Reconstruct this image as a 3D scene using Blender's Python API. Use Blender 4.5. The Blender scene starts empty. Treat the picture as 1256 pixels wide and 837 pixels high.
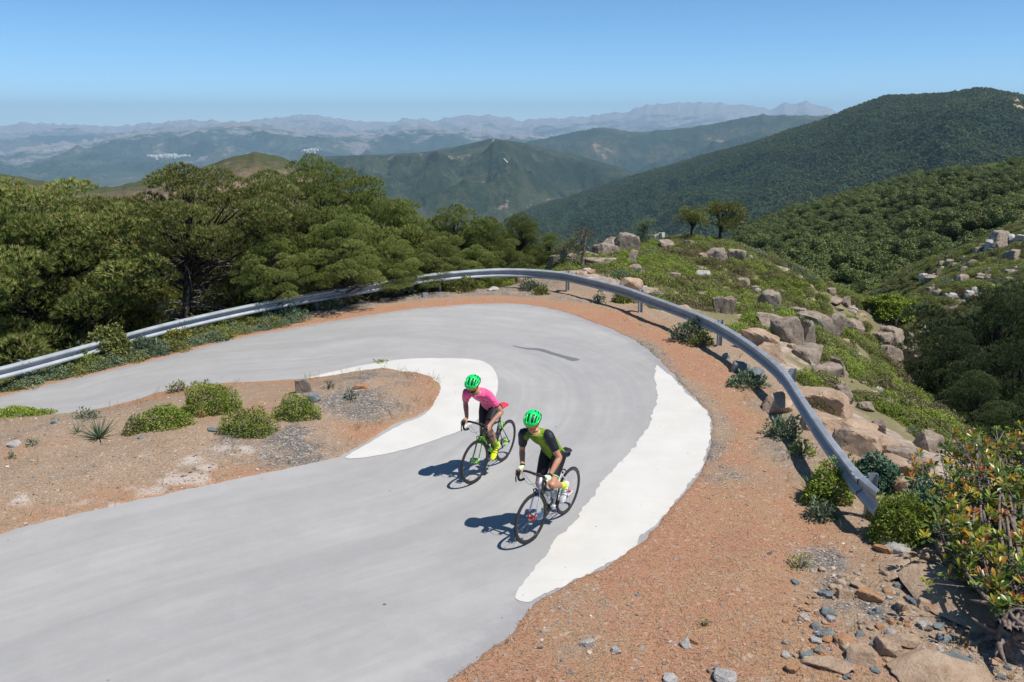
import bpy, math, random
import numpy as np
from mathutils import Vector, Matrix, Euler

# ------------------------------------------------------------------ camera, sky, sun, exposure
SC = bpy.context.scene
COL = SC.collection
FPX, W0, H0, HOR, CAMH = 1040.0, 1256.0, 837.0, 150.0, 5.2
PITCH = math.atan((H0 / 2 - HOR) / FPX)
cam_d = bpy.data.cameras.new('camera')
cam_d.sensor_width = 36.0
cam_d.lens = 36.0 * FPX / W0
cam_d.clip_start = 0.1
cam_d.clip_end = 200000.0
cam = bpy.data.objects.new('camera', cam_d)
COL.objects.link(cam)
cam.location = (0, 0, CAMH)
cam.rotation_euler = (math.pi / 2 - PITCH, 0, 0)
SC.camera = cam
SUN_AZ, SUN_EL = 115.0, 62.0          # azimuth clockwise from +Y
world = bpy.data.worlds.new('World')
SC.world = world
world.use_nodes = True
wt = world.node_tree
wt.nodes.clear()
sky = wt.nodes.new('ShaderNodeTexSky')
sky.sky_type = 'NISHITA'
sky.sun_disc = False
sky.sun_elevation = math.radians(SUN_EL)
sky.sun_rotation = math.radians(SUN_AZ)
sky.altitude = 3000
sky.air_density = 0.75
sky.dust_density = 0.6
sky.ozone_density = 5.0
wb = wt.nodes.new('ShaderNodeBackground')
wb.inputs['Strength'].default_value = 0.135
wo = wt.nodes.new('ShaderNodeOutputWorld')
whs = wt.nodes.new('ShaderNodeHueSaturation')
whs.inputs['Saturation'].default_value = 1.12
whs.inputs['Hue'].default_value = 0.49
wt.links.new(sky.outputs[0], whs.inputs['Color'])
wt.links.new(whs.outputs[0], wb.inputs[0])
wt.links.new(wb.outputs[0], wo.inputs[0])
sd_ = bpy.data.lights.new('sun', 'SUN')
sd_.energy = 5.0
sd_.angle = math.radians(0.5)
sd_.color = (1.0, 0.955, 0.89)
sun = bpy.data.objects.new('sun', sd_)
COL.objects.link(sun)
_s = Vector((math.sin(math.radians(SUN_AZ)) * math.cos(math.radians(SUN_EL)),
             math.cos(math.radians(SUN_AZ)) * math.cos(math.radians(SUN_EL)), math.sin(math.radians(SUN_EL))))
sun.rotation_euler = _s.to_track_quat('Z', 'Y').to_euler()
sun.location = (30, -10, 60)
SC.view_settings.view_transform = 'Standard'
SC.view_settings.look = 'None'
SC.view_settings.exposure = 0.22
SC.view_settings.gamma = 1.0
SC.view_settings.use_curve_mapping = False
SC.render.engine = 'CYCLES'
SC.cycles.max_bounces = 5
SC.cycles.diffuse_bounces = 3
SC.cycles.glossy_bounces = 3
SC.cycles.transmission_bounces = 3
SC.cycles.transparent_max_bounces = 6
SC.cycles.volume_bounces = 0
SC.cycles.sample_clamp_indirect = 6.0
random.seed(7)
RNG = np.random.default_rng(11)
R = math.radians

# ------------------------------------------------------------------ object helpers
def tag(o, label=None, cat=None, group=None, kind=None):
    if label: o['label'] = label
    if cat: o['category'] = cat
    if group: o['group'] = group
    if kind: o['kind'] = kind
    return o

def empty(name, loc=(0, 0, 0), rz=0.0):
    o = bpy.data.objects.new(name, None)
    COL.objects.link(o)
    o.location = loc
    o.rotation_euler = (0, 0, rz)
    o.empty_display_size = 0.2
    return o

def link(name, me, mats=None, parent=None, loc=None):
    o = bpy.data.objects.new(name, me)
    COL.objects.link(o)
    if mats is not None:
        if not isinstance(mats, (list, tuple)): mats = [mats]
        if len(me.materials) == 0:
            for m in mats: me.materials.append(m)
    if parent is not None: o.parent = parent
    if loc is not None: o.location = loc
    return o

def mesh_np(name, V, F, rnd=None, smooth=False, midx=None, attrs=None):
    """V (n,3) float, F (m,k) int: one mesh; rnd is a per-face float."""
    V = np.asarray(V, np.float32); F = np.asarray(F, np.int32)
    me = bpy.data.meshes.new(name)
    m, k = F.shape
    me.vertices.add(len(V)); me.vertices.foreach_set('co', V.ravel())
    me.loops.add(m * k); me.loops.foreach_set('vertex_index', F.ravel())
    me.polygons.add(m)
    me.polygons.foreach_set('loop_start', np.arange(0, m * k, k, dtype=np.int32))
    me.polygons.foreach_set('loop_total', np.full(m, k, np.int32))
    if midx is not None: me.polygons.foreach_set('material_index', np.asarray(midx, np.int32))
    me.polygons.foreach_set('use_smooth', np.full(m, bool(smooth)))
    if rnd is not None:
        a = me.attributes.new('rnd', 'FLOAT', 'FACE')
        a.data.foreach_set('value', np.asarray(rnd, np.float32))
    for kx, v in (attrs or {}).items():
        a = me.attributes.new(kx, 'FLOAT', 'POINT')
        a.data.foreach_set('value', np.asarray(v, np.float32))
    me.update(calc_edges=True)
    me.validate()
    return me

class MB:
    """collects polygons of any size and builds one mesh"""
    def __init__(s): s.v = []; s.f = []; s.m = []
    def add(s, vs, fs, mi=0):
        b = len(s.v); s.v += [tuple(v) for v in vs]
        s.f += [tuple(i + b for i in f) for f in fs]; s.m += [mi] * len(fs)
    def box(s, c, d, rot=None, mi=0):
        x, y, z = d[0] / 2, d[1] / 2, d[2] / 2
        vs = [Vector((i, j, k)) for i in (-x, x) for j in (-y, y) for k in (-z, z)]
        if rot is not None: vs = [rot @ v for v in vs]
        vs = [v + Vector(c) for v in vs]
        s.add(vs, [(0, 1, 3, 2), (4, 6, 7, 5), (0, 4, 5, 1), (2, 3, 7, 6), (0, 2, 6, 4), (1, 5, 7, 3)], mi)
    def tube(s, pts, rad, n=10, cap=True, mi=0, flat=None):
        """tube along points; rad number or list; flat=(ry scale) squashes across"""
        pts = [Vector(p) for p in pts]
        if not isinstance(rad, (list, tuple)): rad = [rad] * len(pts)
        t0 = (pts[1] - pts[0]).normalized()
        up = Vector((0, 0, 1)) if abs(t0.z) < 0.9 else Vector((0, 1, 0))
        a = t0.cross(up).normalized()
        rings = []
        for i, p in enumerate(pts):
            if i == 0: t = pts[1] - pts[0]
            elif i == len(pts) - 1: t = pts[-1] - pts[-2]
            else: t = (pts[i + 1] - pts[i]).normalized() + (pts[i] - pts[i - 1]).normalized()
            t.normalize()
            a = (a - t * a.dot(t)).normalized()
            b = t.cross(a)
            fl = 1.0 if flat is None else flat
            rings.append([p + a * (math.cos(2 * math.pi * j / n) * rad[i] * fl) + b * (math.sin(2 * math.pi * j / n) * rad[i]) for j in range(n)])
        vs = [v for r in rings for v in r]
        fs = [(i * n + j, i * n + (j + 1) % n, (i + 1) * n + (j + 1) % n, (i + 1) * n + j) for i in range(len(pts) - 1) for j in range(n)]
        if cap:
            fs.append(tuple(range(n - 1, -1, -1)))
            fs.append(tuple((len(pts) - 1) * n + j for j in range(n)))
        s.add(vs, fs, mi)
    def torus(s, c, R_, r, ax=Vector((0, 1, 0)), n=48, m=8, sx=1.0, mi=0):
        ax = Vector(ax).normalized()
        u = ax.orthogonal().normalized(); w = ax.cross(u)
        vs = []
        for i in range(n):
            t = 2 * math.pi * i / n
            d = u * math.cos(t) + w * math.sin(t)
            for j in range(m):
                q = 2 * math.pi * j / m
                vs.append(Vector(c) + d * (R_ + r * math.cos(q)) + ax * (r * sx * math.sin(q)))
        fs = [(i * m + j, ((i + 1) % n) * m + j, ((i + 1) % n) * m + (j + 1) % m, i * m + (j + 1) % m) for i in range(n) for j in range(m)]
        s.add(vs, fs, mi)
    def ell(s, c, rad, rot=None, nu=16, nv=10, mi=0):
        vs = []
        for j in range(nv + 1):
            ph = math.pi * j / nv
            for i in range(nu):
                th = 2 * math.pi * i / nu
                v = Vector((math.sin(ph) * math.cos(th) * rad[0], math.sin(ph) * math.sin(th) * rad[1], math.cos(ph) * rad[2]))
                if rot is not None: v = rot @ v
                vs.append(v + Vector(c))
        fs = [(j * nu + i, (j + 1) * nu + i, (j + 1) * nu + (i + 1) % nu, j * nu + (i + 1) % nu) for j in range(nv) for i in range(nu)]
        s.add(vs, fs, mi)
    def build(s, name, mats, parent=None, smooth=True, loc=None):
        me = bpy.data.meshes.new(name)
        me.from_pydata([tuple(v) for v in s.v], [], s.f)
        me.polygons.foreach_set('use_smooth', [smooth] * len(me.polygons))
        me.polygons.foreach_set('material_index', s.m)
        me.update()
        return link(name, me, mats, parent, loc)

# ------------------------------------------------------------------ vectorised noise
def _hash(ix, iy, seed):
    h = (ix.astype(np.int64) * 374761393 + iy.astype(np.int64) * 668265263 + seed * 1442695041) & 0xFFFFFFFF
    h = ((h ^ (h >> 13)) * 1274126177) & 0xFFFFFFFF
    return (h ^ (h >> 16)) & 0xFFFFFFFF

def perlin(x, y, seed=0):
    x = np.asarray(x, float); y = np.asarray(y, float)
    ix = np.floor(x); iy = np.floor(y); fx = x - ix; fy = y - iy
    u = fx * fx * fx * (fx * (fx * 6 - 15) + 10); v = fy * fy * fy * (fy * (fy * 6 - 15) + 10)
    def g(dx, dy):
        a = _hash(ix + dx, iy + dy, seed) / 4294967296.0 * 2 * np.pi
        return np.cos(a) * (fx - dx) + np.sin(a) * (fy - dy)
    n0 = g(0, 0) * (1 - u) + g(1, 0) * u
    n1 = g(0, 1) * (1 - u) + g(1, 1) * u
    return (n0 * (1 - v) + n1 * v) * 1.5

def fbm(x, y, o=4, seed=0, ridged=False, g=0.5):
    s = 0; a = 1.0; t = 0
    for i in range(o):
        n = perlin(x * 2 ** i, y * 2 ** i, seed + i * 17)
        if ridged: n = 1 - 2 * np.abs(n)
        s = s + a * n; t += a; a *= g
    return s / t

def smooth(e0, e1, x):
    t = np.clip((x - e0) / (e1 - e0), 0, 1)
    return t * t * (3 - 2 * t)

# ------------------------------------------------------------------ camera geometry: a pixel of the photograph to a ray
def ray(x, y):
    u = (x - W0 / 2) / FPX; v = (H0 / 2 - y) / FPX
    return np.array([u, math.cos(PITCH) + v * math.sin(PITCH), -math.sin(PITCH) + v * math.cos(PITCH)])

def road_z(X, Y):
    """the far arm of the road falls gently to the left"""
    X = np.asarray(X, float); Y = np.asarray(Y, float)
    s = -X - 2.5
    sp = np.where(s > 0, s * s / (s + 3.0), 0)
    return -0.085 * sp * smooth(12.5, 17.5, Y + 0.25 * X * 0)

def at(x, y, dz=0.0):
    """point where the ray meets the road surface raised by dz"""
    d = ray(x, y); z = dz
    for _ in range(30):
        t = (z - CAMH) / d[2]
        z = 0.5 * z + 0.5 * (float(road_z(d[0] * t, d[1] * t)) + dz)
    return np.array([d[0] * t, d[1] * t, CAMH + d[2] * t])

def atR(x, y, rr):
    """point on the ray at horizontal distance rr"""
    d = ray(x, y)
    return d * (rr / math.hypot(d[0], d[1])) + np.array([0, 0, CAMH])

def atY(x, y, Y):
    d = ray(x, y)
    return d * (Y / d[1]) + np.array([0, 0, CAMH])

# ------------------------------------------------------------------ node materials
class NT:
    def __init__(s, name):
        s.m = bpy.data.materials.new(name); s.m.use_nodes = True
        s.t = s.m.node_tree; s.t.nodes.clear()
        s.out = s.n('ShaderNodeOutputMaterial')
        s.p = s.n('ShaderNodeBsdfPrincipled')
        s.t.links.new(s.p.outputs[0], s.out.inputs[0])
        s._v = None
    def n(s, t): return s.t.nodes.new(t)
    def set(s, sock, v):
        if hasattr(v, 'is_output') or isinstance(v, bpy.types.NodeSocket): s.t.links.new(v, sock)
        elif isinstance(v, (tuple, list)) and len(v) == 3 and sock.type == 'RGBA': sock.default_value = (*v, 1)
        else: sock.default_value = v
    def vec(s, kind='Object', scale=None):
        c = s.n('ShaderNodeTexCoord').outputs[kind]
        if scale is not None:
            mp = s.n('ShaderNodeMapping'); s.t.links.new(c, mp.inputs[0]); mp.inputs['Scale'].default_value = scale
            return mp.outputs[0]
        return c
    def pos(s): return s.n('ShaderNodeNewGeometry').outputs['Position']
    def attr(s, name):
        a = s.n('ShaderNodeAttribute'); a.attribute_name = name; return a.outputs['Fac']
    def mapv(s, v, scale, rot=(0, 0, 0)):
        mp = s.n('ShaderNodeMapping'); s.t.links.new(v, mp.inputs[0])
        mp.inputs['Scale'].default_value = scale; mp.inputs['Rotation'].default_value = rot
        return mp.outputs[0]
    def noise(s, v, scale, detail=4, rough=0.55, dist=0.0):
        n = s.n('ShaderNodeTexNoise'); s.t.links.new(v, n.inputs['Vector'])
        n.inputs['Scale'].default_value = scale; n.inputs['Detail'].default_value = detail
        n.inputs['Roughness'].default_value = rough; n.inputs['Distortion'].default_value = dist
        return n.outputs['Fac']
    def voro(s, v, scale, feature='F1', out='Distance', rnd=1.0):
        n = s.n('ShaderNodeTexVoronoi'); n.feature = feature; s.t.links.new(v, n.inputs['Vector'])
        n.inputs['Scale'].default_value = scale; n.inputs['Randomness'].default_value = rnd
        return n.outputs[out]
    def ramp(s, f, stops, interp='LINEAR'):
        n = s.n('ShaderNodeValToRGB'); n.color_ramp.interpolation = interp
        el = n.color_ramp.elements
        while len(el) < len(stops): el.new(0.5)
        for e, (p, c) in zip(el, stops):
            e.position = p; e.color = (c, c, c, 1) if isinstance(c, (int, float)) else (*c, 1)
        s.set(n.inputs[0], f)
        return n.outputs[0]
    def mix(s, f, a, b, mode='MIX'):
        n = s.n('ShaderNodeMix'); n.data_type = 'RGBA'; n.blend_type = mode
        s.set(n.inputs[0], f); s.set(n.inputs[6], a); s.set(n.inputs[7], b)
        return n.outputs[2]
    def math(s, op, a, b=0.0, clamp=False):
        n = s.n('ShaderNodeMath'); n.operation = op; n.use_clamp = clamp
        s.set(n.inputs[0], a); s.set(n.inputs[1], b)
        return n.outputs[0]
    def sep(s, c):
        n = s.n('ShaderNodeSeparateColor'); s.t.links.new(c, n.inputs[0]); return n.outputs
    def bump(s, h, strength=0.5, dist=0.02, nrm=None):
        n = s.n('ShaderNodeBump'); s.set(n.inputs['Height'], h)
        n.inputs['Strength'].default_value = strength; n.inputs['Distance'].default_value = dist
        if nrm is not None: s.t.links.new(nrm, n.inputs['Normal'])
        return n.outputs[0]
    def fin(s, col, rough=0.8, nrm=None, metal=0.0, spec=0.3, **kw):
        s.set(s.p.inputs['Base Color'], col); s.set(s.p.inputs['Roughness'], rough)
        s.set(s.p.inputs['Metallic'], metal); s.p.inputs['Specular IOR Level'].default_value = spec
        if nrm is not None: s.t.links.new(nrm, s.p.inputs['Normal'])
        for k, v in kw.items(): s.set(s.p.inputs[k], v)
        return s.m

def simple(name, c, rough=0.5, metal=0.0, spec=0.4, var=0.12, scale=30, **kw):
    n = NT(name); f = n.noise(n.vec(), scale, 3)
    lo = tuple(x * (1 - var) for x in c); hi = tuple(min(1, x * (1 + var)) for x in c)
    return n.fin(n.ramp(f, [(0.3, lo), (0.7, hi)]), rough, None, metal, spec, **kw)

def leafmat(name, stops, rough=0.5, transl=0.25, spec=0.3):
    """stops: colour ramp over the per-leaf random value"""
    n = NT(name)
    r = n.attr('rnd')
    oi = n.n('ShaderNodeObjectInfo').outputs['Random']
    c = n.ramp(r, stops)
    hs = n.n('ShaderNodeHueSaturation'); n.t.links.new(c, hs.inputs['Color'])
    mr = n.n('ShaderNodeMapRange'); n.t.links.new(oi, mr.inputs[0]); mr.inputs[3].default_value = 0.8; mr.inputs[4].default_value = 1.2
    n.t.links.new(mr.outputs[0], hs.inputs['Value'])
    col = hs.outputs[0]
    n.fin(col, rough, None, 0, spec)
    if transl > 0:
        tr = n.n('ShaderNodeBsdfTranslucent'); n.t.links.new(col, tr.inputs[0])
        mx = n.n('ShaderNodeMixShader'); mx.inputs[0].default_value = transl
        n.t.links.new(n.p.outputs[0], mx.inputs[1]); n.t.links.new(tr.outputs[0], mx.inputs[2])
        n.t.links.new(mx.outputs[0], n.out.inputs[0])
    return n.m
# ------------------------------------------------------------------ plan outlines (traced once, unprojected to metres on the road surface)
OUTER = [(-420, 585), (-150, 523), (-60, 502), (0, 488), (127, 457), (200, 440), (274, 420), (300, 414), (418, 393), (515, 379), (597, 373), (644, 374),
         (687, 382), (720, 394), (750, 405), (784, 423), (808, 444), (840, 480), (868, 511), (866, 549), (849, 588), (803, 640), (781, 663),
         (757, 683), (707, 709), (664, 729), (652, 741), (617, 780), (577, 811), (540, 834), (430, 905), (250, 990), (-300, 1130)]
INNER = [(-700, 860), (-300, 735), (0, 657), (100, 631), (200, 609), (267, 595), (334, 580), (420, 562), (440, 550), (460, 538), (494, 518), (527, 505),
         (545, 472), (516, 457), (469, 451), (400, 461), (361, 465), (300, 468), (234, 473), (187, 483), (160, 492), (84, 507), (0, 512), (-60, 525), (-420, 620)]
APRON_OUT = [(803, 451), (812, 452), (840, 480), (870, 511), (868, 549), (851, 588), (805, 640), (783, 663), (759, 684), (709, 711), (666, 731), (642, 739),
             (634, 727), (674, 673), (706, 640), (717, 623), (735, 599), (773, 553), (796, 522), (805, 484)]
APRON_IN = [(424, 562), (471, 558), (516, 546), (545, 536), (563, 529), (590, 512), (606, 492), (611, 468), (603, 450), (587, 442), (560, 440), (516, 440),
            (485, 442), (427, 452), (373, 465), (361, 468), (400, 466), (469, 456), (512, 461), (540, 474), (523, 507), (492, 521), (458, 541)]

def plan(pts): return np.array([at(*p)[:2] for p in pts])

def densify(P, step, closed=True):
    out = []
    n = len(P)
    for i in range(n if closed else n - 1):
        p0, p1, p2, p3 = (P[(i - 1) % n], P[i], P[(i + 1) % n], P[(i + 2) % n]) if closed else (P[max(i - 1, 0)], P[i], P[i + 1], P[min(i + 2, n - 1)])
        k = max(1, int(np.linalg.norm(p2 - p1) / step))
        ta = 0.5
        for j in range(k):
            t = j / k
            out.append(0.5 * ((2 * p1) + (-p0 + p2) * t + (2 * p0 - 5 * p1 + 4 * p2 - p3) * t * t + (-p0 + 3 * p1 - 3 * p2 + p3) * t ** 3))
    if not closed: out.append(P[-1])
    return np.array(out)

def seg_dist(X, Y, P, closed=True):
    d = np.full(X.shape, 1e9); n = len(P)
    for i in range(n if closed else n - 1):
        a = P[i]; b = P[(i + 1) % n]; e = b - a; L = e @ e + 1e-12
        t = np.clip(((X - a[0]) * e[0] + (Y - a[1]) * e[1]) / L, 0, 1)
        d = np.minimum(d, (X - a[0] - t * e[0]) ** 2 + (Y - a[1] - t * e[1]) ** 2)
    return np.sqrt(d)

def inside(X, Y, P):
    c = np.zeros(X.shape, bool); n = len(P)
    for i in range(n):
        x1, y1 = P[i]; x2, y2 = P[(i + 1) % n]
        if y1 == y2: continue
        m = ((y1 > Y) != (y2 > Y)) & (X < (x2 - x1) * (Y - y1) / (y2 - y1) + x1)
        c ^= m
    return c

outerP = densify(plan(OUTER), 0.5, False)
innerP = densify(plan(INNER), 0.5, False)
roadP = np.concatenate([outerP, innerP])
# guardrail: centre of the beam, 0.55 above the ground
RAILPX = [(-150, 489), (-60, 470), (0, 458), (102, 431), (200, 404), (300, 381), (380, 366), (458, 353), (522, 342), (594, 335.5), (640, 335), (680, 338), (700, 341),
          (759, 355.5), (794, 367.5), (849, 388), (885, 405), (924, 430), (961, 461), (983, 492.5), (1011, 535), (1036, 569), (1055, 594), (1073, 617)]
railC = np.array([at(x, y, 0.55 - (0.0 if x > 600 else 0.10 * min(1, (600 - x) / 200))) for x, y in RAILPX])
railP = densify(railC[:, :2], 0.25, False)

# ------------------------------------------------------------------ near terrain: heights through control points
CP = []
def cpx(x, y, Yd): p = atY(x, y, Yd); CP.append(tuple(p))
def cw(X, Y, Z): CP.append((X, Y, Z))
for X, Y in [(-3, 2), (0, 2), (4, 2), (8, 2), (-8, 2), (0, 6), (3, 6), (5.5, 7), (7, 6), (-4, 8), (-8, 8), (-14, 6), (0, 10), (3, 10), (4.5, 11), (0, 14), (3.5, 14),
             (0, 18), (3.5, 18.5), (0, 22), (2.5, 22), (4.6, 17), (-4, 12), (-8, 12), (-14, 10), (-20, 4), (-3, -8), (8, -6), (-20, -6), (6, 9), (6.2, 4)]:
    cw(X, Y, 0)
for p in densify(railC[:, :2], 2.5, False):
    cw(p[0], p[1], float(road_z(p[0], p[1])))
for X, Y in [(-5, 18), (-8, 17), (-11, 17), (-15, 17), (-20, 15), (-5, 21), (-9, 14.5), (-14, 14), (-26, 14)]:
    cw(X, Y, float(road_z(X, Y)))
_rl = densify(railC[:, :2], 4.0, False)
for i in range(1, len(_rl) - 1):
    t = _rl[i + 1] - _rl[i - 1]; t /= np.linalg.norm(t); nrm = np.array([-t[1], t[0]])
    p = _rl[i]
    if p[0] < -1.0:
        z0 = float(road_z(*p))
        for d, dz in ((2.0, -0.9), (5, -2.8), (10, -6), (20, -12), (35, -20)):
            q = p + nrm * d; cw(q[0], q[1], z0 + dz)
for a in [(690, 335, 27), (700, 322, 33), (730, 317, 40), (760, 315, 50), (790, 312, 60), (850, 314, 62), (900, 327, 60), (960, 350, 55), (1000, 364, 50),
          (1060, 384, 45), (1140, 412, 42), (800, 344, 31), (850, 338, 38), (900, 400, 22.5), (960, 430, 19.5), (900, 350, 34), (1000, 400, 29), (1060, 420, 30),
          (1100, 460, 26), (1140, 500, 21), (1050, 500, 16.5), (1000, 455, 19), (1050, 540, 13.5), (1130, 560, 13.5), (1200, 600, 12), (1110, 600, 11.5),
          (1180, 560, 15), (1256, 600, 12.5), (1150, 640, 10.2), (1256, 700, 8.8), (1180, 700, 8.9), (1300, 800, 7.5), (1100, 680, 9.2)]:
    cpx(*a)
for a in [(18, 20, -7.0), (14, 24, -6.5), (22, 28, -10), (30, 30, -12), (18, 34, -9.5), (28, 20, -9), (40, 25, -10), (14, 14, -3.2), (20, 12, -4.5), (30, 10, -7), (12, 5, -1.0), (20, 2, -3.5), (45, 5, -12),
          (26, 45, -14), (36, 50, -13), (10, 82, -16), (0, 80, -18), (20, 85, -20), (-10, 60, -18), (-4, 45, -11), (-3, 34, -4), (-2, 29, -1.3), (32, 70, -20), (-15, 95, -38), (0, 115, -38),
          (30, 110, -34), (-40, 60, -36), (-60, 30, -30), (-60, 90, -50), (-45, 0, -8), (-60, 110, -60), (-40, 110, -55), (-60, 0, -14), (-60, -8, -10)]:
    cw(*a)
# the rocky outcrop across the gully on the right
for a in [(1230, 287, 105), (1256, 276, 105), (1160, 345, 88), (1200, 320, 96), (1256, 330, 90), (1120, 400, 76), (1256, 420, 60), (1165, 330, 118), (1060, 420, 95), (1100, 400, 98), (1030, 420, 85), (1125, 365, 104)]:
    cpx(*a)
cw(70, 60, -9); cw(70, 30, -9); cw(70, 115, -24); cw(78, 90, -10)
CPA = np.array(CP)
_A = CPA[:, :2] / 20.0
_d = np.sqrt(((_A[:, None] - _A[None]) ** 2).sum(-1))
_K = np.where(_d > 0, _d ** 2 * np.log(_d + 1e-12), 0) + np.eye(len(_A)) * 1.5e-3
_Pm = np.c_[np.ones(len(_A)), _A]
_M = np.block([[_K, _Pm], [_Pm.T, np.zeros((3, 3))]])
_w = np.linalg.solve(_M, np.r_[CPA[:, 2], 0, 0, 0])
def tps(X, Y):
    x = X.ravel() / 20; y = Y.ravel() / 20
    z = _w[-3] + _w[-2] * x + _w[-1] * y
    for i in range(len(_A)):
        r2 = (x - _A[i, 0]) ** 2 + (y - _A[i, 1]) ** 2
        z = z + _w[i] * 0.5 * r2 * np.log(r2 + 1e-12)
    return z.reshape(X.shape)

def axis(parts):
    out = [np.arange(a, b, s) for a, b, s in parts]
    return np.concatenate(out + [[parts[-1][1]]])
gx = axis([(-62, -24, 0.8), (-24, -12, 0.25), (-12, 9, 0.06), (9, 16, 0.14), (16, 36, 0.35), (36, 82, 0.8)])
gy = axis([(-9, 3, 0.3), (3, 25, 0.06), (25, 45, 0.22), (45, 122, 0.6)])
GX, GY = np.meshgrid(gx, gy)
zb = tps(GX, GY)
rin = inside(GX, GY, roadP)
rsd = seg_dist(GX, GY, roadP) * np.where(rin, -1, 1)
# plateau region (flat, carries the road): inside the rail or right by the road
railLoop = np.concatenate([railP, np.array([[5.2, 8.5], [7.0, 6.5], [8.5, 3], [9, -9], [-62, -9], [-62, 10]])])
pin = inside(GX, GY, railLoop)
psd = seg_dist(GX, GY, railLoop) * np.where(pin, -1, 1)      # positive outside
wp = smooth(0.9, -0.1, psd)                                   # 1 on the plateau
zr = road_z(GX, GY)
out_n = fbm(GX / 3.5, GY / 3.5, 5, 3) * 0.30 - 0.06 + fbm(GX / 0.7, GY / 0.7, 4, 9) * 0.10
out_amp = smooth(0.2, 3.5, psd)
isl = rin * 0
shoulder = smooth(0.15, 1.6, rsd)
bank = 0.05 * shoulder * (1 + 1.3 * fbm(GX / 1.2, GY / 1.2, 4, 21)) + 0.012 * fbm(GX / 0.16, GY / 0.16, 3, 5) * shoulder
front_isl = inside(GX, GY, np.concatenate([innerP, np.array([[-62, 14.0], [-62, 3.0]])])) & (~rin)
isl_h = np.where(front_isl, 0.13 * smooth(0.1, 1.6, rsd) * (1 + 0.7 * fbm(GX / 1.4, GY / 1.4, 4, 33)), 0)
zin = zr + bank + isl_h
zg0 = wp * zin + (1 - wp) * (zb + out_n * out_amp + bank * 0.6)
edge_n = fbm(GX / 0.5, GY / 0.5, 4, 41) * 0.07 + fbm(GX / 0.12, GY / 0.12, 2, 43) * 0.02
ek = smooth(-0.06, 0.10, rsd + edge_n)
ZG = np.where(rsd < 1.2, zg0 * ek + (zr - 0.07) * (1 - ek) + 0.018 * ek * smooth(1.2, 0.3, rsd), zg0)
ZG = ZG.astype(float)

def zg(x, y):
    x = np.atleast_1d(np.asarray(x, float)); y = np.atleast_1d(np.asarray(y, float))
    i = np.clip(np.searchsorted(gx, x) - 1, 0, len(gx) - 2); j = np.clip(np.searchsorted(gy, y) - 1, 0, len(gy) - 2)
    u = np.clip((x - gx[i]) / (gx[i + 1] - gx[i]), 0, 1); v = np.clip((y - gy[j]) / (gy[j + 1] - gy[j]), 0, 1)
    return ZG[j, i] * (1 - u) * (1 - v) + ZG[j, i + 1] * u * (1 - v) + ZG[j + 1, i] * (1 - u) * v + ZG[j + 1, i + 1] * u * v

def gz(x, y): return float(zg(x, y)[0])

def field(A, x, y):
    i = np.clip(np.searchsorted(gx, x) - 1, 0, len(gx) - 2); j = np.clip(np.searchsorted(gy, y) - 1, 0, len(gy) - 2)
    return A[j, i]

def hit(px, py, far=125.0):
    """first point of the near terrain along a ray"""
    d = ray(px, py); hl = math.hypot(d[0], d[1])
    t = np.concatenate([np.arange(4, 30, 0.03), np.arange(30, far, 0.1)]) / hl
    z = CAMH + d[2] * t; g_ = zg(d[0] * t, d[1] * t)
    k = np.argmax(z <= g_)
    if z[k] > g_[k]: k = len(t) - 1
    return np.array([d[0] * t[k], d[1] * t[k], g_[k]])

def px2m(p, npx):
    """metres that npx photograph pixels span at point p"""
    return npx / FPX * math.sqrt(p[0] ** 2 + p[1] ** 2 + (CAMH - p[2]) ** 2)

def blob(x, y, r, ax=1.0):
    """soft patch mask round the ground point of a pixel"""
    p = at(x, y)
    dx = GX - p[0]; dy = GY - p[1]
    return np.exp(-((dx / (r * ax)) ** 2 + (dy / r) ** 2))

# material masks on the ground
dv = seg_dist(GX, GY, roadP)
outside_road = ~front_isl
n1 = fbm(GX / 1.1, GY / 1.1, 5, 61); n2 = fbm(GX / 0.35, GY / 0.35, 4, 67)
litter = np.where(front_isl, 0.42 * np.exp(-dv / 0.8) + 0.32, np.clip(1.05 - 0.16 * np.clip(dv - 0.2, 0, 9), 0.1, 1))
litter = litter * smooth(0.6, -1.0, psd)
lowright = smooth(3.6, 6.0, GX) * smooth(10.5, 8.5, GY) * smooth(1.5, 3.2, rsd)
litter = litter * (1 - 0.62 * lowright) + 0.45 * n1 + 0.25 * n2 + 0.65 * fbm(GX / 2.6, GY / 2.6, 3, 163) - 0.05
farv = smooth(3.0, 0.5, GX) * smooth(14, 17, GY) * (~front_isl)
litter = litter * (1 - farv * smooth(0.5, 1.3, dv) * 0.95)
grav = 0.0 * GX + farv * smooth(0.6, 1.4, dv) * 0.75
redge = smooth(2.0, 3.2, GX) * smooth(11.5, 13.5, GY) * (~front_isl); grav = np.maximum(grav, redge * smooth(0.7, 0.1, dv) * 0.8); litter = litter - redge * smooth(0.6, 0.1, dv) * 0.5
litter = litter * (1 - 0.45 * smooth(2.2, 4.2, dv) * (~front_isl))
for a in [(700, 745, 0.55), (690, 770, 0.45), (735, 745, 0.25), (745, 398, 0.5, 2), (775, 415, 0.5), (860, 560, 0.35), (878, 590, 0.4), (790, 430, .5), (905, 585, .5), (960, 555, 0.5), (700, 790, 0.35), (380, 560, 0.8, 1.5), (330, 545, 0.6, 1.6), (460, 470, 1.0),
          (430, 500, 0.9), (1010, 690, 0.5), (1040, 740, 0.6), (930, 500, .4)]:
    grav = np.maximum(grav, blob(*a))
grav = grav * np.clip(0.62 + 0.9 * n2 + 0.7 * n1, 0, 1.3)
grav = grav + np.where(front_isl, 0.22, 0.12) + 0.55 * n1 - litter * 0.25
pale = 0.0 * GX
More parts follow.
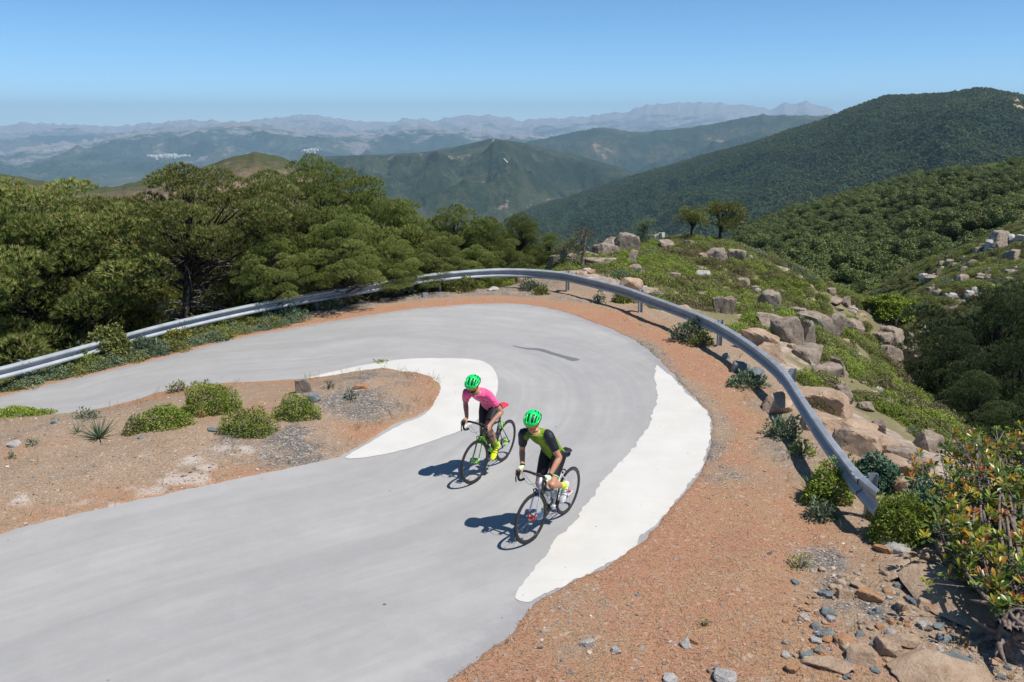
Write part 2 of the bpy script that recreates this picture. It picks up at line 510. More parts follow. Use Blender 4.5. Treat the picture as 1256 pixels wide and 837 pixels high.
for a in [(130, 625, 0.35, 2), (190, 605, 0.3, 2), (230, 590, 0.3, 2.5), (210, 570, 0.3, 2), (290, 560, 0.3, 3), (40, 620, 0.3, 2), (250, 575, .3, 2)]:
    pale = np.maximum(pale, blob(*a))
pale = pale * (0.50 + 1.1 * n2 + 0.6 * n1)
green = smooth(0.7, 2.5, psd) * smooth(-6, 0, GX - 0.05 * GY) * (0.62 + 0.5 * n1)
rocky = smooth(0.2, 1.5, psd) * smooth(-0.1, 0.4, fbm(GX / 2.2, GY / 2.2, 4, 71) + 0.25 * smooth(6, 1, psd)) * smooth(-3, 0, GX)
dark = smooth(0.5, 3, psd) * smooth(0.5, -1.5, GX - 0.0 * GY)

ny, nx = GX.shape
idx = np.arange(nx * ny).reshape(ny, nx)
Fq = np.stack([idx[:-1, :-1], idx[:-1, 1:], idx[1:, 1:], idx[1:, :-1]], -1).reshape(-1, 4)
Vg = np.stack([GX, GY, ZG], -1).reshape(-1, 3)

def ground_material():
    n = NT('ground')
    p = n.pos()
    lit, grv, pal, grn, rck, drk = (n.attr(k) for k in ('litter', 'gravel', 'pale', 'green', 'rocky', 'dark'))
    f1 = n.noise(p, 9, 6, 0.65); f2 = n.noise(p, 42, 5, 0.7); f3 = n.noise(p, 2.2, 5, 0.6)
    peb = n.voro(p, 34, out='Color'); pebs = n.sep(peb)
    pebd = n.voro(p, 34)
    peb2 = n.sep(n.voro(p, 24, out='Color'))
    dirt = n.ramp(f2, [(0.28, (0.13, 0.085, 0.06)), (0.45, (0.28, 0.19, 0.125)), (0.58, (0.385, 0.28, 0.19)), (0.75, (0.50, 0.395, 0.29))])
    stones = n.ramp(pebs[0], [(0.0, (0.10, 0.095, 0.09)), (0.3, (0.20, 0.19, 0.185)), (0.5, (0.30, 0.26, 0.225)), (0.7, (0.24, 0.25, 0.26)), (0.86, (0.40, 0.36, 0.31)), (1.0, (0.55, 0.53, 0.50))])
    stones = n.mix(n.ramp(pebd, [(0.25, 0.0), (0.6, 0.75)]), stones, (0.07, 0.055, 0.045))
    needle = n.noise(n.mapv(p, (1, 1, 1), (0, 0, 0.6)), 95, 4, 0.7, 1.5)
    orange = n.ramp(needle, [(0.28, (0.15, 0.085, 0.055)), (0.45, (0.30, 0.165, 0.09)), (0.56, (0.41, 0.245, 0.135)), (0.72, (0.54, 0.395, 0.25))])
    orange = n.mix(n.ramp(f1, [(0.35, 0.0), (0.68, 0.6)]), orange, (0.33, 0.20, 0.13))
    orange = n.mix(n.ramp(n.math('ADD', f3, n.math('MULTIPLY', n.math('SUBTRACT', lit, 0.6), 0.35)), [(0.46, 0.0), (0.62, 0.55)]), orange, n.ramp(needle, [(0.28, (0.16, 0.065, 0.04)), (0.5, (0.36, 0.165, 0.10)), (0.72, (0.50, 0.28, 0.19))]))
    c = n.mix(n.ramp(n.math('ADD', grv, n.math('MULTIPLY', n.math('SUBTRACT', f1, 0.5), 1.1)), [(0.25, 0.15), (0.75, 0.9)]), dirt, stones)
    lf = n.math('ADD', lit, n.math('MULTIPLY', n.math('SUBTRACT', f1, 0.5), 0.9))
    lf = n.math('ADD', lf, n.math('MULTIPLY', n.math('SUBTRACT', f2, 0.5), 0.9))
    lf = n.math('SUBTRACT', lf, n.math('MULTIPLY', grv, 0.75))
    c = n.mix(n.ramp(lf, [(0.22, 0.0), (0.62, 0.95)]), c, orange)
    # scattered pale and bluish pebbles
    c = n.mix(n.ramp(peb2[1], [(0.93, 0.0), (0.95, 0.5)], 'LINEAR'), c, n.ramp(peb2[2], [(0.2, (0.46, 0.42, 0.37)), (0.5, (0.26, 0.29, 0.30)), (0.8, (0.5, 0.33, 0.22))]))
    c = n.mix(n.ramp(n.math('ADD', pal, n.math('MULTIPLY', n.math('SUBTRACT', f2, 0.5), 0.8)), [(0.35, 0.0), (0.75, 0.65)]), c, (0.52, 0.47, 0.42))
    grass = n.ramp(f2, [(0.3, (0.08, 0.075, 0.035)), (0.5, (0.17, 0.155, 0.075)), (0.7, (0.30, 0.25, 0.15))])
    rock = n.ramp(n.noise(p, 5, 7, 0.65), [(0.3, (0.16, 0.125, 0.10)), (0.5, (0.34, 0.27, 0.215)), (0.7, (0.48, 0.40, 0.33))])
    c = n.mix(n.ramp(n.math('ADD', grn, n.math('MULTIPLY', n.math('SUBTRACT', f3, 0.5), 0.8)), [(0.3, 0.0), (0.55, 0.95)]), c, grass)
    c = n.mix(n.ramp(n.math('ADD', rck, n.math('MULTIPLY', n.math('SUBTRACT', f3, 0.5), 0.8)), [(0.45, 0.0), (0.6, 0.9)]), c, rock)
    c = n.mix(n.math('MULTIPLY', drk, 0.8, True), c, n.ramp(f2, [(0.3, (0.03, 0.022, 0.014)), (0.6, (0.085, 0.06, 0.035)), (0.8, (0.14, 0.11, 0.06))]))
    h = n.math('ADD', n.math('MULTIPLY', f2, 0.6), n.math('MULTIPLY', n.math('SUBTRACT', 1.0, pebd), 0.7))
    h = n.math('ADD', h, n.math('MULTIPLY', needle, 0.35))
    return n.fin(c, 0.95, n.bump(h, 0.75, 0.02), 0, 0.15)
A_ = dict(litter=litter, gravel=grav, pale=pale, green=green, rocky=rocky, dark=dark)
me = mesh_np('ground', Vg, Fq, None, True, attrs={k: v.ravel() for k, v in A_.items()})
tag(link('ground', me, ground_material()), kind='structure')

# ------------------------------------------------------------------ road: one sheet, the soil laps over its edge
sel = (rsd[:-1, :-1] < 0.2) & (rsd[1:, 1:] < 0.2) & (rsd[:-1, 1:] < 0.2) & (rsd[1:, :-1] < 0.2)
Fr = Fq.reshape(ny - 1, nx - 1, 4)[sel]
u_, inv = np.unique(Fr, return_inverse=True)
Vr = np.stack([GX.ravel()[u_], GY.ravel()[u_], (zr.ravel() + 0.0)[u_]], -1)
# distance from the inner edge along the road, used for wheel tracks
din = seg_dist(GX, GY, innerP, False).ravel()[u_]; dout = seg_dist(GX, GY, outerP, False).ravel()[u_]
me = mesh_np('road', Vr, inv.reshape(Fr.shape), None, True, attrs=dict(din=din, dout=dout))
def road_material():
    n = NT('asphalt'); p = n.pos()
    base = n.noise(p, 0.55, 5, 0.6); mid = n.noise(p, 3.5, 5, 0.65); fine = n.noise(p, 130, 3, 0.8)
    agg = n.sep(n.voro(p, 95, out='Color'))[0]
    din_, dout_ = n.attr('din'), n.attr('dout')
    # streaks that follow the bend: noise over (distance from inner edge) stretched along the way
    cx = n.n('ShaderNodeCombineXYZ'); n.t.links.new(n.math('MULTIPLY', din_, 2.2), cx.inputs[0]); n.t.links.new(n.math('MULTIPLY', n.noise(p, 0.22, 2), 3.0), cx.inputs[1])
    streak = n.noise(cx.outputs[0], 1.3, 5, 0.65)
    c = n.ramp(base, [(0.3, (0.320, 0.310, 0.297)), (0.7, (0.388, 0.376, 0.360))])
    c = n.mix(n.ramp(streak, [(0.38, 0.0), (0.68, 0.6)]), c, (0.265, 0.26, 0.258))
    c = n.mix(n.ramp(mid, [(0.45, 0.0), (0.75, 0.22)]), c, (0.445, 0.437, 0.43))
    c = n.mix(n.ramp(fine, [(0.3, 0.40), (0.5, 0.0)]), c, (0.25, 0.243, 0.238))
    wob = n.math('ADD', din_, n.math('MULTIPLY', n.math('SUBTRACT', n.noise(p, 0.35, 3), 0.5), 1.6))
    tr = n.ramp(n.math('MULTIPLY', wob, 0.2), [(0.10, 0.0), (0.19, 0.5), (0.27, 0.0), (0.46, 0.0), (0.56, 0.55), (0.66, 0.05), (0.82, 0.35), (0.95, 0.0)])
    c = n.mix(n.math('MULTIPLY', tr, n.ramp(streak, [(0.3, 0.35), (0.7, 1.0)])), c, (0.262, 0.256, 0.252))
    c = n.mix(n.ramp(agg, [(0.86, 0.0), (1.0, 0.10)]), c, (0.55, 0.54, 0.53))
    # dark, ravelled lip near the outer soil edge
    lip = n.math('ADD', dout_, n.math('MULTIPLY', n.math('SUBTRACT', mid, 0.5), 0.7))
    c = n.mix(n.ramp(lip, [(0.0, 0.55), (0.3, 0.0)]), c, (0.235, 0.23, 0.24))
    spot = n.voro(p, 1.1)
    c = n.mix(n.ramp(spot, [(0.015, 0.85), (0.03, 0.0)]), c, (0.06, 0.055, 0.05))
    h = n.math('ADD', n.math('MULTIPLY', fine, 0.5), n.math('MULTIPLY', mid, 0.6))
    return n.fin(c, 0.85, n.bump(h, 0.35, 0.008), 0, 0.3)
tag(link('road', me, road_material()), kind='structure')

from mathutils.geometry import delaunay_2d_cdt
def sheet(name, poly, lift, mat, jag, step=0.05, grid=0.4):
    P = densify(poly, step)
    Pn = np.roll(P, -1, 0) - np.roll(P, 1, 0); Pn /= np.linalg.norm(Pn, axis=1)[:, None] + 1e-9
    nr = np.stack([Pn[:, 1], -Pn[:, 0]], 1)
    P = P + nr * (perlin(P[:, 0] / 0.16, P[:, 1] / 0.16, 5) * jag + perlin(P[:, 0] / 0.6, P[:, 1] / 0.6, 8) * jag * 1.3 + perlin(P[:, 0] / 0.05, P[:, 1] / 0.05, 15) * jag * .5)[:, None]
    xs, ys = np.meshgrid(np.arange(P[:, 0].min(), P[:, 0].max(), grid), np.arange(P[:, 1].min(), P[:, 1].max(), grid))
    m = inside(xs, ys, P) & (seg_dist(xs, ys, P) > 0.1)
    vs = [Vector(p) for p in P] + [Vector(p) for p in zip(xs[m], ys[m])]
    r = delaunay_2d_cdt(vs, [(i, (i + 1) % len(P)) for i in range(len(P))], [], 1, 1e-5)
    V = [(v.x, v.y, float(road_z(v.x, v.y)) + lift) for v in r[0]]
    mb = MB(); mb.add(V, [tuple(f) for f in r[2]])
    o = mb.build(name, mat, None, True)
    return o
def apron_material():
    n = NT('apron_concrete'); p = n.pos()
    a = n.noise(p, 1.3, 5, 0.6); b = n.noise(p, 28, 5, 0.7); fine = n.noise(p, 120, 3, 0.7)
    c = n.ramp(a, [(0.3, (0.51, 0.49, 0.45)), (0.7, (0.58, 0.56, 0.52))])
    c = n.mix(n.ramp(b, [(0.3, 0.3), (0.5, 0.0)]), c, (0.54, 0.51, 0.465))
    cr = n.voro(p, 0.55, 'DISTANCE_TO_EDGE')
    cr2 = n.math('ADD', cr, n.math('MULTIPLY', n.math('SUBTRACT', n.noise(p, 2.5, 4), 0.5), 0.03))
    c = n.mix(n.ramp(cr2, [(0.001, 0.22), (0.004, 0.0)]), c, (0.45, 0.42, 0.38))
    dust = n.noise(p, 0.8, 6, 0.7)
    c = n.mix(n.ramp(dust, [(0.52, 0.0), (0.72, 0.45)]), c, (0.52, 0.47, 0.41))
    sp = n.voro(p, 1.9)
    c = n.mix(n.ramp(sp, [(0.02, 0.8), (0.035, 0.0)]), c, (0.18, 0.13, 0.09))
    return n.fin(c, 0.8, n.bump(n.math('ADD', b, fine), 0.25, 0.006), 0, 0.3)
am = apron_material()
tag(sheet('concrete_apron', plan(APRON_OUT), 0.006, am, 0.032), kind='structure')
tag(sheet('concrete_apron', plan(APRON_IN), 0.006, am, 0.013), kind='structure')
# tar-filled crack on the bend
ck = plan([(628, 424), (645, 427), (663, 428), (680, 433), (694, 437), (711, 441), (702, 443), (690, 439), (676, 435), (660, 430), (644, 428.4)])
tag(sheet('road_crack', ck, 0.005, simple('tar', (0.15, 0.15, 0.155), 0.7), 0.012, 0.04, 0.3), kind='structure')
# ------------------------------------------------------------------ far terrain: each range a sheet of real hills at its own distance
def curve(pts, xs):
    a = np.array(pts, float)
    return [np.interp(xs, a[:, 0], a[:, k]) for k in range(1, a.shape[1])]

PATCH = {}
def range_patch(name, crest, foot, ncol, nrow, mat, gul, gsc, crestn=0.0, back=0.35, seed=1, px0=-330, px1=1590, bow=0.0, store=None):
    """crest/foot: (pixel x, pixel y, horizontal distance). Rows run from the foot up to the crest and down behind it."""
    xs = np.linspace(px0, px1, ncol)
    cy, cr = curve(crest, xs); fy, fr = curve(foot, xs)
    th = np.arctan((xs - W0 / 2) / (FPX * math.cos(PITCH)))
    def zof(x, y, r):
        d = np.stack([(x - W0 / 2) / FPX, math.cos(PITCH) + (H0 / 2 - y) / FPX * math.sin(PITCH), -math.sin(PITCH) + (H0 / 2 - y) / FPX * math.cos(PITCH)], -1)
        h = np.hypot(d[:, 0], d[:, 1])
        return CAMH + d[:, 2] / h * r, d[:, :2] / h[:, None]
    zc, dc = zof(xs, cy, cr); zf, _ = zof(xs, fy, fr)
    t = np.concatenate([np.linspace(0, 1, nrow), 1 + np.linspace(0, 1, max(10, nrow // 4))[1:] * back])
    T = t[:, None]
    rr = fr + (cr - fr) * T
    prof = np.where(T <= 1, T + bow * T * (1 - T), 1 - (T - 1) * 1.1)
    Z = np.where(T <= 1, zf + (zc - zf) * prof, zc - (T - 1) * 0.45 * np.abs(cr - fr) - (T - 1) ** 2 * 0.5 * np.abs(cr - fr))
    X = dc[:, 0] * rr; Y = dc[:, 1] * rr
    env = np.clip(np.minimum(1, np.abs(1 - T) * 2.6), 0, 1) ** 1.3 * smooth(0, 0.12, T)
    n = fbm(X / gsc, Y / gsc, 6, seed, True, 0.52)
    n2 = fbm(X / gsc * 0.33, Y / gsc * 0.33, 4, seed + 5)
    Z = Z + gul * env * (n - 0.35) * 0.9 + gul * 0.22 * env * n2
    cn = (fbm(xs / 26.0, xs * 0 + seed, 5, seed, True, 0.45) - 0.3)
    Z = Z + crestn * cn[None] * np.exp(-((T - 1) / 0.22) ** 2)
    # the crest stays the crest: nothing in front of it stands higher in the view than the ridge line itself
    lim = CAMH + (zc - CAMH) / cr * rr - 0.0012 * rr * np.clip((1 - T) * 8, 0, 1)
    Z = np.where(T < 1, np.minimum(Z, lim), Z)
    nr_, nc_ = Z.shape
    ii = np.arange(nr_ * nc_).reshape(nr_, nc_)
    F = np.stack([ii[:-1, :-1], ii[:-1, 1:], ii[1:, 1:], ii[1:, :-1]], -1).reshape(-1, 4)
    me = mesh_np(name, np.stack([X, Y, Z], -1).reshape(-1, 3), F, None, True, attrs=dict(up=np.broadcast_to(T, Z.shape).ravel()))
    o = link(name, me, mat); tag(o, kind='structure')
    if store: PATCH[store] = (xs, t, X, Y, Z)
    return o

def hill_mat(name, forest, scrub, bare, s, bare_at=0.66, scrub_at=0.5, bump=0.6, extra=None):
    """forest/scrub/bare cover that follows noise; s is the size of the cover patches in metres"""
    n = NT(name); p = n.pos()
    big = n.noise(p, 1 / s, 7, 0.62); med = n.noise(p, 5 / s, 6, 0.65); fine = n.noise(p, 34 / s, 4, 0.8)
    tree = n.voro(p, 60 / s)
    k = n.math('ADD', n.math('MULTIPLY', big, 0.6), n.math('MULTIPLY', med, 0.4))
    f_ = n.mix(n.ramp(fine, [(0.35, 0.0), (0.65, 1.0)]), tuple(c * 0.6 for c in forest), tuple(c * 1.5 for c in forest))
    c = n.mix(n.ramp(k, [(scrub_at - 0.03, 0.0), (scrub_at + 0.04, 1.0)]), f_, n.mix(n.ramp(fine, [(0.4, 0.0), (0.62, 1.0)]), tuple(c * 0.7 for c in scrub), tuple(c * 1.25 for c in scrub)))
    c = n.mix(n.ramp(k, [(bare_at - 0.02, 0.0), (bare_at + 0.03, 1.0)]), c, n.mix(n.ramp(fine, [(0.4, 0.0), (0.6, 1.0)]), tuple(c * 0.7 for c in bare), bare))
    if extra: c = extra(n, p, c, fine, med)
    h = n.math('ADD', n.math('MULTIPLY', tree, 0.6), n.math('MULTIPLY', fine, 0.6))
    return n.fin(c, 0.95, n.bump(h, bump, s * 0.012), 0, 0.1)

# valley floor out to the horizon
_v = NT('valley'); _p = _v.pos()
vb = _v.noise(_p, 0.0006, 8, 0.65); vf = _v.noise(_p, 0.006, 6, 0.75)
vc = _v.mix(_v.ramp(vb, [(0.42, 0.0), (0.6, 1.0)]), (0.035, 0.055, 0.03), (0.10, 0.10, 0.06))
vc = _v.mix(_v.ramp(vf, [(0.58, 0.0), (0.66, 0.8)]), vc, (0.30, 0.25, 0.19))
valley_mat = _v.fin(vc, 0.95, None, 0, 0.1)
_rr = np.geomspace(500, 31500, 260); _th = np.radians(np.linspace(-75, 75, 420))
_T, _Rr = np.meshgrid(_th, _rr); VX = np.sin(_T) * _Rr; VY = np.cos(_T) * _Rr
VZ = -620 + 120 * (fbm(VX / 4200, VY / 4200, 6, 201, True) - 0.3) * smooth(1500, 5000, _Rr) - smooth(900, 500, _Rr) * 60
_ii = np.arange(VX.size).reshape(VX.shape)
me = mesh_np('valley', np.stack([VX, VY, VZ], -1).reshape(-1, 3), np.stack([_ii[:-1, :-1], _ii[:-1, 1:], _ii[1:, 1:], _ii[1:, :-1]], -1).reshape(-1, 4), None, True)
tag(link('valley', me, valley_mat), kind='structure')

# 26 km: pale limestone sierra on the skyline
def limestone(n, p, c, fine, med):
    u = n.attr('up')
    k = n.math('ADD', u, n.math('MULTIPLY', n.math('SUBTRACT', med, 0.5), 1.2))
    return n.mix(n.ramp(k, [(0.45, 0.0), (0.75, 0.9)]), c, n.mix(n.ramp(fine, [(0.4, 0.0), (0.6, 1.0)]), (0.15, 0.14, 0.14), (0.40, 0.365, 0.35)))
range_patch('far_mountains', [(-330, 166, 27000), (-80, 158, 27000), (0, 157, 27000), (30, 152, 27000), (70, 154, 27000), (130, 157, 27000), (190, 152, 27000), (250, 148, 27000), (300, 151, 27000), (330, 147, 27000),
             (380, 142, 27000), (430, 150, 27000), (470, 152, 27000), (500, 146, 27000), (530, 149, 27000), (560, 144, 27000), (605, 142, 27000), (640, 149, 27000), (680, 147, 27000), (720, 144, 27000),
             (765, 139, 27000), (795, 130, 27000), (850, 127, 27000), (900, 129, 27000), (940, 135, 27000), (965, 127, 27000), (990, 126, 27000), (1020, 136, 27000), (1060, 150, 27000), (1340, 165, 27000), (1600, 165, 27000)],
            [(-330, 196, 19500), (1600, 190, 19500)], 900, 120, hill_mat('sierra', (0.03, 0.05, 0.04), (0.10, 0.10, 0.085), (0.27, 0.245, 0.23), 2600, 0.60, 0.48, 0.3, limestone), 420, 3600, 110, 0.3, 11)
# 17 km: second row, rocky tops over blue woods
range_patch('mountains', [(-330, 196, 17000), (-80, 190, 17000), (0, 189, 17000), (50, 181, 17000), (120, 173, 17000), (170, 164, 17000), (230, 158, 17000), (290, 153, 17000), (330, 156, 17000), (360, 161, 17000),
             (420, 166, 17000), (470, 162, 17000), (520, 157, 17000), (560, 160, 17000), (640, 166, 17000), (740, 172, 17000), (860, 180, 17000), (1600, 190, 17000)],
            [(-330, 232, 9800), (1600, 232, 9800)], 900, 150, hill_mat('sierra_slopes', (0.025, 0.042, 0.028), (0.06, 0.075, 0.05), (0.22, 0.195, 0.18), 1700, 0.575, 0.50, 0.9,
            lambda n, p, c, fine, med: n.mix(n.ramp(n.math('ADD', n.attr('up'), n.math('MULTIPLY', n.math('SUBTRACT', med, 0.5), 1.5)), [(0.72, 0.0), (0.95, 0.7)]), c, (0.30, 0.27, 0.25))), 420, 2000, 110, 0.3, 23, bow=-0.35)
# 9 km and 6 km: wooded ridges in the middle
range_patch('wooded_ridge', [(-330, 260, 9000), (380, 235, 9000), (480, 205, 9000), (560, 187, 9000), (640, 176, 9000), (690, 166, 9000), (735, 157, 9000), (780, 163, 9000), (830, 159, 9000), (880, 152, 9000), (935, 141, 9000),
             (980, 143, 9000), (1030, 142, 9000), (1080, 158, 9000), (1600, 170, 9000)],
            [(-330, 300, 6200), (1600, 262, 6200)], 800, 150, hill_mat('ridge_woods', (0.024, 0.042, 0.026), (0.06, 0.07, 0.04), (0.30, 0.22, 0.16), 800, 0.61, 0.52, 1.2), 320, 1200, 18, 0.3, 31, 300, 1590)
range_patch('wooded_ridge', [(-330, 300, 5600), (300, 215, 5600), (400, 192, 5600), (470, 190, 5600), (520, 187, 5600), (560, 180, 5600), (604, 170, 5600), (640, 175, 5500), (700, 189, 5400), (760, 205, 5200), (830, 232, 5000), (900, 262, 4800), (1600, 320, 4800)],
            [(-330, 340, 3300), (600, 285, 3300), (1600, 330, 3300)], 800, 220, hill_mat('ridge_woods_near', (0.022, 0.038, 0.020), (0.055, 0.066, 0.036), (0.30, 0.24, 0.18), 380, 0.61, 0.50, 1.4), 290, 800, 1.5, 0.3, 37, -100, 1300, store='C')
# 2.6 km: the long dark forest ridge on the right
def fire_line(n, p, c, fine, med):
    k = n.math('ADD', n.attr('up'), n.math('MULTIPLY', n.math('SUBTRACT', med, 0.5), 0.45))
    return n.mix(n.ramp(k, [(1.0, 0.0), (1.06, 0.8)]), c, (0.20, 0.17, 0.10))
range_patch('forest_ridge', [(200, 380, 4300), (480, 318, 4200), (560, 285, 4000), (640, 258, 3800), (700, 241, 3600), (760, 221, 3400), (820, 204, 3300), (870, 189, 3200), (920, 177, 3100), (960, 163, 3000), (1010, 148, 2900),
             (1040, 135, 2800), (1085, 119, 2700), (1120, 118, 2650), (1160, 116, 2600), (1205, 109, 2600), (1256, 119, 2600), (1340, 140, 2600), (1600, 190, 2700)],
            [(200, 440, 1900), (640, 345, 1900), (900, 335, 1500), (1600, 330, 1200)], 900, 260,
            hill_mat('ridge_forest', (0.018, 0.036, 0.018), (0.035, 0.06, 0.026), (0.30, 0.21, 0.14), 420, 0.69, 0.575, 1.0, fire_line), 95, 430, 4, 0.3, 41, 400, 1590, store='E', bow=0.25)
# 700 m: the bare brown hump behind the pines
range_patch('brown_hill', [(-330, 230, 700), (-60, 214, 760), (0, 214, 760), (40, 220, 740), (100, 232, 720), (150, 228, 720), (200, 214, 710), (240, 210, 700), (275, 196, 690), (312, 187, 690), (345, 193, 690), (372, 206, 690), (410, 226, 690), (520, 290, 700), (600, 340, 700)],
            [(-330, 330, 420), (600, 420, 420)], 420, 110, hill_mat('heath', (0.06, 0.058, 0.026), (0.13, 0.10, 0.06), (0.25, 0.175, 0.125), 42, 0.50, 0.40, 0.9,
            lambda n, p, c, fine, med: n.mix(n.ramp(n.math('ADD', n.attr('up'), n.math('MULTIPLY', n.math('SUBTRACT', med, 0.5), 0.8)), [(0.84, 0.0), (0.93, 0.9)]), c, (0.05, 0.065, 0.025))), 14, 70, 1, 0.5, 53, -330, 620, store='G')
# slope below the pines, joining the plateau to the valley
range_patch('hillside', [(-330, 560, 60), (300, 430, 90), (760, 330, 130), (1300, 420, 130), (1600, 420, 120)], [(-330, 420, 900), (600, 330, 900), (1600, 330, 900)], 200, 60,
            hill_mat('hillside', (0.03, 0.045, 0.02), (0.07, 0.07, 0.035), (0.2, 0.15, 0.1), 60), 4, 80, 0, 0.03, 59)
# 150-560 m: forested hill on the right
def bald(n, p, c, fine, med): return c
range_patch('forest_hill', [(820, 372, 300), (880, 326, 340), (912, 292, 360), (960, 270, 400), (1010, 256, 430), (1060, 241, 460), (1110, 226, 490), (1150, 214, 510), (1200, 206, 530), (1256, 203, 550), (1340, 200, 560), (1600, 205, 560)],
            [(820, 520, 120), (900, 470, 110), (1000, 420, 120), (1080, 402, 130), (1150, 400, 125), (1256, 360, 125), (1600, 330, 125)], 420, 200,
            hill_mat('hill_floor', (0.03, 0.045, 0.018), (0.075, 0.08, 0.035), (0.36, 0.27, 0.19), 30, 0.62, 0.5), 9, 60, 1.5, 0.5, 61, 820, 1590, store='F')

def patch_z(key, px, t):
    """point of a stored range at pixel column px and slope fraction t"""
    xs, ts, X, Y, Z = PATCH[key]
    i = np.clip(np.searchsorted(xs, px) - 1, 0, len(xs) - 2); u = (px - xs[i]) / (xs[i + 1] - xs[i])
    j = np.clip(np.searchsorted(ts, t) - 1, 0, len(ts) - 2); v = (t - ts[j]) / (ts[j + 1] - ts[j])
    f = lambda A: (A[j, i] * (1 - u) + A[j, i + 1] * u) * (1 - v) + (A[j + 1, i] * (1 - u) + A[j + 1, i + 1] * u) * v
    return np.stack([f(X), f(Y), f(Z)], -1)

def patch_pick(key, pxy):
    """slope fraction on a range whose surface shows nearest to pixel y"""
    px, py = pxy
    ts = np.linspace(0.02, 1, 300)
    P = patch_z(key, np.full(300, float(px)), ts)
    z = P[:, 2] - CAMH; dep = P[:, 1] * math.cos(PITCH) - z * math.sin(PITCH); up = P[:, 1] * math.sin(PITCH) + z * math.cos(PITCH)
    yy = H0 / 2 - FPX * up / dep
    k = int(np.argmin(np.abs(yy - py)))
    return P[k]

def ribbon(name, key, pts, w, mat, lift):
    P = [patch_pick(key, p) for p in pts]
    Q = densify(np.array(P), 25.0, False)
    V = []; F = []
    for i, q in enumerate(Q):
        t = Q[min(i + 1, len(Q) - 1)] - Q[max(i - 1, 0)]; s = np.array([t[1], -t[0], 0]); s /= np.linalg.norm(s) + 1e-9
        up = np.array([0, 0, lift])
        for k in (-1, 1): V.append(q + up + s * w * k)
        if i: F.append((2 * i - 2, 2 * i - 1, 2 * i + 1, 2 * i))
    mb = MB(); mb.add(V, F); return tag(mb.build(name, mat), kind='structure')
track_m = simple('track_dust', (0.34, 0.29, 0.23), 0.9)
ribbon('dirt_track', 'C', [(606, 172), (604, 176), (608, 181), (606, 186)], 3.5, track_m, 6)
ribbon('dirt_track', 'C', [(618, 196), (622, 200), (626, 206)], 4, track_m, 6)
ribbon('dirt_track', 'E', [(760, 222), (740, 230), (715, 238), (700, 243)], 5, track_m, 5)
ribbon('dirt_track', 'E', [(1243, 121), (1250, 131), (1262, 146)], 8, simple('firebreak', (0.36, 0.28, 0.17), 0.9), 4)
ribbon('dirt_track', 'E', [(910, 275), (922, 276), (936, 275)], 5, track_m, 5)

# ------------------------------------------------------------------ haze
hz = NT('haze_air')
hz.t.nodes.remove(hz.p)
pv = hz.n('ShaderNodeVolumePrincipled')
pv.inputs['Color'].default_value = (0.52, 0.78, 1.0, 1)
pv.inputs['Density'].default_value = 4.7e-5
pv.inputs['Anisotropy'].default_value = 0.0
hz.t.links.new(pv.outputs[0], hz.out.inputs['Volume'])
mb = MB(); mb.box((0, 13500, -170), (76000, 39000, 1680))
tag(mb.build('haze', hz.m, None, False), kind='stuff')
# ------------------------------------------------------------------ guardrail
def galv():
    n = NT('galvanised_steel'); p = n.vec()
    a = n.noise(p, 3.0, 5, 0.6); b = n.noise(n.mapv(p, (1, 1, 6)), 14, 5, 0.7); r = n.noise(p, 1.7, 6, 0.7)
    c = n.ramp(a, [(0.3, (0.30, 0.325, 0.35)), (0.7, (0.43, 0.455, 0.48))])
    c = n.mix(n.ramp(b, [(0.5, 0.0), (0.75, 0.5)]), c, (0.30, 0.31, 0.33))
    c = n.mix(n.ramp(r, [(0.62, 0.0), (0.74, 0.55)]), c, (0.30, 0.17, 0.09))
    return n.fin(c, n.ramp(a, [(0.2, 0.5), (0.8, 0.68)]), n.bump(b, 0.1, 0.004), 0.4, 0.5)
galv_m = galv()
rail = empty('guardrail', (float(railP[-1][0]), float(railP[-1][1]), 0))
tag(rail, 'long grey galvanised W-beam guardrail on steel posts round the outside of the bend', 'guardrail')
ROFF = Vector(rail.location)
RC = densify(railC, 0.2, False)
_L = np.r_[0, np.cumsum(np.linalg.norm(np.diff(RC[:, :2], axis=0), axis=1))]
Ltot = _L[-1]
def rail_at(s):
    p = np.array([np.interp(s, _L, RC[:, k]) for k in range(3)])
    q = np.array([np.interp(min(s + 0.3, Ltot), _L, RC[:, k]) for k in range(2)]) - np.array([np.interp(max(s - 0.3, 0), _L, RC[:, k]) for k in range(2)])
    q /= np.linalg.norm(q)
    return p, q, np.array([q[1], -q[0]])        # point, along, towards the road
PROF = [(-0.156, 0.004), (-0.150, 0.022), (-0.122, 0.078), (-0.112, 0.083), (-0.082, 0.083), (-0.070, 0.078), (-0.026, 0.010), (-0.014, 0.004), (0.014, 0.004), (0.026, 0.010),
        (0.070, 0.078), (0.082, 0.083), (0.112, 0.083), (0.122, 0.078), (0.150, 0.022), (0.156, 0.004)]
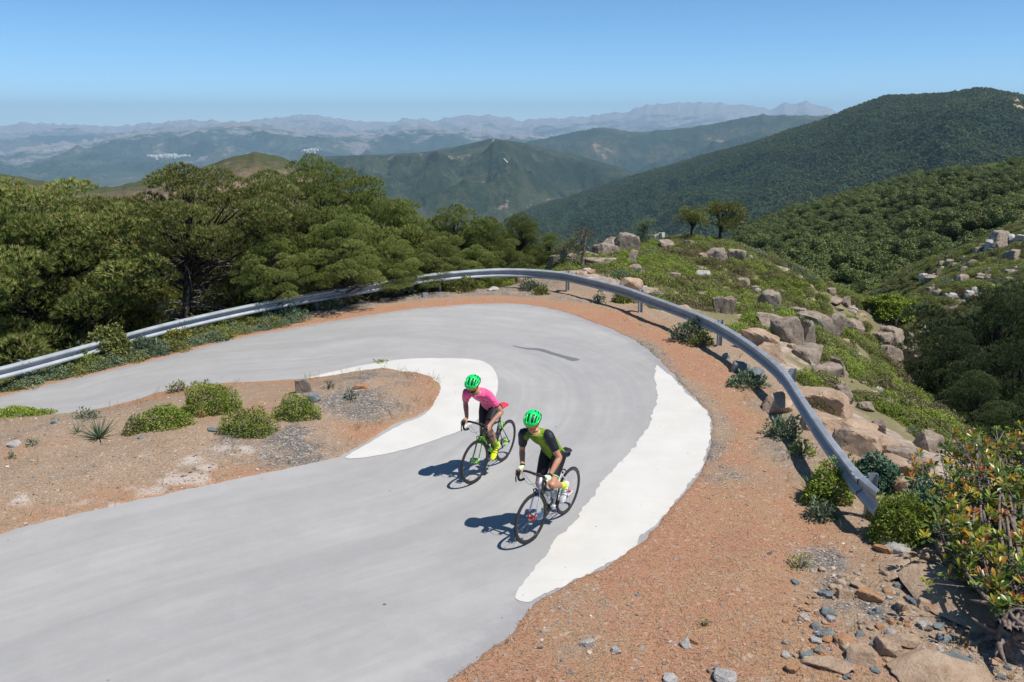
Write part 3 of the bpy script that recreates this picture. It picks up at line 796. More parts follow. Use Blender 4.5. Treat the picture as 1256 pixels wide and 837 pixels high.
def beam(s0, s1, last=False, shift=0.0):
    mb = MB(); n = max(2, int((s1 - s0) / 0.18))
    ss = list(np.linspace(s0, s1, n)); rings = []
    N = len(PROF)
    for s in ss:
        p, q, w = rail_at(s)
        hs, ds, ow, drop = 0.93, 1.0, 0.0, 0.0
        if last:
            k = max(0.0, (s - (s1 - 0.75)) / 0.75)
            hs = 1.0 + 0.42 * k ** 2.2; ds = 1 - 0.55 * k; ow = -0.04 * k ** 2; drop = -0.02 * k
        for th in (0.0, -0.0045):
            for h, d in PROF:
                a = p[:2] + w * ((d + shift) * (1 if True else 1) * ds + ow + th)
                if last and k > 0.9: h = h * (1 - 0.12 * abs(h / 0.156) * (k - 0.9) * 10)
                rings.append((a[0] - ROFF.x, a[1] - ROFF.y, p[2] + h * hs + drop))
    fs = []
    for i in range(n - 1):
        o = i * 2 * N; o2 = o + 2 * N
        for j in range(N - 1):
            fs.append((o + j, o + j + 1, o2 + j + 1, o2 + j))
            fs.append((o + N + j, o2 + N + j, o2 + N + j + 1, o + N + j + 1))
        fs.append((o, o2, o2 + N, o + N)); fs.append((o + N - 1, o + 2 * N - 1, o2 + 2 * N - 1, o2 + N - 1))
    for o in (0, (n - 1) * 2 * N):
        for j in range(N - 1): fs.append((o + j, o + N + j, o + N + j + 1, o + j + 1))
    mb.add(rings, fs)
    # bolts at the splices
    for s in ((s0 + 0.12, s0 + 0.26) + ((s1 - 0.62,) if last else ())):
        p, q, w = rail_at(s)
        for h, d in ((0.112, 0.083), (0.03, 0.014), (-0.03, 0.014), (-0.112, 0.083)):
            c = Vector((p[0] + w[0] * (d + shift + 0.004) - ROFF.x, p[1] + w[1] * (d + shift + 0.004) - ROFF.y, p[2] + h))
            mb.ell(c, (0.016, 0.016, 0.016), None, 8, 5)
    o = mb.build('end_terminal' if last else 'rail_beam', galv_m, rail, True); smooth_by_angle(o, 20)
    return o
def smooth_by_angle(o, a=35):
    me = o.data
    ang = math.radians(a)
    import bmesh
    bm = bmesh.new(); bm.from_mesh(me)
    for e in bm.edges:
        if len(e.link_faces) == 2: e.smooth = e.calc_face_angle(0) < ang
    bm.to_mesh(me); bm.free()
def near_s(P):
    return float(_L[np.argmin((RC[:, 0] - P[0]) ** 2 + (RC[:, 1] - P[1]) ** 2)])
post_s = [near_s(at(*p)) for p in [(701, 358), (789, 384), (882, 428), (970, 497)]] + [Ltot - 0.62]
s = post_s[0] - 4.1
while s > 2: post_s.insert(0, s); s -= 4.0
beam(0.0, post_s[0] + 0.15, False, 0.004 if len(post_s) % 2 else 0.0)
for i in range(len(post_s) - 1):
    beam(post_s[i] - 0.15, post_s[i + 1] + 0.15, False, 0.004 * (i % 2))
beam(post_s[-1] - 0.15, Ltot, True, 0.004)
for s in post_s:
    p, q, w = rail_at(s)
    z0 = gz(p[0] - w[0] * 0.2, p[1] - w[1] * 0.2) - 0.15
    zt = p[2] + 0.145
    rot = Matrix(((q[0], w[0], 0), (q[1], w[1], 0), (0, 0, 1)))
    mb = MB()
    c = Vector((p[0] - ROFF.x, p[1] - ROFF.y, 0)) + rot @ Vector((0, -0.16, 0))
    hz_ = (z0 + zt) / 2; L = zt - z0
    mb.box((c.x, c.y, hz_), (0.005, 0.12, L), rot)
    for k in (-1, 1):
        cc = c + rot @ Vector((0.030, k * 0.0575, 0)); mb.box((cc.x, cc.y, hz_ - 0.001), (0.055, 0.005, L - 0.002), rot)
    # spacer between the post and the beam
    cc = c + rot @ Vector((0.02, 0.11, 0)); mb.box((cc.x, cc.y, p[2]), (0.10, 0.10, 0.17), rot)
    mb.build('post', galv_m, rail, False)
# ------------------------------------------------------------------ bicycles
def catmull(P, k=6):
    P = [Vector(p) for p in P]; out = []
    for i in range(len(P) - 1):
        p0 = P[max(i - 1, 0)]; p1 = P[i]; p2 = P[i + 1]; p3 = P[min(i + 2, len(P) - 1)]
        for j in range(k):
            t = j / k
            out.append(0.5 * ((2 * p1) + (-p0 + p2) * t + (2 * p0 - 5 * p1 + 4 * p2 - p3) * t * t + (-p0 + 3 * p1 - 3 * p2 + p3) * t ** 3))
    out.append(P[-1]); return out

rubber = simple('tyre_rubber', (0.022, 0.022, 0.024), 0.75, var=0.3)
alloy_dark = simple('dark_alloy', (0.045, 0.045, 0.05), 0.35, 0.7, 0.5)
alloy = simple('silver_alloy', (0.55, 0.56, 0.58), 0.3, 0.9, 0.5)
carbon = simple('black_carbon', (0.016, 0.016, 0.019), 0.32, 0.0, 0.5)
black_plastic = simple('black_plastic', (0.02, 0.02, 0.022), 0.5)
tape_m = simple('bar_tape', (0.025, 0.025, 0.028), 0.75, scale=120)
steel = simple('steel', (0.30, 0.30, 0.31), 0.45, 0.7)

WR = 0.338
BBx, BBz = 0.405, 0.270
HT_TOP = Vector((0.800, 0, 0.845)); HT_BOT = Vector((0.845, 0, 0.700))
FAX = Vector((0.985, 0, WR)); RAX = Vector((0, 0, WR)); BB = Vector((BBx, 0, BBz))
ST_TOP = Vector((0.262, 0, 0.770)); SADDLE = Vector((0.190, 0, 0.985))

def wheel(parent, name, centre, mats, front, rot=None):
    w = empty(name, centre); w.parent = parent
    if rot is not None: w.rotation_euler = rot
    mb = MB(); mb.torus((0, 0, 0), WR - 0.0125, 0.0125, (0, 1, 0), 72, 10); mb.build('tyre', rubber, w)
    mb = MB()
    # deep rim: closed ring profile
    prof = [(0.3130, 0.0105), (0.3130, -0.0105), (0.300, -0.012), (0.287, -0.007), (0.283, 0.0), (0.287, 0.007), (0.300, 0.012)]
    n = 72; vs = []; fs = []
    for i in range(n):
        t = 2 * math.pi * i / n
        for r, y in prof: vs.append((math.cos(t) * (r + 0.010 if r > 0.31 else r), y, math.sin(t) * (r + 0.010 if r > 0.31 else r)))
    k = len(prof)
    for i in range(n):
        for j in range(k): fs.append((i * k + j, i * k + (j + 1) % k, ((i + 1) % n) * k + (j + 1) % k, ((i + 1) % n) * k + j))
    mb.add(vs, fs); mb.build('rim', mats['rim'], w)
    mb = MB(); ns = 20 if front else 24
    for i in range(ns):
        a = 2 * math.pi * i / ns; sd = 1 if i % 2 else -1
        hr = 0.019; ha = a + (0 if front else 0.5 * (1 if (i // 2) % 2 else -1))
        mb.tube([(hr * math.cos(ha), sd * 0.024, hr * math.sin(ha)), (0.287 * math.cos(a), 0, 0.287 * math.sin(a))], 0.0009, 4, False)
    mb.build('spokes', mats.get('spoke', steel), w)
    mb = MB(); mb.tube([(0, -0.046, 0), (0, -0.03, 0), (0, -0.026, 0), (0, 0.026, 0), (0, 0.03, 0), (0, 0.046, 0)], [0.011, 0.011, 0.021, 0.021, 0.011, 0.011], 16)
    mb.tube([(0, -0.056, 0), (0, 0.056, 0)], 0.006, 8)
    mb.build('hub', mats['hub'], w)
    if not front:
        mb = MB()
        for i in range(7):
            r = 0.052 - 0.005 * i; y = -0.026 - 0.004 * i
            mb.tube([(0, y, 0), (0, y - 0.0022, 0)], r, 24)
        mb.build('cassette', steel, w)
    mb = MB(); mb.tube([(0.283, 0, 0.0), (0.235, 0.0, 0.0)], 0.0025, 6); mb.build('valve', steel, w)
    return w

def make_bike(label, C, crank_deg, steer, bottles, saddle_col, bar_w=0.21):
    b = empty('road_bicycle'); tag(b, label, 'bicycle')
    fm, fm2 = C['frame'], C['accent']
    # frame
    mb = MB()
    mb.tube(catmull([HT_BOT + Vector((-0.012, 0, 0.02)), Vector((0.62, 0, 0.475)), BB], 5), [0.027] * 6 + [0.029] * 5, 14, flat=0.8)
    mb.tube([HT_TOP + Vector((-0.005, 0, -0.03)), ST_TOP + Vector((0.0, 0, -0.02))], [0.021, 0.015], 12)
    mb.tube([HT_TOP, HT_BOT], [0.022, 0.026], 14)
    mb.tube([BB, ST_TOP], [0.021, 0.0165], 12)
    mb.tube([BB + Vector((0, -0.036, 0)), BB + Vector((0, 0.036, 0))], 0.024, 16)
    for s in (-1, 1):
        mb.tube(catmull([BB + Vector((-0.02, s * 0.028, 0)), Vector((0.22, s * 0.042, 0.298)), Vector((0.05, s * 0.062, 0.335)), RAX + Vector((0, s * 0.064, 0))], 4), 0.0095, 8, flat=0.8)
        mb.tube(catmull([ST_TOP + Vector((0.02, s * 0.012, -0.08)), Vector((0.19, s * 0.034, 0.600)), Vector((0.02, s * 0.060, 0.36)), RAX + Vector((0, s * 0.062, 0.006))], 4), 0.0075, 8)
        mb.box(RAX + Vector((0.004, s * 0.064, 0)), (0.045, 0.006, 0.036))
    mb.build('frame', fm, b)
    # painted bands on the tubes
    for (t0, t1) in C['bands']:
        mb = MB()
        P = catmull([HT_BOT + Vector((-0.012, 0, 0.02)), Vector((0.62, 0, 0.475)), BB], 10)
        k0, k1 = int(t0 * 20), int(t1 * 20)
        mb.tube(P[k0:k1 + 1], 0.0295, 14, True, flat=0.82)
        mb.build('frame_band', fm2, b)
    if C.get('stay_band'):
        for s in (-1, 1):
            mb = MB(); mb.tube([Vector((0.235, s * 0.022, 0.685)), Vector((0.150, s * 0.043, 0.535))], 0.0098, 8); mb.build('frame_band', fm2, b)
            mb = MB(); mb.tube([Vector((0.13, s * 0.054, 0.319)), Vector((0.05, s * 0.0625, 0.335))], 0.0105, 8); mb.build('frame_band', fm2, b)
    # steering assembly turns about the head tube
    ax = (HT_TOP - HT_BOT).normalized()
    Rm = Matrix.Rotation(steer, 3, ax)
    def S(v): return HT_BOT + Rm @ (Vector(v) - HT_BOT)
    mb = MB()
    mb.tube([S(HT_BOT + Vector((0.006, 0, -0.022))), S(HT_BOT + Vector((0, 0, 0.004)))], [0.030, 0.027], 14)
    for s in (-1, 1):
        mb.tube([S(p) for p in catmull([HT_BOT + Vector((0.008, s * 0.016, -0.02)), Vector((0.880, s * 0.042, 0.615)), Vector((0.925, s * 0.05, 0.48)), FAX + Vector((-0.004, s * 0.051, 0.0))], 4)],
                [0.018, 0.017, 0.016, 0.015, 0.014, 0.013, 0.0125, 0.012, 0.0115, 0.011, 0.0105, 0.010, 0.009], 10, flat=0.6)
    fork = mb.build('fork', C['fork'], b)
    for s in (-1, 1):
        mb = MB()
        mb.tube([S((0.957, s * 0.051, 0.405)), S((0.983, s * 0.0515, 0.335))], 0.0115, 10, flat=0.8)
        mb.build('fork_tip', C['tip'], fork)
    f = S(FAX)
    e = Rm.to_euler()
    wheel(b, 'front_wheel', f, C, True, e)
    wheel(b, 'rear_wheel', RAX, C, False)
    # brakes
    for (nm, p, sp) in (('front_brake', S((0.900, 0, 0.698)), 1), ('rear_brake', Vector((0.165, 0, 0.700)), 1)):
        mb = MB()
        for s in (-1, 1):
            mb.tube([p + Vector((0, 0, 0.018)), p + Vector((0.008, s * 0.034, 0.004)), p + Vector((0.0, s * 0.028, -0.038))], [0.010, 0.009, 0.007], 8)
            mb.box(p + Vector((0, s * 0.020, -0.040)), (0.045, 0.010, 0.012))
        mb.build(nm, C['brake'], b)
    # stem, bar
    mb = MB(); BAR = Vector((0.888, 0, 0.905))
    top = HT_TOP + (HT_TOP - HT_BOT).normalized() * 0.045
    mb.tube([S(HT_TOP), S(top)], 0.019, 12)
    mb.tube([S(top + Vector((0, 0, -0.006))), S(BAR)], [0.018, 0.016], 12)
    mb.tube([S(BAR + Vector((0, -0.022, 0))), S(BAR + Vector((0, 0.022, 0)))], 0.020, 12)
    mb.box(S(BAR + Vector((0.035, 0, 0.018))), (0.055, 0.042, 0.014), Rm)
    mb.build('stem', C['stem'], b)
    bp = [(0, 0, 0), (0.002, 0.06, 0), (0.003, 0.13, 0.0), (0.014, bar_w - 0.02, -0.002), (0.045, bar_w, -0.004), (0.085, bar_w, -0.012), (0.108, bar_w + 0.002, -0.040),
          (0.105, bar_w + 0.004, -0.080), (0.070, bar_w + 0.008, -0.118), (0.020, bar_w + 0.012, -0.132), (-0.030, bar_w + 0.014, -0.136)]
    mb = MB()
    for s in (-1, 1):
        mb.tube([S(BAR + Vector((x, s * y, z))) for x, y, z in catmull(bp, 4)], 0.0158, 10)
    hb = mb.build('handlebar', tape_m, b)
    for s in (-1, 1):
        mb = MB()
        mb.tube([S(BAR + Vector((x, s * y, z))) for x, y, z in catmull([(0.068, bar_w, 0.006), (0.10, bar_w, 0.012), (0.135, bar_w - 0.002, 0.020), (0.152, bar_w - 0.004, 0.052)], 3)],
                [0.017, 0.017, 0.018, 0.018, 0.017, 0.016, 0.015, 0.014, 0.013, 0.012][:10], 10)
        br = mb.build('brake_hood', black_plastic, hb)
        mb = MB()
        mb.tube([S(BAR + Vector((x, s * y, z))) for x, y, z in catmull([(0.145, bar_w, 0.012), (0.160, bar_w + 0.002, -0.03), (0.158, bar_w + 0.006, -0.075), (0.140, bar_w + 0.012, -0.115)], 4)], 0.0065, 8, flat=1.7)
        mb.build('brake_lever', alloy_dark, hb)
    mb = MB()
    for s in (-1, 1):
        mb.tube([S(BAR + Vector(p)) for p in catmull([(0.06, s * 0.20, -0.01), (0.10, s * 0.13, -0.06), (0.07, s * 0.06, -0.13), (0.0, s * 0.02, -0.12)], 5)], 0.0023, 5)
    mb.tube([S(BAR + Vector(p)) for p in catmull([(0.06, -0.18, -0.01), (0.12, -0.06, -0.03), (0.07, 0.0, -0.12), (0.01, 0, -0.195)], 5)], 0.0023, 5)
    mb.build('cables', black_plastic, b)
    # seatpost and saddle
    mb = MB(); mb.tube([ST_TOP + Vector((0.004, 0, -0.01)), Vector((0.205, 0, 0.955))], 0.0138, 12); mb.tube([ST_TOP + Vector((0.006, 0, -0.02)), ST_TOP + Vector((0, 0, 0.006))], 0.0195, 12)
    mb.build('seatpost', carbon, b)
    mb = MB(); prof = [(-0.105, 0.035, 0.010), (-0.098, 0.066, 0.014), (-0.06, 0.074, 0.010), (-0.01, 0.052, 0.004), (0.05, 0.027, 0.0), (0.11, 0.020, -0.002), (0.155, 0.017, -0.006), (0.165, 0.008, -0.010)]
    rings = []; m = 12
    for x, hw, z in prof:
        for j in range(m):
            t = 2 * math.pi * j / m
            yy = hw * math.cos(t); zz = 0.017 * math.sin(t) if math.sin(t) > 0 else 0.026 * math.sin(t) * (0.5 + 0.5 * abs(math.cos(t)))
            rings.append((SADDLE.x + x + 0.015, yy, SADDLE.z + z + zz - abs(yy) * 0.12 + (-0.006 if abs(yy) < 0.006 and zz > 0 else 0)))
    fs = [(i * m + j, i * m + (j + 1) % m, (i + 1) * m + (j + 1) % m, (i + 1) * m + j) for i in range(len(prof) - 1) for j in range(m)]
    fs += [tuple(range(m - 1, -1, -1)), tuple(range((len(prof) - 1) * m, len(prof) * m))]
    mb.add(rings, fs)
    sdl = mb.build('saddle', saddle_col, b)
    mb = MB()
    for s in (-1, 1): mb.tube(catmull([SADDLE + Vector((-0.07, s * 0.026, -0.012)), SADDLE + Vector((-0.03, s * 0.020, -0.036)), SADDLE + Vector((0.05, s * 0.020, -0.036)), SADDLE + Vector((0.13, s * 0.008, -0.020))], 4), 0.0035, 6)
    mb.build('saddle_rails', steel, sdl)
    if C.get('bag'):
        mb = MB(); mb.ell(SADDLE + Vector((-0.075, 0, -0.062)), (0.062, 0.042, 0.040), None, 14, 9); mb.build('saddle_bag', black_plastic, sdl)
    # crankset (drive side = rider's right = -y)
    a = math.radians(crank_deg)
    mb = MB(); ca = empty('crankset', BB); ca.parent = b
    for r, y in ((0.098, -0.047), (0.076, -0.041)):
        nt = 48; vs = []; fs = []
        for i in range(nt * 2):
            t = math.pi * i / nt; ro = r + (0.003 if i % 2 else -0.001)
            for rr, yy in ((ro, y), (ro, y - 0.003), (r - 0.018, y), (r - 0.018, y - 0.003)): vs.append((rr * math.cos(t), yy, rr * math.sin(t)))
        for i in range(nt * 2):
            o = 4 * i; q = 4 * ((i + 1) % (nt * 2))
            fs += [(o, q, q + 1, o + 1), (o + 2, o + 3, q + 3, q + 2), (o, o + 2, q + 2, q), (o + 1, q + 1, q + 3, o + 3)]
        mb.add(vs, fs)
    for k in range(4):
        t = a + math.pi / 4 + k * math.pi / 2
        mb.tube([(0, -0.046, 0), (0.083 * math.cos(t), -0.046, 0.083 * math.sin(t))], [0.016, 0.008], 8)
    mb.build('chainring', alloy_dark, ca)
    peds = []
    for s in (-1, 1):
        aa = a if s < 0 else a + math.pi
        end = Vector((0.1725 * math.cos(aa), s * 0.070, 0.1725 * math.sin(aa)))
        mb = MB(); mb.tube([(0, s * 0.052, 0), (end.x * 0.5, s * 0.062, end.z * 0.5), end], [0.019, 0.013, 0.012], 10)
        arm = mb.build('crank_arm', C.get('crank', alloy_dark), ca)
        pc = end + Vector((0, s * 0.052, 0))
        mb = MB(); mb.tube([end, pc], 0.007, 8); mb.box(pc + Vector((0, 0, -0.004)), (0.075, 0.060, 0.016))
        mb.build('pedal', black_plastic, ca)
        peds.append(BB + pc)
    # chain, derailleurs
    mb = MB()
    y = -0.046
    mb.tube([(BBx + 0.0, y, BBz + 0.098), (0.0, -0.038, WR + 0.042)], 0.0045, 6)
    mb.tube(catmull([(BBx, y, BBz - 0.098), (0.10, y, 0.215), (0.03, -0.040, 0.205), (0.005, -0.040, 0.235), (0.035, -0.040, 0.270), (0.03, -0.040, 0.31)], 4), 0.0045, 6)
    mb.tube(catmull([(BBx + 0.098 * math.cos(t), y, BBz + 0.098 * math.sin(t)) for t in np.linspace(math.pi / 2, -math.pi / 2, 9)], 2), 0.0045, 6)
    mb.build('chain', steel, b)
    mb = MB(); mb.tube([(0.008, -0.066, WR - 0.02), (0.018, -0.07, 0.285), (0.035, -0.052, 0.265)], [0.012, 0.016, 0.012], 8)
    mb.box((0.022, -0.044, 0.238), (0.016, 0.010, 0.085)); mb.tube([(0.035, -0.034, 0.268), (0.035, -0.05, 0.268)], 0.017, 12); mb.tube([(0.012, -0.034, 0.212), (0.012, -0.05, 0.212)], 0.017, 12)
    mb.build('rear_derailleur', alloy_dark, b)
    mb = MB(); mb.box((BBx - 0.035, -0.046, BBz + 0.112), (0.07, 0.016, 0.022)); mb.tube([(BBx - 0.045, -0.02, BBz + 0.16), (BBx - 0.04, -0.045, BBz + 0.12)], 0.009, 8); mb.build('front_derailleur', alloy_dark, b)
    # bottles
    dt = (BB - HT_BOT).normalized(); st = (ST_TOP - BB).normalized()
    spots = [(BB - dt * 0.33, -dt, Vector((dt.z, 0, -dt.x))), (BB + st * 0.20, st, Vector((st.z, 0, -st.x)))]
    for (p, dr, nn), m in zip(spots, bottles):
        if nn.z < 0 and p is spots[0][0]: nn = -nn
        if p is spots[1][0] and nn.x < 0: nn = -nn
        if m is None: continue
        c0 = p + nn * 0.068 - dr * 0.07
        mb = MB()
        mb.tube([c0, c0 + dr * 0.005, c0 + dr * 0.10, c0 + dr * 0.112, c0 + dr * 0.135, c0 + dr * 0.15, c0 + dr * 0.172], [0.034, 0.0365, 0.0365, 0.0335, 0.036, 0.035, 0.024], 16)
        bo = mb.build('bottle', m, b)
        mb = MB(); mb.tube([c0 + dr * 0.172, c0 + dr * 0.180, c0 + dr * 0.196], [0.026, 0.020, 0.010], 12); mb.build('cap', black_plastic, bo)
        mb = MB()
        for s in (-1, 1): mb.tube(catmull([p + nn * 0.03 - dr * 0.06, c0 + dr * 0.02 + Vector((0, s * 0.040, 0)), c0 + dr * 0.09 + nn * 0.02 + Vector((0, s * 0.039, 0)), c0 + dr * 0.11 + nn * 0.041], 4), 0.003, 6)
        mb.tube([c0 - dr * 0.004 + nn * 0.03, p + nn * 0.03 - dr * 0.06], 0.004, 6)
        mb.build('bottle_cage', carbon, b)
    hoods = [S(BAR + Vector((0.105, s * bar_w, 0.030))) for s in (-1, 1)]
    return b, peds, hoods, S, BAR
# ------------------------------------------------------------------ riders
def ik(a, c, l1, l2, pole):
    a = Vector(a); c = Vector(c); d = c - a; L = min(d.length, (l1 + l2) * 0.999)
    dn = d.normalized(); x = (l1 * l1 - l2 * l2 + L * L) / (2 * L); h = math.sqrt(max(l1 * l1 - x * x, 0))
    p = Vector(pole); p = (p - dn * p.dot(dn)).normalized()
    return a + dn * x + p * h

def loft(mb, cs, hw, hd, n=20):
    """elliptical tube in the sagittal plane: half width (y) and half depth per centre"""
    cs = [Vector(c) for c in cs]; rings = []
    for i, c in enumerate(cs):
        t = (cs[min(i + 1, len(cs) - 1)] - cs[max(i - 1, 0)]).normalized()
        b = t.cross(Vector((0, 1, 0))).normalized()
        for j in range(n):
            q = 2 * math.pi * j / n
            rings.append(c + Vector((0, 1, 0)) * (hw[i] * math.cos(q)) + b * (hd[i] * math.sin(q)))
    fs = [(i * n + j, i * n + (j + 1) % n, (i + 1) * n + (j + 1) % n, (i + 1) * n + j) for i in range(len(cs) - 1) for j in range(n)]
    fs += [tuple(range(n - 1, -1, -1)), tuple(range((len(cs) - 1) * n, len(cs) * n))]
    mb.add(rings, fs)

def interp_list(a, k):
    xs = np.linspace(0, len(a) - 1, (len(a) - 1) * k + 1)
    return list(np.interp(xs, np.arange(len(a)), a))

def fuse(mb, name, mats, parent, voxel=0.007, it=4, fac=0.5):
    """union of overlapping closed forms as one continuous skin"""
    me = bpy.data.meshes.new('tmp'); me.from_pydata([tuple(v) for v in mb.v], [], mb.f); me.update()
    import bmesh
    bm = bmesh.new(); bm.from_mesh(me); bmesh.ops.recalc_face_normals(bm, faces=bm.faces); bm.to_mesh(me); bm.free()
    o = bpy.data.objects.new('tmp', me); COL.objects.link(o)
    m = o.modifiers.new('r', 'REMESH'); m.mode = 'VOXEL'; m.voxel_size = voxel; m.use_smooth_shade = True
    s = o.modifiers.new('s', 'SMOOTH'); s.factor = fac; s.iterations = it
    dg = bpy.context.evaluated_depsgraph_get()
    me2 = bpy.data.meshes.new_from_object(o.evaluated_get(dg))
    bpy.data.objects.remove(o); bpy.data.meshes.remove(me)
    me2.name = name
    me2.polygons.foreach_set('use_smooth', [True] * len(me2.polygons))
    me2.materials.clear()
    for m in (mats if isinstance(mats, (list, tuple)) else [mats]): me2.materials.append(m)
    oo = bpy.data.objects.new(name, me2); COL.objects.link(oo)
    if parent: oo.parent = parent
    return oo

def skin_mat(name, c):
    n = NT(name); f = n.noise(n.vec(), 14, 4)
    return n.fin(n.ramp(f, [(0.3, tuple(x * 0.82 for x in c)), (0.7, c)]), 0.5, None, 0, 0.4)
skin1 = skin_mat('skin', (0.46, 0.235, 0.15)); skin2 = skin_mat('skin_tanned', (0.52, 0.25, 0.15))
hair_m = simple('hair', (0.02, 0.014, 0.01), 0.7, scale=90)
short_m = simple('black_lycra', (0.010, 0.010, 0.013), 0.62, spec=0.25, scale=60)
helm_g = simple('helmet_green', (0.0, 0.66, 0.13), 0.28, 0, 0.55, var=0.05, scale=8)
helm_k = simple('helmet_black', (0.012, 0.014, 0.014), 0.45)
lens_m = simple('orange_mirror_lens', (0.75, 0.22, 0.02), 0.12, 0.55, 0.7)
lip_m = simple('lips', (0.30, 0.10, 0.08), 0.5)

def pink_mat():
    n = NT('pink_jersey'); p = n.vec('Object')
    f = n.noise(p, 22, 3)
    c = n.ramp(f, [(0.3, (0.86, 0.075, 0.23)), (0.7, (0.95, 0.12, 0.30))])
    w = n.noise(p, 9, 3)
    return n.fin(c, 0.7, n.bump(n.noise(n.mapv(p, (1, 0.6, 1.8)), 13, 4, 0.6, 0.8), 0.9, 0.03), 0, 0.25, **{'Sheen Weight': 0.3})
def neon_mat():
    n = NT('green_jersey'); p = n.vec('Object'); sx = n.n('ShaderNodeSeparateXYZ'); n.t.links.new(p, sx.inputs[0])
    ay = n.math('ABSOLUTE', sx.outputs[1])
    sweep = n.math('ADD', n.math('MULTIPLY', sx.outputs[2], 1.0), n.math('MULTIPLY', ay, 0.9))
    wv = n.math('SINE', n.math('MULTIPLY', n.math('ADD', sweep, n.math('MULTIPLY', sx.outputs[0], 0.25)), 300.0))
    msk = n.ramp(n.math('ADD', ay, n.math('MULTIPLY', n.noise(p, 12, 2), 0.03)), [(0.065, 0.0), (0.12, 1.0)])
    st = n.ramp(n.math('ADD', wv, n.math('SUBTRACT', n.math('MULTIPLY', msk, 1.1), 1.0)), [(0.0, 0.0), (0.18, 1.0)])
    low = n.ramp(sx.outputs[2], [(1.10, 0.0), (1.3, 1.0)])
    base = n.mix(low, (0.20, 0.33, 0.02), (0.34, 0.56, 0.035))
    c = n.mix(n.math('MULTIPLY', st, msk), base, (0.025, 0.04, 0.015))
    c = n.mix(n.ramp(ay, [(0.0035, 1.0), (0.005, 0.0)]), c, (0.03, 0.03, 0.03))
    return n.fin(c, 0.7, n.bump(n.noise(n.mapv(p, (1, 0.6, 1.8)), 13, 4, 0.6, 0.8), 0.9, 0.03), 0, 0.25)

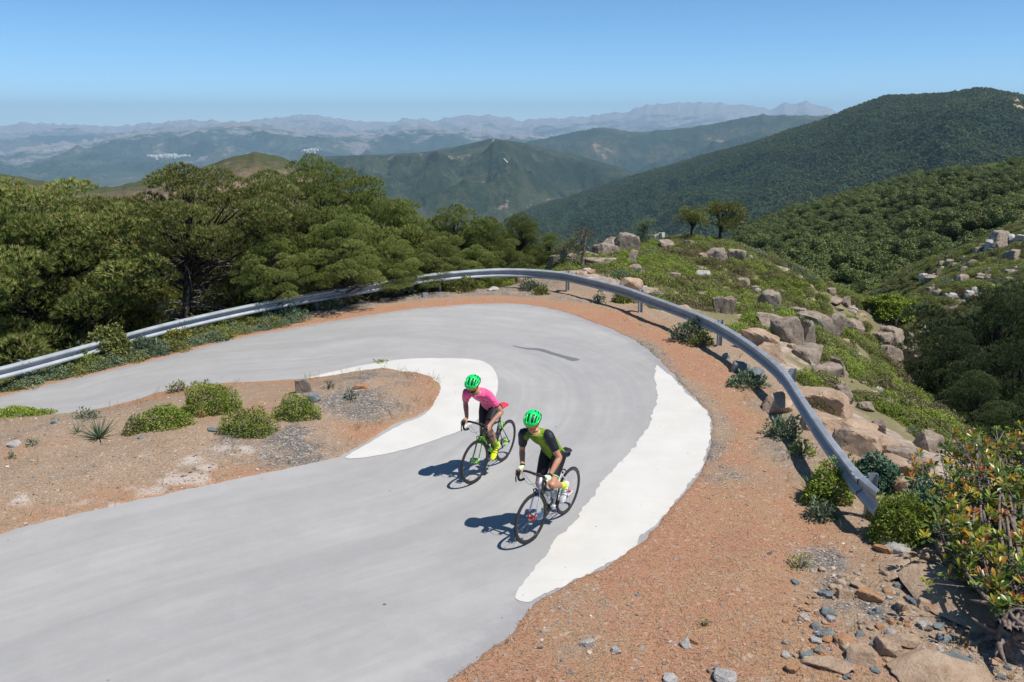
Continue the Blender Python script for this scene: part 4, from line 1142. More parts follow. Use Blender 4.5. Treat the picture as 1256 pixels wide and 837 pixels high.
def make_rider(label, K, peds, S, BAR, bar_w=0.21):
    r = empty('person'); tag(r, label, 'person')
    hip_c = Vector(K['hip']); S0 = Vector(K['sh'])
    sh = {-1: S0 - Vector(K['shv']), 1: S0 + Vector(K['shv'])}
    wrist = {s: S(BAR + Vector((0.030, s * (bar_w + 0.004), 0.060))) for s in (-1, 1)}
    elb = {s: ik(sh[s], wrist[s], 0.300, 0.265, Vector((-0.75, s * K.get('elb', 0.55), -0.1))) for s in (-1, 1)}
    hip = {s: hip_c + Vector((0.01, s * 0.088, -0.02)) for s in (-1, 1)}
    ank, knee, toe, heel = {}, {}, {}, {}
    for s in (-1, 1):
        pd = peds[0] if s < 0 else peds[1]
        tilt = K['foot'][0 if s < 0 else 1]                       # heel-up angle
        fd = Vector((math.cos(tilt), s * 0.05, -math.sin(tilt)))
        up = Vector((math.sin(tilt), 0, math.cos(tilt)))
        y = Vector((0, -s * 0.012, 0))
        toe[s] = pd + y + fd * 0.090 + up * 0.030; heel[s] = pd + y - fd * 0.165 + up * 0.035
        ank[s] = pd + y - fd * 0.125 + up * 0.105
        knee[s] = ik(hip[s], ank[s], 0.425, 0.425, Vector((1, s * K['knee'][0 if s < 0 else 1], 0.25)))
    dv_ = S0 - hip_c; TL = dv_.length; dv_.normalize(); nb = Vector((-dv_.z, 0, dv_.x)).normalized()
    tc = [hip_c - dv_ * 0.05, hip_c + dv_ * 0.18 * TL + nb * 0.022, hip_c + dv_ * 0.45 * TL + nb * 0.050, hip_c + dv_ * 0.73 * TL + nb * 0.040, S0 + nb * 0.016, S0 + dv_ * 0.065 + nb * 0.020]
    hw = [0.148, 0.138, 0.146, 0.172, 0.150, 0.068]; hd = [0.112, 0.098, 0.096, 0.104, 0.078, 0.056]
    TC = catmull(tc, 4); HW = interp_list(hw, 4); HD = interp_list(hd, 4)
    NK = tc[-1]
    # head frame
    Hc = Vector(K['head'])
    HR = Matrix.Rotation(K['yaw'], 3, 'Z') @ Matrix.Rotation(K['pitch'], 3, 'Y') @ Matrix.Rotation(K.get('roll', 0), 3, 'X')
    def Hd(x, y, z): return Hc + HR @ Vector((x, y, z))
    # --- body: one continuous surface
    b = MB(); loft(b, TC, [x - 0.014 for x in HW], [x - 0.014 for x in HD])
    b.tube([NK - dv_ * 0.03, Hd(-0.035, 0, -0.06)], [0.060, 0.055], 16)
    b.ell(Hd(-0.012, 0, 0.018), (0.098, 0.076, 0.100), HR, 20, 14)
    b.ell(Hd(0.024, 0, -0.048), (0.066, 0.056, 0.068), HR, 18, 12)                     # jaw
    b.ell(Hd(0.068, 0, -0.092), (0.024, 0.026, 0.018), HR, 12, 8)                      # chin
    b.tube([Hd(0.085, 0, 0.008), Hd(0.108, 0, -0.032), Hd(0.086, 0, -0.044)], [0.010, 0.017, 0.012], 10)   # nose
    for s in (-1, 1):
        b.ell(Hd(0.072, s * 0.030, 0.024), (0.018, 0.024, 0.010), HR, 10, 8)           # brow
        b.ell(Hd(0.060, s * 0.040, -0.030), (0.024, 0.020, 0.022), HR, 10, 8)          # cheek
        b.ell(Hd(-0.008, s * 0.079, -0.012), (0.018, 0.009, 0.030), HR, 10, 8)         # ear
    for s in (-1, 1):
        b.tube(catmull([sh[s] + Vector((-0.02, -s * 0.05, 0)), sh[s], sh[s].lerp(elb[s], 0.5), elb[s]], 3), interp_list([0.050, 0.049, 0.046, 0.037], 3), 14)
        b.tube(catmull([elb[s].lerp(sh[s], 0.06), elb[s], elb[s].lerp(wrist[s], 0.3), wrist[s]], 3), interp_list([0.038, 0.038, 0.040, 0.026], 3), 14)
        # hand on the hood: palm, four fingers curled round it, thumb inside
        Q = lambda x, y, z: S(BAR + Vector((x, s * (bar_w + y), z)))
        b.tube([wrist[s], Q(0.045, 0.004, 0.050)], [0.027, 0.027], 10)
        b.tube([Q(0.040, 0.004, 0.048), Q(0.068, 0.006, 0.042), Q(0.100, 0.008, 0.036)], [0.026, 0.029, 0.022], 12)
        b.tube([Q(0.045, 0.020, 0.036), Q(0.105, 0.020, 0.032)], [0.019, 0.017], 10)
        for k, (x0, ln) in enumerate(((0.112, 1.0), (0.092, 1.08), (0.072, 1.0), (0.053, 0.82))):
            b.tube([Q(x0, 0.014, 0.034), Q(x0 + 0.008, 0.034, 0.016), Q(x0 + 0.016, 0.034, -0.012 * ln), Q(x0 + 0.020, 0.018, -0.034 * ln), Q(x0 + 0.018, 0.004, -0.040 * ln)],
                   [0.0098, 0.0096, 0.009, 0.0085, 0.007], 8)
        b.tube([Q(0.048, -0.006, 0.040), Q(0.070, -0.028, 0.026), Q(0.098, -0.032, 0.008), Q(0.112, -0.026, -0.004)], [0.015, 0.012, 0.0105, 0.0085], 8)
    for s in (-1, 1):
        b.tube(catmull([hip[s] + Vector((-0.02, 0, 0.03)), hip[s].lerp(knee[s], 0.25), hip[s].lerp(knee[s], 0.65), knee[s]], 3), interp_list([0.088, 0.082, 0.066, 0.052], 3), 16)
        cf = (knee[s] - ank[s]).cross(Vector((0, 1, 0))).normalized()
        if cf.x > 0: cf = -cf
        b.tube(catmull([knee[s].lerp(hip[s], 0.06), knee[s], knee[s].lerp(ank[s], 0.32) + cf * 0.014, knee[s].lerp(ank[s], 0.7), ank[s]], 3), interp_list([0.052, 0.050, 0.054, 0.037, 0.032], 3), 16)
        b.ell(knee[s] + Vector((0.018, 0, 0.012)), (0.036, 0.036, 0.040), None, 10, 8)
        fx = (toe[s] - heel[s]).normalized(); b.tube([ank[s], heel[s] + fx * 0.045], [0.030, 0.018], 10); b.tube([ank[s], heel[s] + fx * 0.11], [0.026, 0.014], 10)
    body = fuse(b, 'body', K['skin'], r, 0.0058, 3, 0.4)
    # --- face: mouth, eyebrows, beard shadow
    mb = MB(); mb.tube([Hd(0.083, -0.020, -0.063), Hd(0.090, 0, -0.061), Hd(0.083, 0.020, -0.063)], [0.003, 0.006, 0.003], 8); mb.build('mouth', lip_m, r)
    if K.get('beard'):
        mb = MB(); mb.ell(Hd(0.028, 0, -0.058), (0.067, 0.0575, 0.060), HR, 16, 12)
        mb.v = mb.v; mb.build('beard', K['beard'], r)
    mb = MB(); mb.ell(Hd(-0.040, 0, -0.004), (0.072, 0.0775, 0.078), HR, 16, 12); mb.build('hair', hair_m, r)
    for s in (-1, 1):
        mb = MB(); mb.ell(Hd(0.078, s * 0.030, 0.003), (0.011, 0.013, 0.011), HR, 10, 8); mb.build('eye', simple('eye_white', (0.7, 0.68, 0.65), 0.3), r)
    # --- glasses
    mb = MB(); vs = []; n = 17
    for j, z in enumerate((0.027, 0.012, -0.006, -0.024)):
        for i in range(n):
            a = (i / (n - 1) - 0.5) * 2 * 1.15
            zz = z - (0.012 if j == 3 else 0.004 * (j == 2)) * (0 if abs(a) < 0.16 else math.sin(min(1, abs(a) / 1.15) * math.pi)) + (0.014 if j == 3 and abs(a) < 0.16 else 0)
            vs.append(Hd(-0.004 + 0.108 * math.cos(a) * (1.0 - 0.03 * j * 0), 0.089 * math.sin(a), zz))
    mb.add(vs, [(j * n + i, j * n + i + 1, (j + 1) * n + i + 1, (j + 1) * n + i) for j in range(3) for i in range(n - 1)])
    gl = mb.build('glasses', K['lens'], r)
    sm = gl.modifiers.new('t', 'SOLIDIFY'); sm.thickness = 0.003
    mb = MB(); mb.tube([Hd(-0.003 + 0.110 * math.cos(a), 0.091 * math.sin(a), 0.028) for a in np.linspace(-1.2, 1.2, 15)], 0.0042, 6)
    for s in (-1, 1): mb.tube([Hd(0.036, s * 0.086, 0.026), Hd(-0.02, s * 0.085, 0.018)], 0.004, 6)
    mb.build('frame', K.get('gframe', black_plastic), gl)
    # --- helmet
    def shellpt(u, v, k=1.0):
        """u 0 front..1 back over the crown, v -1..1 across"""
        th = (u * 1.06 - 0.03) * math.pi; ph = v * math.pi / 2 * 1.0
        x = math.cos(th) * (0.146 if th < math.pi / 2 else 0.150); z = math.sin(th) * 0.122
        y = math.sin(ph) * 0.106 * (0.72 + 0.28 * math.sin(max(0.0, min(math.pi, th)))) ** 0.6
        cz = math.cos(ph)
        return Hd(-0.008 + x * k * (0.35 + 0.65 * cz) ** 0.5, y * k, 0.030 + z * k * cz ** 0.75 + (0.010 if u < 0.5 else -0.022) * (1 - cz) * (1 - math.sin(max(0, min(math.pi, th)))))
    nu, nv = 44, 46
    vs = [shellpt(i / nu, (j / nv) * 2 - 1) for i in range(nu + 1) for j in range(nv + 1)]
    fs, fb = [], []
    slots = [(-0.84, -0.65), (-0.58, -0.37), (-0.30, -0.09), (0.09, 0.30), (0.37, 0.58), (0.65, 0.84)]
    for i in range(nu):
        for j in range(nv):
            u = (i + 0.5) / nu; v = (j + 0.5) / nv * 2 - 1
            hole = False
            for q, (a0, a1) in enumerate(slots):
                c_ = abs((a0 + a1) / 2)
                for (u0, u1) in (((0.12, 0.45), (0.52, 0.86)) if c_ < 0.6 else ((0.22, 0.50), (0.58, 0.80))):
                    if a0 < v < a1 and u0 < u < u1:
                        e = min((u - u0), (u1 - u)) / 0.06; w_ = (a1 - a0) / 2 * min(1, e)
                        if abs(v - (a0 + a1) / 2) < w_: hole = True
            
            f = (i * (nv + 1) + j, i * (nv + 1) + j + 1, (i + 1) * (nv + 1) + j + 1, (i + 1) * (nv + 1) + j)
            if not hole: fs.append(f)
    mb = MB(); mb.add(vs, fs)
    # darker band along the lower rim and the back
    for q, f in enumerate(fs):
        i = f[0] // (nv + 1); j = f[0] % (nv + 1); u = (i + .5) / nu; v = abs((j + .5) / nv * 2 - 1)
        if v > 0.90 or u > 0.88 or (u > 0.62 and v > 0.62): mb.m[q] = 1
    hm = mb.build('helmet', [helm_g, helm_k], r)
    sm = hm.modifiers.new('t', 'SOLIDIFY'); sm.thickness = 0.018; sm.offset = -1
    mb = MB(); mb.add([shellpt(i / 20, (j / 20) * 2 - 1, 0.87) for i in range(21) for j in range(21)], [(i * 21 + j, i * 21 + j + 1, (i + 1) * 21 + j + 1, (i + 1) * 21 + j) for i in range(20) for j in range(20)])
    mb.build('liner', helm_k, hm)
    mb = MB()
    for s in (-1, 1):
        mb.tube([Hd(0.02, s * 0.086, 0.02), Hd(0.012, s * 0.078, -0.035), Hd(0.025, s * 0.045, -0.108), Hd(0.03, 0, -0.122)], 0.0035, 6)
        mb.tube([Hd(-0.06, s * 0.080, 0.02), Hd(0.012, s * 0.078, -0.035)], 0.0035, 6)
    mb.build('strap', black_plastic, hm)
    # --- jersey
    b = MB(); loft(b, TC[:-1], [x + 0.004 for x in HW[:-1]], [x + 0.004 for x in HD[:-1]])
    cuff = {s: sh[s].lerp(elb[s], K.get('sleeve', 0.62)) for s in (-1, 1)}
    sb = MB()
    for s in (-1, 1):
        tgt = b if not K.get('sleeve_mat') else sb
        b.tube([sh[s] + Vector((-0.03, -s * 0.07, -0.005)), sh[s] + Vector((-0.005, -s * 0.008, 0))], [0.080, 0.070], 16)
        tgt.tube([sh[s] + Vector((-0.01, -s * 0.03, 0)), sh[s], sh[s].lerp(elb[s], 0.3), cuff[s]], [0.070, 0.0675, 0.060, 0.054], 16)
    jr = fuse(b, 'jersey', K['jersey'], r, 0.0065, 5, 0.5)
    if K.get('sleeve_mat'):
        for s in (-1, 1):
            q = MB(); q.tube(catmull([sh[s] + Vector((-0.03, -s * 0.055, 0.004)), sh[s] + Vector((0, 0, 0.002)), sh[s].lerp(elb[s], 0.3), cuff[s]], 3), interp_list([0.069, 0.0695, 0.063, 0.056], 3), 18)
            fuse(q, 'sleeve', K['sleeve_mat'], jr, 0.006, 4, 0.5)
    for s in (-1, 1):
        d = (elb[s] - sh[s]).normalized()
        mb = MB(); mb.tube([cuff[s] - d * 0.010, cuff[s] + d * 0.006], [0.0548, 0.0535], 18); mb.build('cuff', K['cuff'], jr)
    mb = MB(); mb.torus(NK - dv_ * 0.026, 0.058, 0.012, dv_ + Vector((0, 0, 0.25)), 28, 8); mb.build('collar', K['collar'], jr)
    if K.get('zip'):
        # zip down the chest
        mb = MB(); pts = []
        for c, d_ in list(zip(TC, HD))[8:-1]:
            pass
        P = []
        for i in range(9, len(TC) - 1):
            t = (TC[i + 1] - TC[i - 1]).normalized(); bb_ = t.cross(Vector((0, 1, 0))).normalized()
            if bb_.z > 0: bb_ = -bb_
            P.append(TC[i] + bb_ * (HD[i] + 0.0035))
        mb.tube(P, 0.004, 6); mb.build('zip', K['zip'], jr)
    for (u, y) in K.get('logos', ()):
        i = int(u); t = (TC[i + 1] - TC[i - 1]).normalized(); bb_ = t.cross(Vector((0, 1, 0))).normalized()
        if bb_.z > 0: bb_ = -bb_
        yy = y; zz = math.sqrt(max(0, 1 - (yy / HW[i]) ** 2))
        mb = MB(); mb.ell(TC[i] + Vector((0, yy, 0)) + bb_ * ((HD[i] + 0.0035) * zz), (0.012, 0.012, 0.010), None, 8, 6); mb.build('logo', black_plastic, jr)
    # --- shorts
    b = MB(); loft(b, [hip_c - dv_ * 0.10 - nb * 0.005] + TC[:7], [0.13] + [x + 0.001 for x in HW[:7]], [0.09] + [x + 0.001 for x in HD[:7]])
    hem = {s: hip[s].lerp(knee[s], 0.74) for s in (-1, 1)}
    for s in (-1, 1):
        b.tube([hip[s] + Vector((-0.03, 0, 0.03)), hip[s].lerp(knee[s], 0.25), hip[s].lerp(knee[s], 0.65), hem[s]], [0.097, 0.090, 0.074, 0.0685], 18)
    so = fuse(b, 'shorts', short_m, r, 0.0075, 5, 0.5)
    for s in (-1, 1):
        d = (knee[s] - hip[s]).normalized()
        mb = MB(); mb.tube([hem[s] - d * 0.012, hem[s] + d * 0.004], [0.0700, 0.0685], 20); mb.build('hem', K['hem'], so)
    # --- socks, shoes
    for i, s in enumerate((-1, 1)):
        a0 = ank[s].lerp(knee[s], 0.30)
        mb = MB(); mb.tube(catmull([a0, ank[s].lerp(knee[s], 0.12), ank[s], ank[s] + (heel[s] - ank[s]) * 0.4], 3), interp_list([0.0415, 0.038, 0.038, 0.040], 3), 14)
        mb.tube([ank[s], ank[s] + (heel[s] - ank[s]) * 0.5 + (toe[s] - heel[s]).normalized() * 0.05, heel[s] + (toe[s] - heel[s]).normalized() * 0.11], [0.036, 0.034, 0.022], 12)
        mb.build('sock', K['sock'], r)
        b = MB(); td = (toe[s] - heel[s]).normalized(); up = (ank[s] - heel[s]); up = (up - td * up.dot(td)).normalized(); lat = Vector((0, 1, 0))
        rings = []; m = 16
        for t, w_, h0, h1 in ((-0.030, 0.018, 0.0, 0.035), (-0.022, 0.030, -0.022, 0.062), (0.02, 0.036, -0.028, 0.078), (0.06, 0.036, -0.026, 0.070), (0.11, 0.041, -0.022, 0.044), (0.16, 0.047, -0.024, 0.032), (0.21, 0.046, -0.024, 0.024), (0.25, 0.036, -0.020, 0.014), (0.268, 0.018, -0.012, 0.004)):
            c = heel[s] + td * t
            for j in range(m):
                q = 2 * math.pi * j / m; zz = math.sin(q)
                rings.append(c + lat * (w_ * math.cos(q)) + up * (h1 * zz if zz > 0 else -h0 * zz))
        b.add(rings, [(a * m + j, a * m + (j + 1) % m, (a + 1) * m + (j + 1) % m, (a + 1) * m + j) for a in range(8) for j in range(m)] + [tuple(range(m - 1, -1, -1)), tuple(range(8 * m, 9 * m))])
        shoe = fuse(b, 'shoe', K['shoe'], r, 0.006, 3, 0.5)
        mb = MB()
        for t, hh, w_ in ((0.075, 0.062, 0.036), (0.115, 0.045, 0.041), (0.150, 0.034, 0.045)):
            c = heel[s] + td * t
            mb.tube([c + lat * (w_ * math.cos(q) * 1.04) + up * (hh * math.sin(q) * 1.05) for q in np.linspace(0.1, math.pi - 0.1, 9)], 0.0045, 6)
        mb.tube([heel[s] + td * 0.09 + lat * (s * 0.040) + up * 0.02, heel[s] + td * 0.09 + lat * (s * 0.049) + up * 0.02], 0.012, 10)
        mb.build('shoe_strap', K['strap'], shoe)
        mb = MB(); c = heel[s] + td * 0.12 - up * 0.028; mb.tube([heel[s] - up * 0.020 + td * 0.0, heel[s] - up * 0.026 + td * 0.15, heel[s] - up * 0.022 + td * 0.24], [0.024, 0.032, 0.022], 10, flat=1.0)
        mb.v = [v - up * 0.0 for v in map(Vector, mb.v)]
        # flatten the sole
        mb.v = [v - up * ((v - heel[s]).dot(up) + 0.024) * 0.72 for v in mb.v]
        mb.build('sole', K.get('sole', black_plastic), shoe)
    # --- gloves
    if K.get('glove'):
        for s in (-1, 1):
            Q = lambda x, y, z: S(BAR + Vector((x, s * (bar_w + y), z)))
            b = MB()
            b.tube([wrist[s].lerp(elb[s], 0.07), wrist[s], Q(0.045, 0.004, 0.050)], [0.031, 0.0305, 0.030], 12)
            b.tube([Q(0.040, 0.004, 0.049), Q(0.068, 0.006, 0.043), Q(0.100, 0.008, 0.037)], [0.030, 0.033, 0.026], 12)
            b.tube([Q(0.045, 0.021, 0.038), Q(0.105, 0.021, 0.034)], [0.0225, 0.0205], 10)
            for x0 in (0.112, 0.092, 0.072, 0.053): b.tube([Q(x0, 0.014, 0.034), Q(x0 + 0.006, 0.032, 0.018)], [0.0125, 0.0118], 8)
            gv = fuse(b, 'glove', K['glove'], r, 0.0055, 3, 0.4)
            mb = MB(); d = (elb[s] - wrist[s]).normalized(); mb.tube([wrist[s] - d * 0.004, wrist[s] + d * 0.022], [0.0325, 0.0325], 14); mb.build('glove_cuff', short_m, gv)
    return r

green_f = simple('lime_paint', (0.22, 0.62, 0.03), 0.25, 0, 0.5, var=0.05)
white_f = simple('white_paint', (0.62, 0.64, 0.68), 0.25, 0, 0.5, var=0.04)
red_m = simple('red_anodised', (0.75, 0.03, 0.03), 0.3, 0.2, 0.5)
white_s = simple('white_leather', (0.74, 0.74, 0.74), 0.4, var=0.05)
yell_s = simple('yellow_leather', (0.72, 0.80, 0.02), 0.4, var=0.05)
neon_s = simple('neon_sock', (0.60, 0.85, 0.06), 0.7, var=0.05)
rimk = simple('black_rim', (0.03, 0.03, 0.033), 0.35, 0.3)
red_sad = simple('red_saddle', (0.75, 0.035, 0.07), 0.4)
C1 = dict(frame=carbon, accent=green_f, fork=simple('dark_lime_paint', (0.10, 0.28, 0.03), 0.3), tip=simple('lime_tip', (0.45, 0.75, 0.03), 0.3), rim=rimk, hub=green_f, brake=green_f, stem=black_plastic, bands=[(0.08, 0.42), (0.6, 0.9)], stay_band=True)
C2 = dict(frame=white_f, accent=carbon, fork=simple('pale_blue_paint', (0.50, 0.58, 0.72), 0.25, 0, 0.5), tip=red_m, rim=rimk, hub=red_m, brake=alloy_dark, stem=black_plastic, bands=[(0.14, 0.30), (0.72, 0.82)], bag=True, crank=alloy_dark)
def place(objs, P, hd, lean):
    for o in objs:
        o.matrix_world = Matrix.Translation(P) @ Matrix.Rotation(hd, 4, 'Z') @ Matrix.Rotation(-lean, 4, 'X')
bot_k = simple('smoke_bottle', (0.05, 0.05, 0.055), 0.3); bot_c = simple('clear_bottle', (0.42, 0.46, 0.46), 0.25)
bk1, pd1, hd1, S1, B1 = make_bike('black and lime green road bicycle with a red saddle under the rider in pink', C1, 198, R(-8), [bot_k, bot_k], red_sad)
rd1 = make_rider('person in a pink jersey, black shorts and green helmet riding the lime green bicycle', dict(
    skin=skin1, jersey=pink_mat(), cuff=simple('dark_cuff', (0.10, 0.01, 0.03), 0.6), collar=simple('pink_collar', (0.6, 0.05, 0.15), 0.6), hem=short_m, sock=simple('lime_sock', (0.30, 0.42, 0.03), 0.7),
    shoe=yell_s, strap=black_plastic, lens=lens_m, zip=simple('white_zip', (0.75, 0.7, 0.7), 0.5), beard=hair_m, logos=[(14, 0.085), (12, 0.11)],
    foot=(R(18), R(38)), knee=(0.10, 0.10), yaw=R(10), pitch=R(17), elb=0.5, hip=(0.41, -0.10, 1.04), sh=(0.84, -0.10, 1.335), shv=(-0.035, 0.175, 0.005), head=(0.925, -0.15, 1.495)), pd1, S1, B1)
place([bk1, rd1], (-0.1244, 12.5628, 0.004), 4.242, R(4.5))
bk2, pd2, hd2, S2, B2 = make_bike('white and silver road bicycle with a black saddle and saddle bag nearer the camera', C2, -62, R(-7), [bot_c, bot_c], simple('black_saddle', (0.02, 0.02, 0.023), 0.45))
rd2 = make_rider('person in a neon green and black jersey with white shoes riding the white bicycle', dict(
    skin=skin2, jersey=neon_mat(), sleeve_mat=simple('black_sleeve', (0.012, 0.014, 0.022), 0.55), cuff=short_m, collar=simple('lime_collar', (0.35, 0.55, 0.04), 0.6), hem=simple('mint_hem', (0.25, 0.60, 0.25), 0.6),
    sock=neon_s, shoe=white_s, strap=simple('grey_strap', (0.35, 0.35, 0.36), 0.5), lens=lens_m, beard=None, gframe=simple('orange_frame', (0.8, 0.2, 0.03), 0.4),
    glove=simple('pale_glove', (0.62, 0.72, 0.45), 0.6), foot=(R(18), R(58)), knee=(0.06, 0.10), yaw=R(14), pitch=R(15), elb=0.5, hip=(0.42, -0.05, 1.04), sh=(0.775, -0.13, 1.375), shv=(-0.02, 0.172, 0.022), head=(0.80, -0.185, 1.545)), pd2, S2, B2)
place([bk2, rd2], (0.7425, 10.6841, 0.004), 4.1557, R(4.0))
# ------------------------------------------------------------------ rocks
def rockmat(name, stops, lich=0.25, scale=4.0):
    n = NT(name); p = n.vec('Object'); g = n.pos()
    a = n.noise(g, scale, 7, 0.65); f = n.noise(g, scale * 9, 5, 0.75); r = n.n('ShaderNodeObjectInfo').outputs['Random']
    k = n.math('ADD', n.math('MULTIPLY', a, 0.7), n.math('MULTIPLY', f, 0.3))
    c = n.ramp(k, stops)
    c = n.mix(n.ramp(n.noise(g, scale * 2.3, 5, 0.7), [(0.56, 0.0), (0.7, lich)]), c, (0.06, 0.055, 0.05))
    c = n.mix(n.ramp(n.noise(g, scale * 1.3, 4, 0.6), [(0.58, 0.0), (0.7, lich * 0.9)]), c, (0.40, 0.39, 0.35))
    cr = n.voro(g, scale * 0.9, 'DISTANCE_TO_EDGE')
    cr = n.math('ADD', cr, n.math('MULTIPLY', n.math('SUBTRACT', f, 0.5), 0.10))
    c = n.mix(n.ramp(cr, [(0.0, 0.12), (0.02, 0.0)]), c, (0.05, 0.04, 0.035))
    h = n.math('ADD', n.math('MULTIPLY', a, 1.0), n.math('MULTIPLY', f, 0.5))
    return n.fin(c, 0.9, n.bump(h, 0.9, 0.07), 0, 0.2)
granite = rockmat('granite', [(0.30, (0.10, 0.082, 0.07)), (0.48, (0.275, 0.215, 0.165)), (0.68, (0.46, 0.38, 0.305))], 0.6)
ochre = rockmat('ochre_rock', [(0.3, (0.26, 0.17, 0.115)), (0.48, (0.43, 0.30, 0.205)), (0.7, (0.57, 0.44, 0.32))], 0.12)
slate = rockmat('blue_slate', [(0.3, (0.085, 0.10, 0.105)), (0.48, (0.20, 0.225, 0.23)), (0.7, (0.40, 0.415, 0.40))], 0.1, 7)
pale_r = rockmat('pale_rock', [(0.3, (0.28, 0.26, 0.24)), (0.48, (0.46, 0.43, 0.40)), (0.7, (0.62, 0.59, 0.55))], 0.15, 7)
orange_r = rockmat('orange_rock', [(0.3, (0.30, 0.14, 0.07)), (0.48, (0.46, 0.25, 0.13)), (0.7, (0.58, 0.36, 0.21))], 0.08, 7)
RM = dict(g=granite, o=ochre, s=slate, p=pale_r, r=orange_r)

import bmesh
_ico = {}
ROCKS = []
RINFO = []
def ico(sub):
    if sub not in _ico:
        bm = bmesh.new(); bmesh.ops.create_icosphere(bm, subdivisions=sub, radius=1.0)
        V = np.array([v.co[:] for v in bm.verts]); F = np.array([[v.index for v in f.verts] for f in bm.faces]); bm.free()
        _ico[sub] = (V, F)
    return _ico[sub]

def rock_shape(seed, dims, sub=4, planes=12, rough=0.055):
    """angular stone: a sphere cut by random planes, then weathered"""
    rg = np.random.default_rng(seed); V, F = ico(sub)
    N = rg.normal(size=(planes, 3)); N /= np.linalg.norm(N, axis=1)[:, None]
    N = np.r_[N, [[0, 0, 1]]]; D = np.r_[rg.uniform(0.52, 0.92, planes), rg.uniform(0.55, 0.8)]
    dots = V @ N.T
    r = np.min(np.where(dots > 0.05, D[None] / np.maximum(dots, 0.05), 9.0), axis=1); r = np.minimum(r, 1.22)
    P = V * r[:, None]
    q = P * 2.2 + seed
    nz = fbm(q[:, 0] + q[:, 2] * 0.7, q[:, 1] - q[:, 2] * 0.6, 5, seed)
    nr2 = fbm(q[:, 0] * 1.7 + q[:, 2], q[:, 1] * 1.7 + q[:, 2] * 0.5, 4, seed + 9, True)
    P = P * (1 + rough * 2.0 * nz[:, None] + rough * 1.6 * np.minimum(nr2, 0.3)[:, None])
    return P * (np.array(dims) / 2), F

def foot(px, py):
    """ground point of a pixel; a ray that just clears the crest of the spur stands on the crest"""
    p = hit(px, py)
    if p[1] > 66 and px < 1100:
        d = ray(px, py); t = np.arange(25, 66, 0.4); g_ = zg(d[0] / d[1] * t, t); k = int(np.argmax((g_ - CAMH) / t))
        p = np.array([d[0] / d[1] * t[k], t[k], g_[k]])
    return p
def add_rock(name, px, py, w, h, key, label, cat='rock', depth=1.0, yaw=0.0, sink=0.25, seed=None, group=None, tilt=(0, 0), p=None, sub=4):
    """w, h: size in photograph pixels of what shows above the ground; (px, py): where its foot stands"""
    if p is None: p = foot(px, py)
    W = px2m(p, w); Hh = px2m(p, h) / math.cos(math.radians(12))
    seed = seed if seed is not None else int(px * 7 + py)
    V, F = rock_shape(seed, (W * 1.04, W * depth, Hh * 1.5), sub, 12 if max(w, h) > 40 else 8, 0.05)
    E = Euler((R(tilt[0]), R(tilt[1]), yaw)).to_matrix()
    V = V @ np.array(E).T
    me = mesh_np(name, V, F, None, False if max(w, h) < 9 else True)
    if max(w, h) >= 9:
        bm = bmesh.new(); bm.from_mesh(me)
        for e in bm.edges:
            if len(e.link_faces) == 2 and e.calc_face_angle(0) > R(13): e.smooth = False
        bm.to_mesh(me); bm.free()
    o = link(name, me, RM[key])
    ROCKS.append((p[0], p[1] + W * depth * 0.3, max(W, W * depth) * 0.5))
    o.location = (p[0], p[1] + W * depth * 0.3, p[2] + V[:, 2].max() * (1 - 2 * sink) * 0.55)
    tag(o, label, cat, group); o['_k'] = key
    RINFO.append((o, key, px, py, w, label, group))
    return o

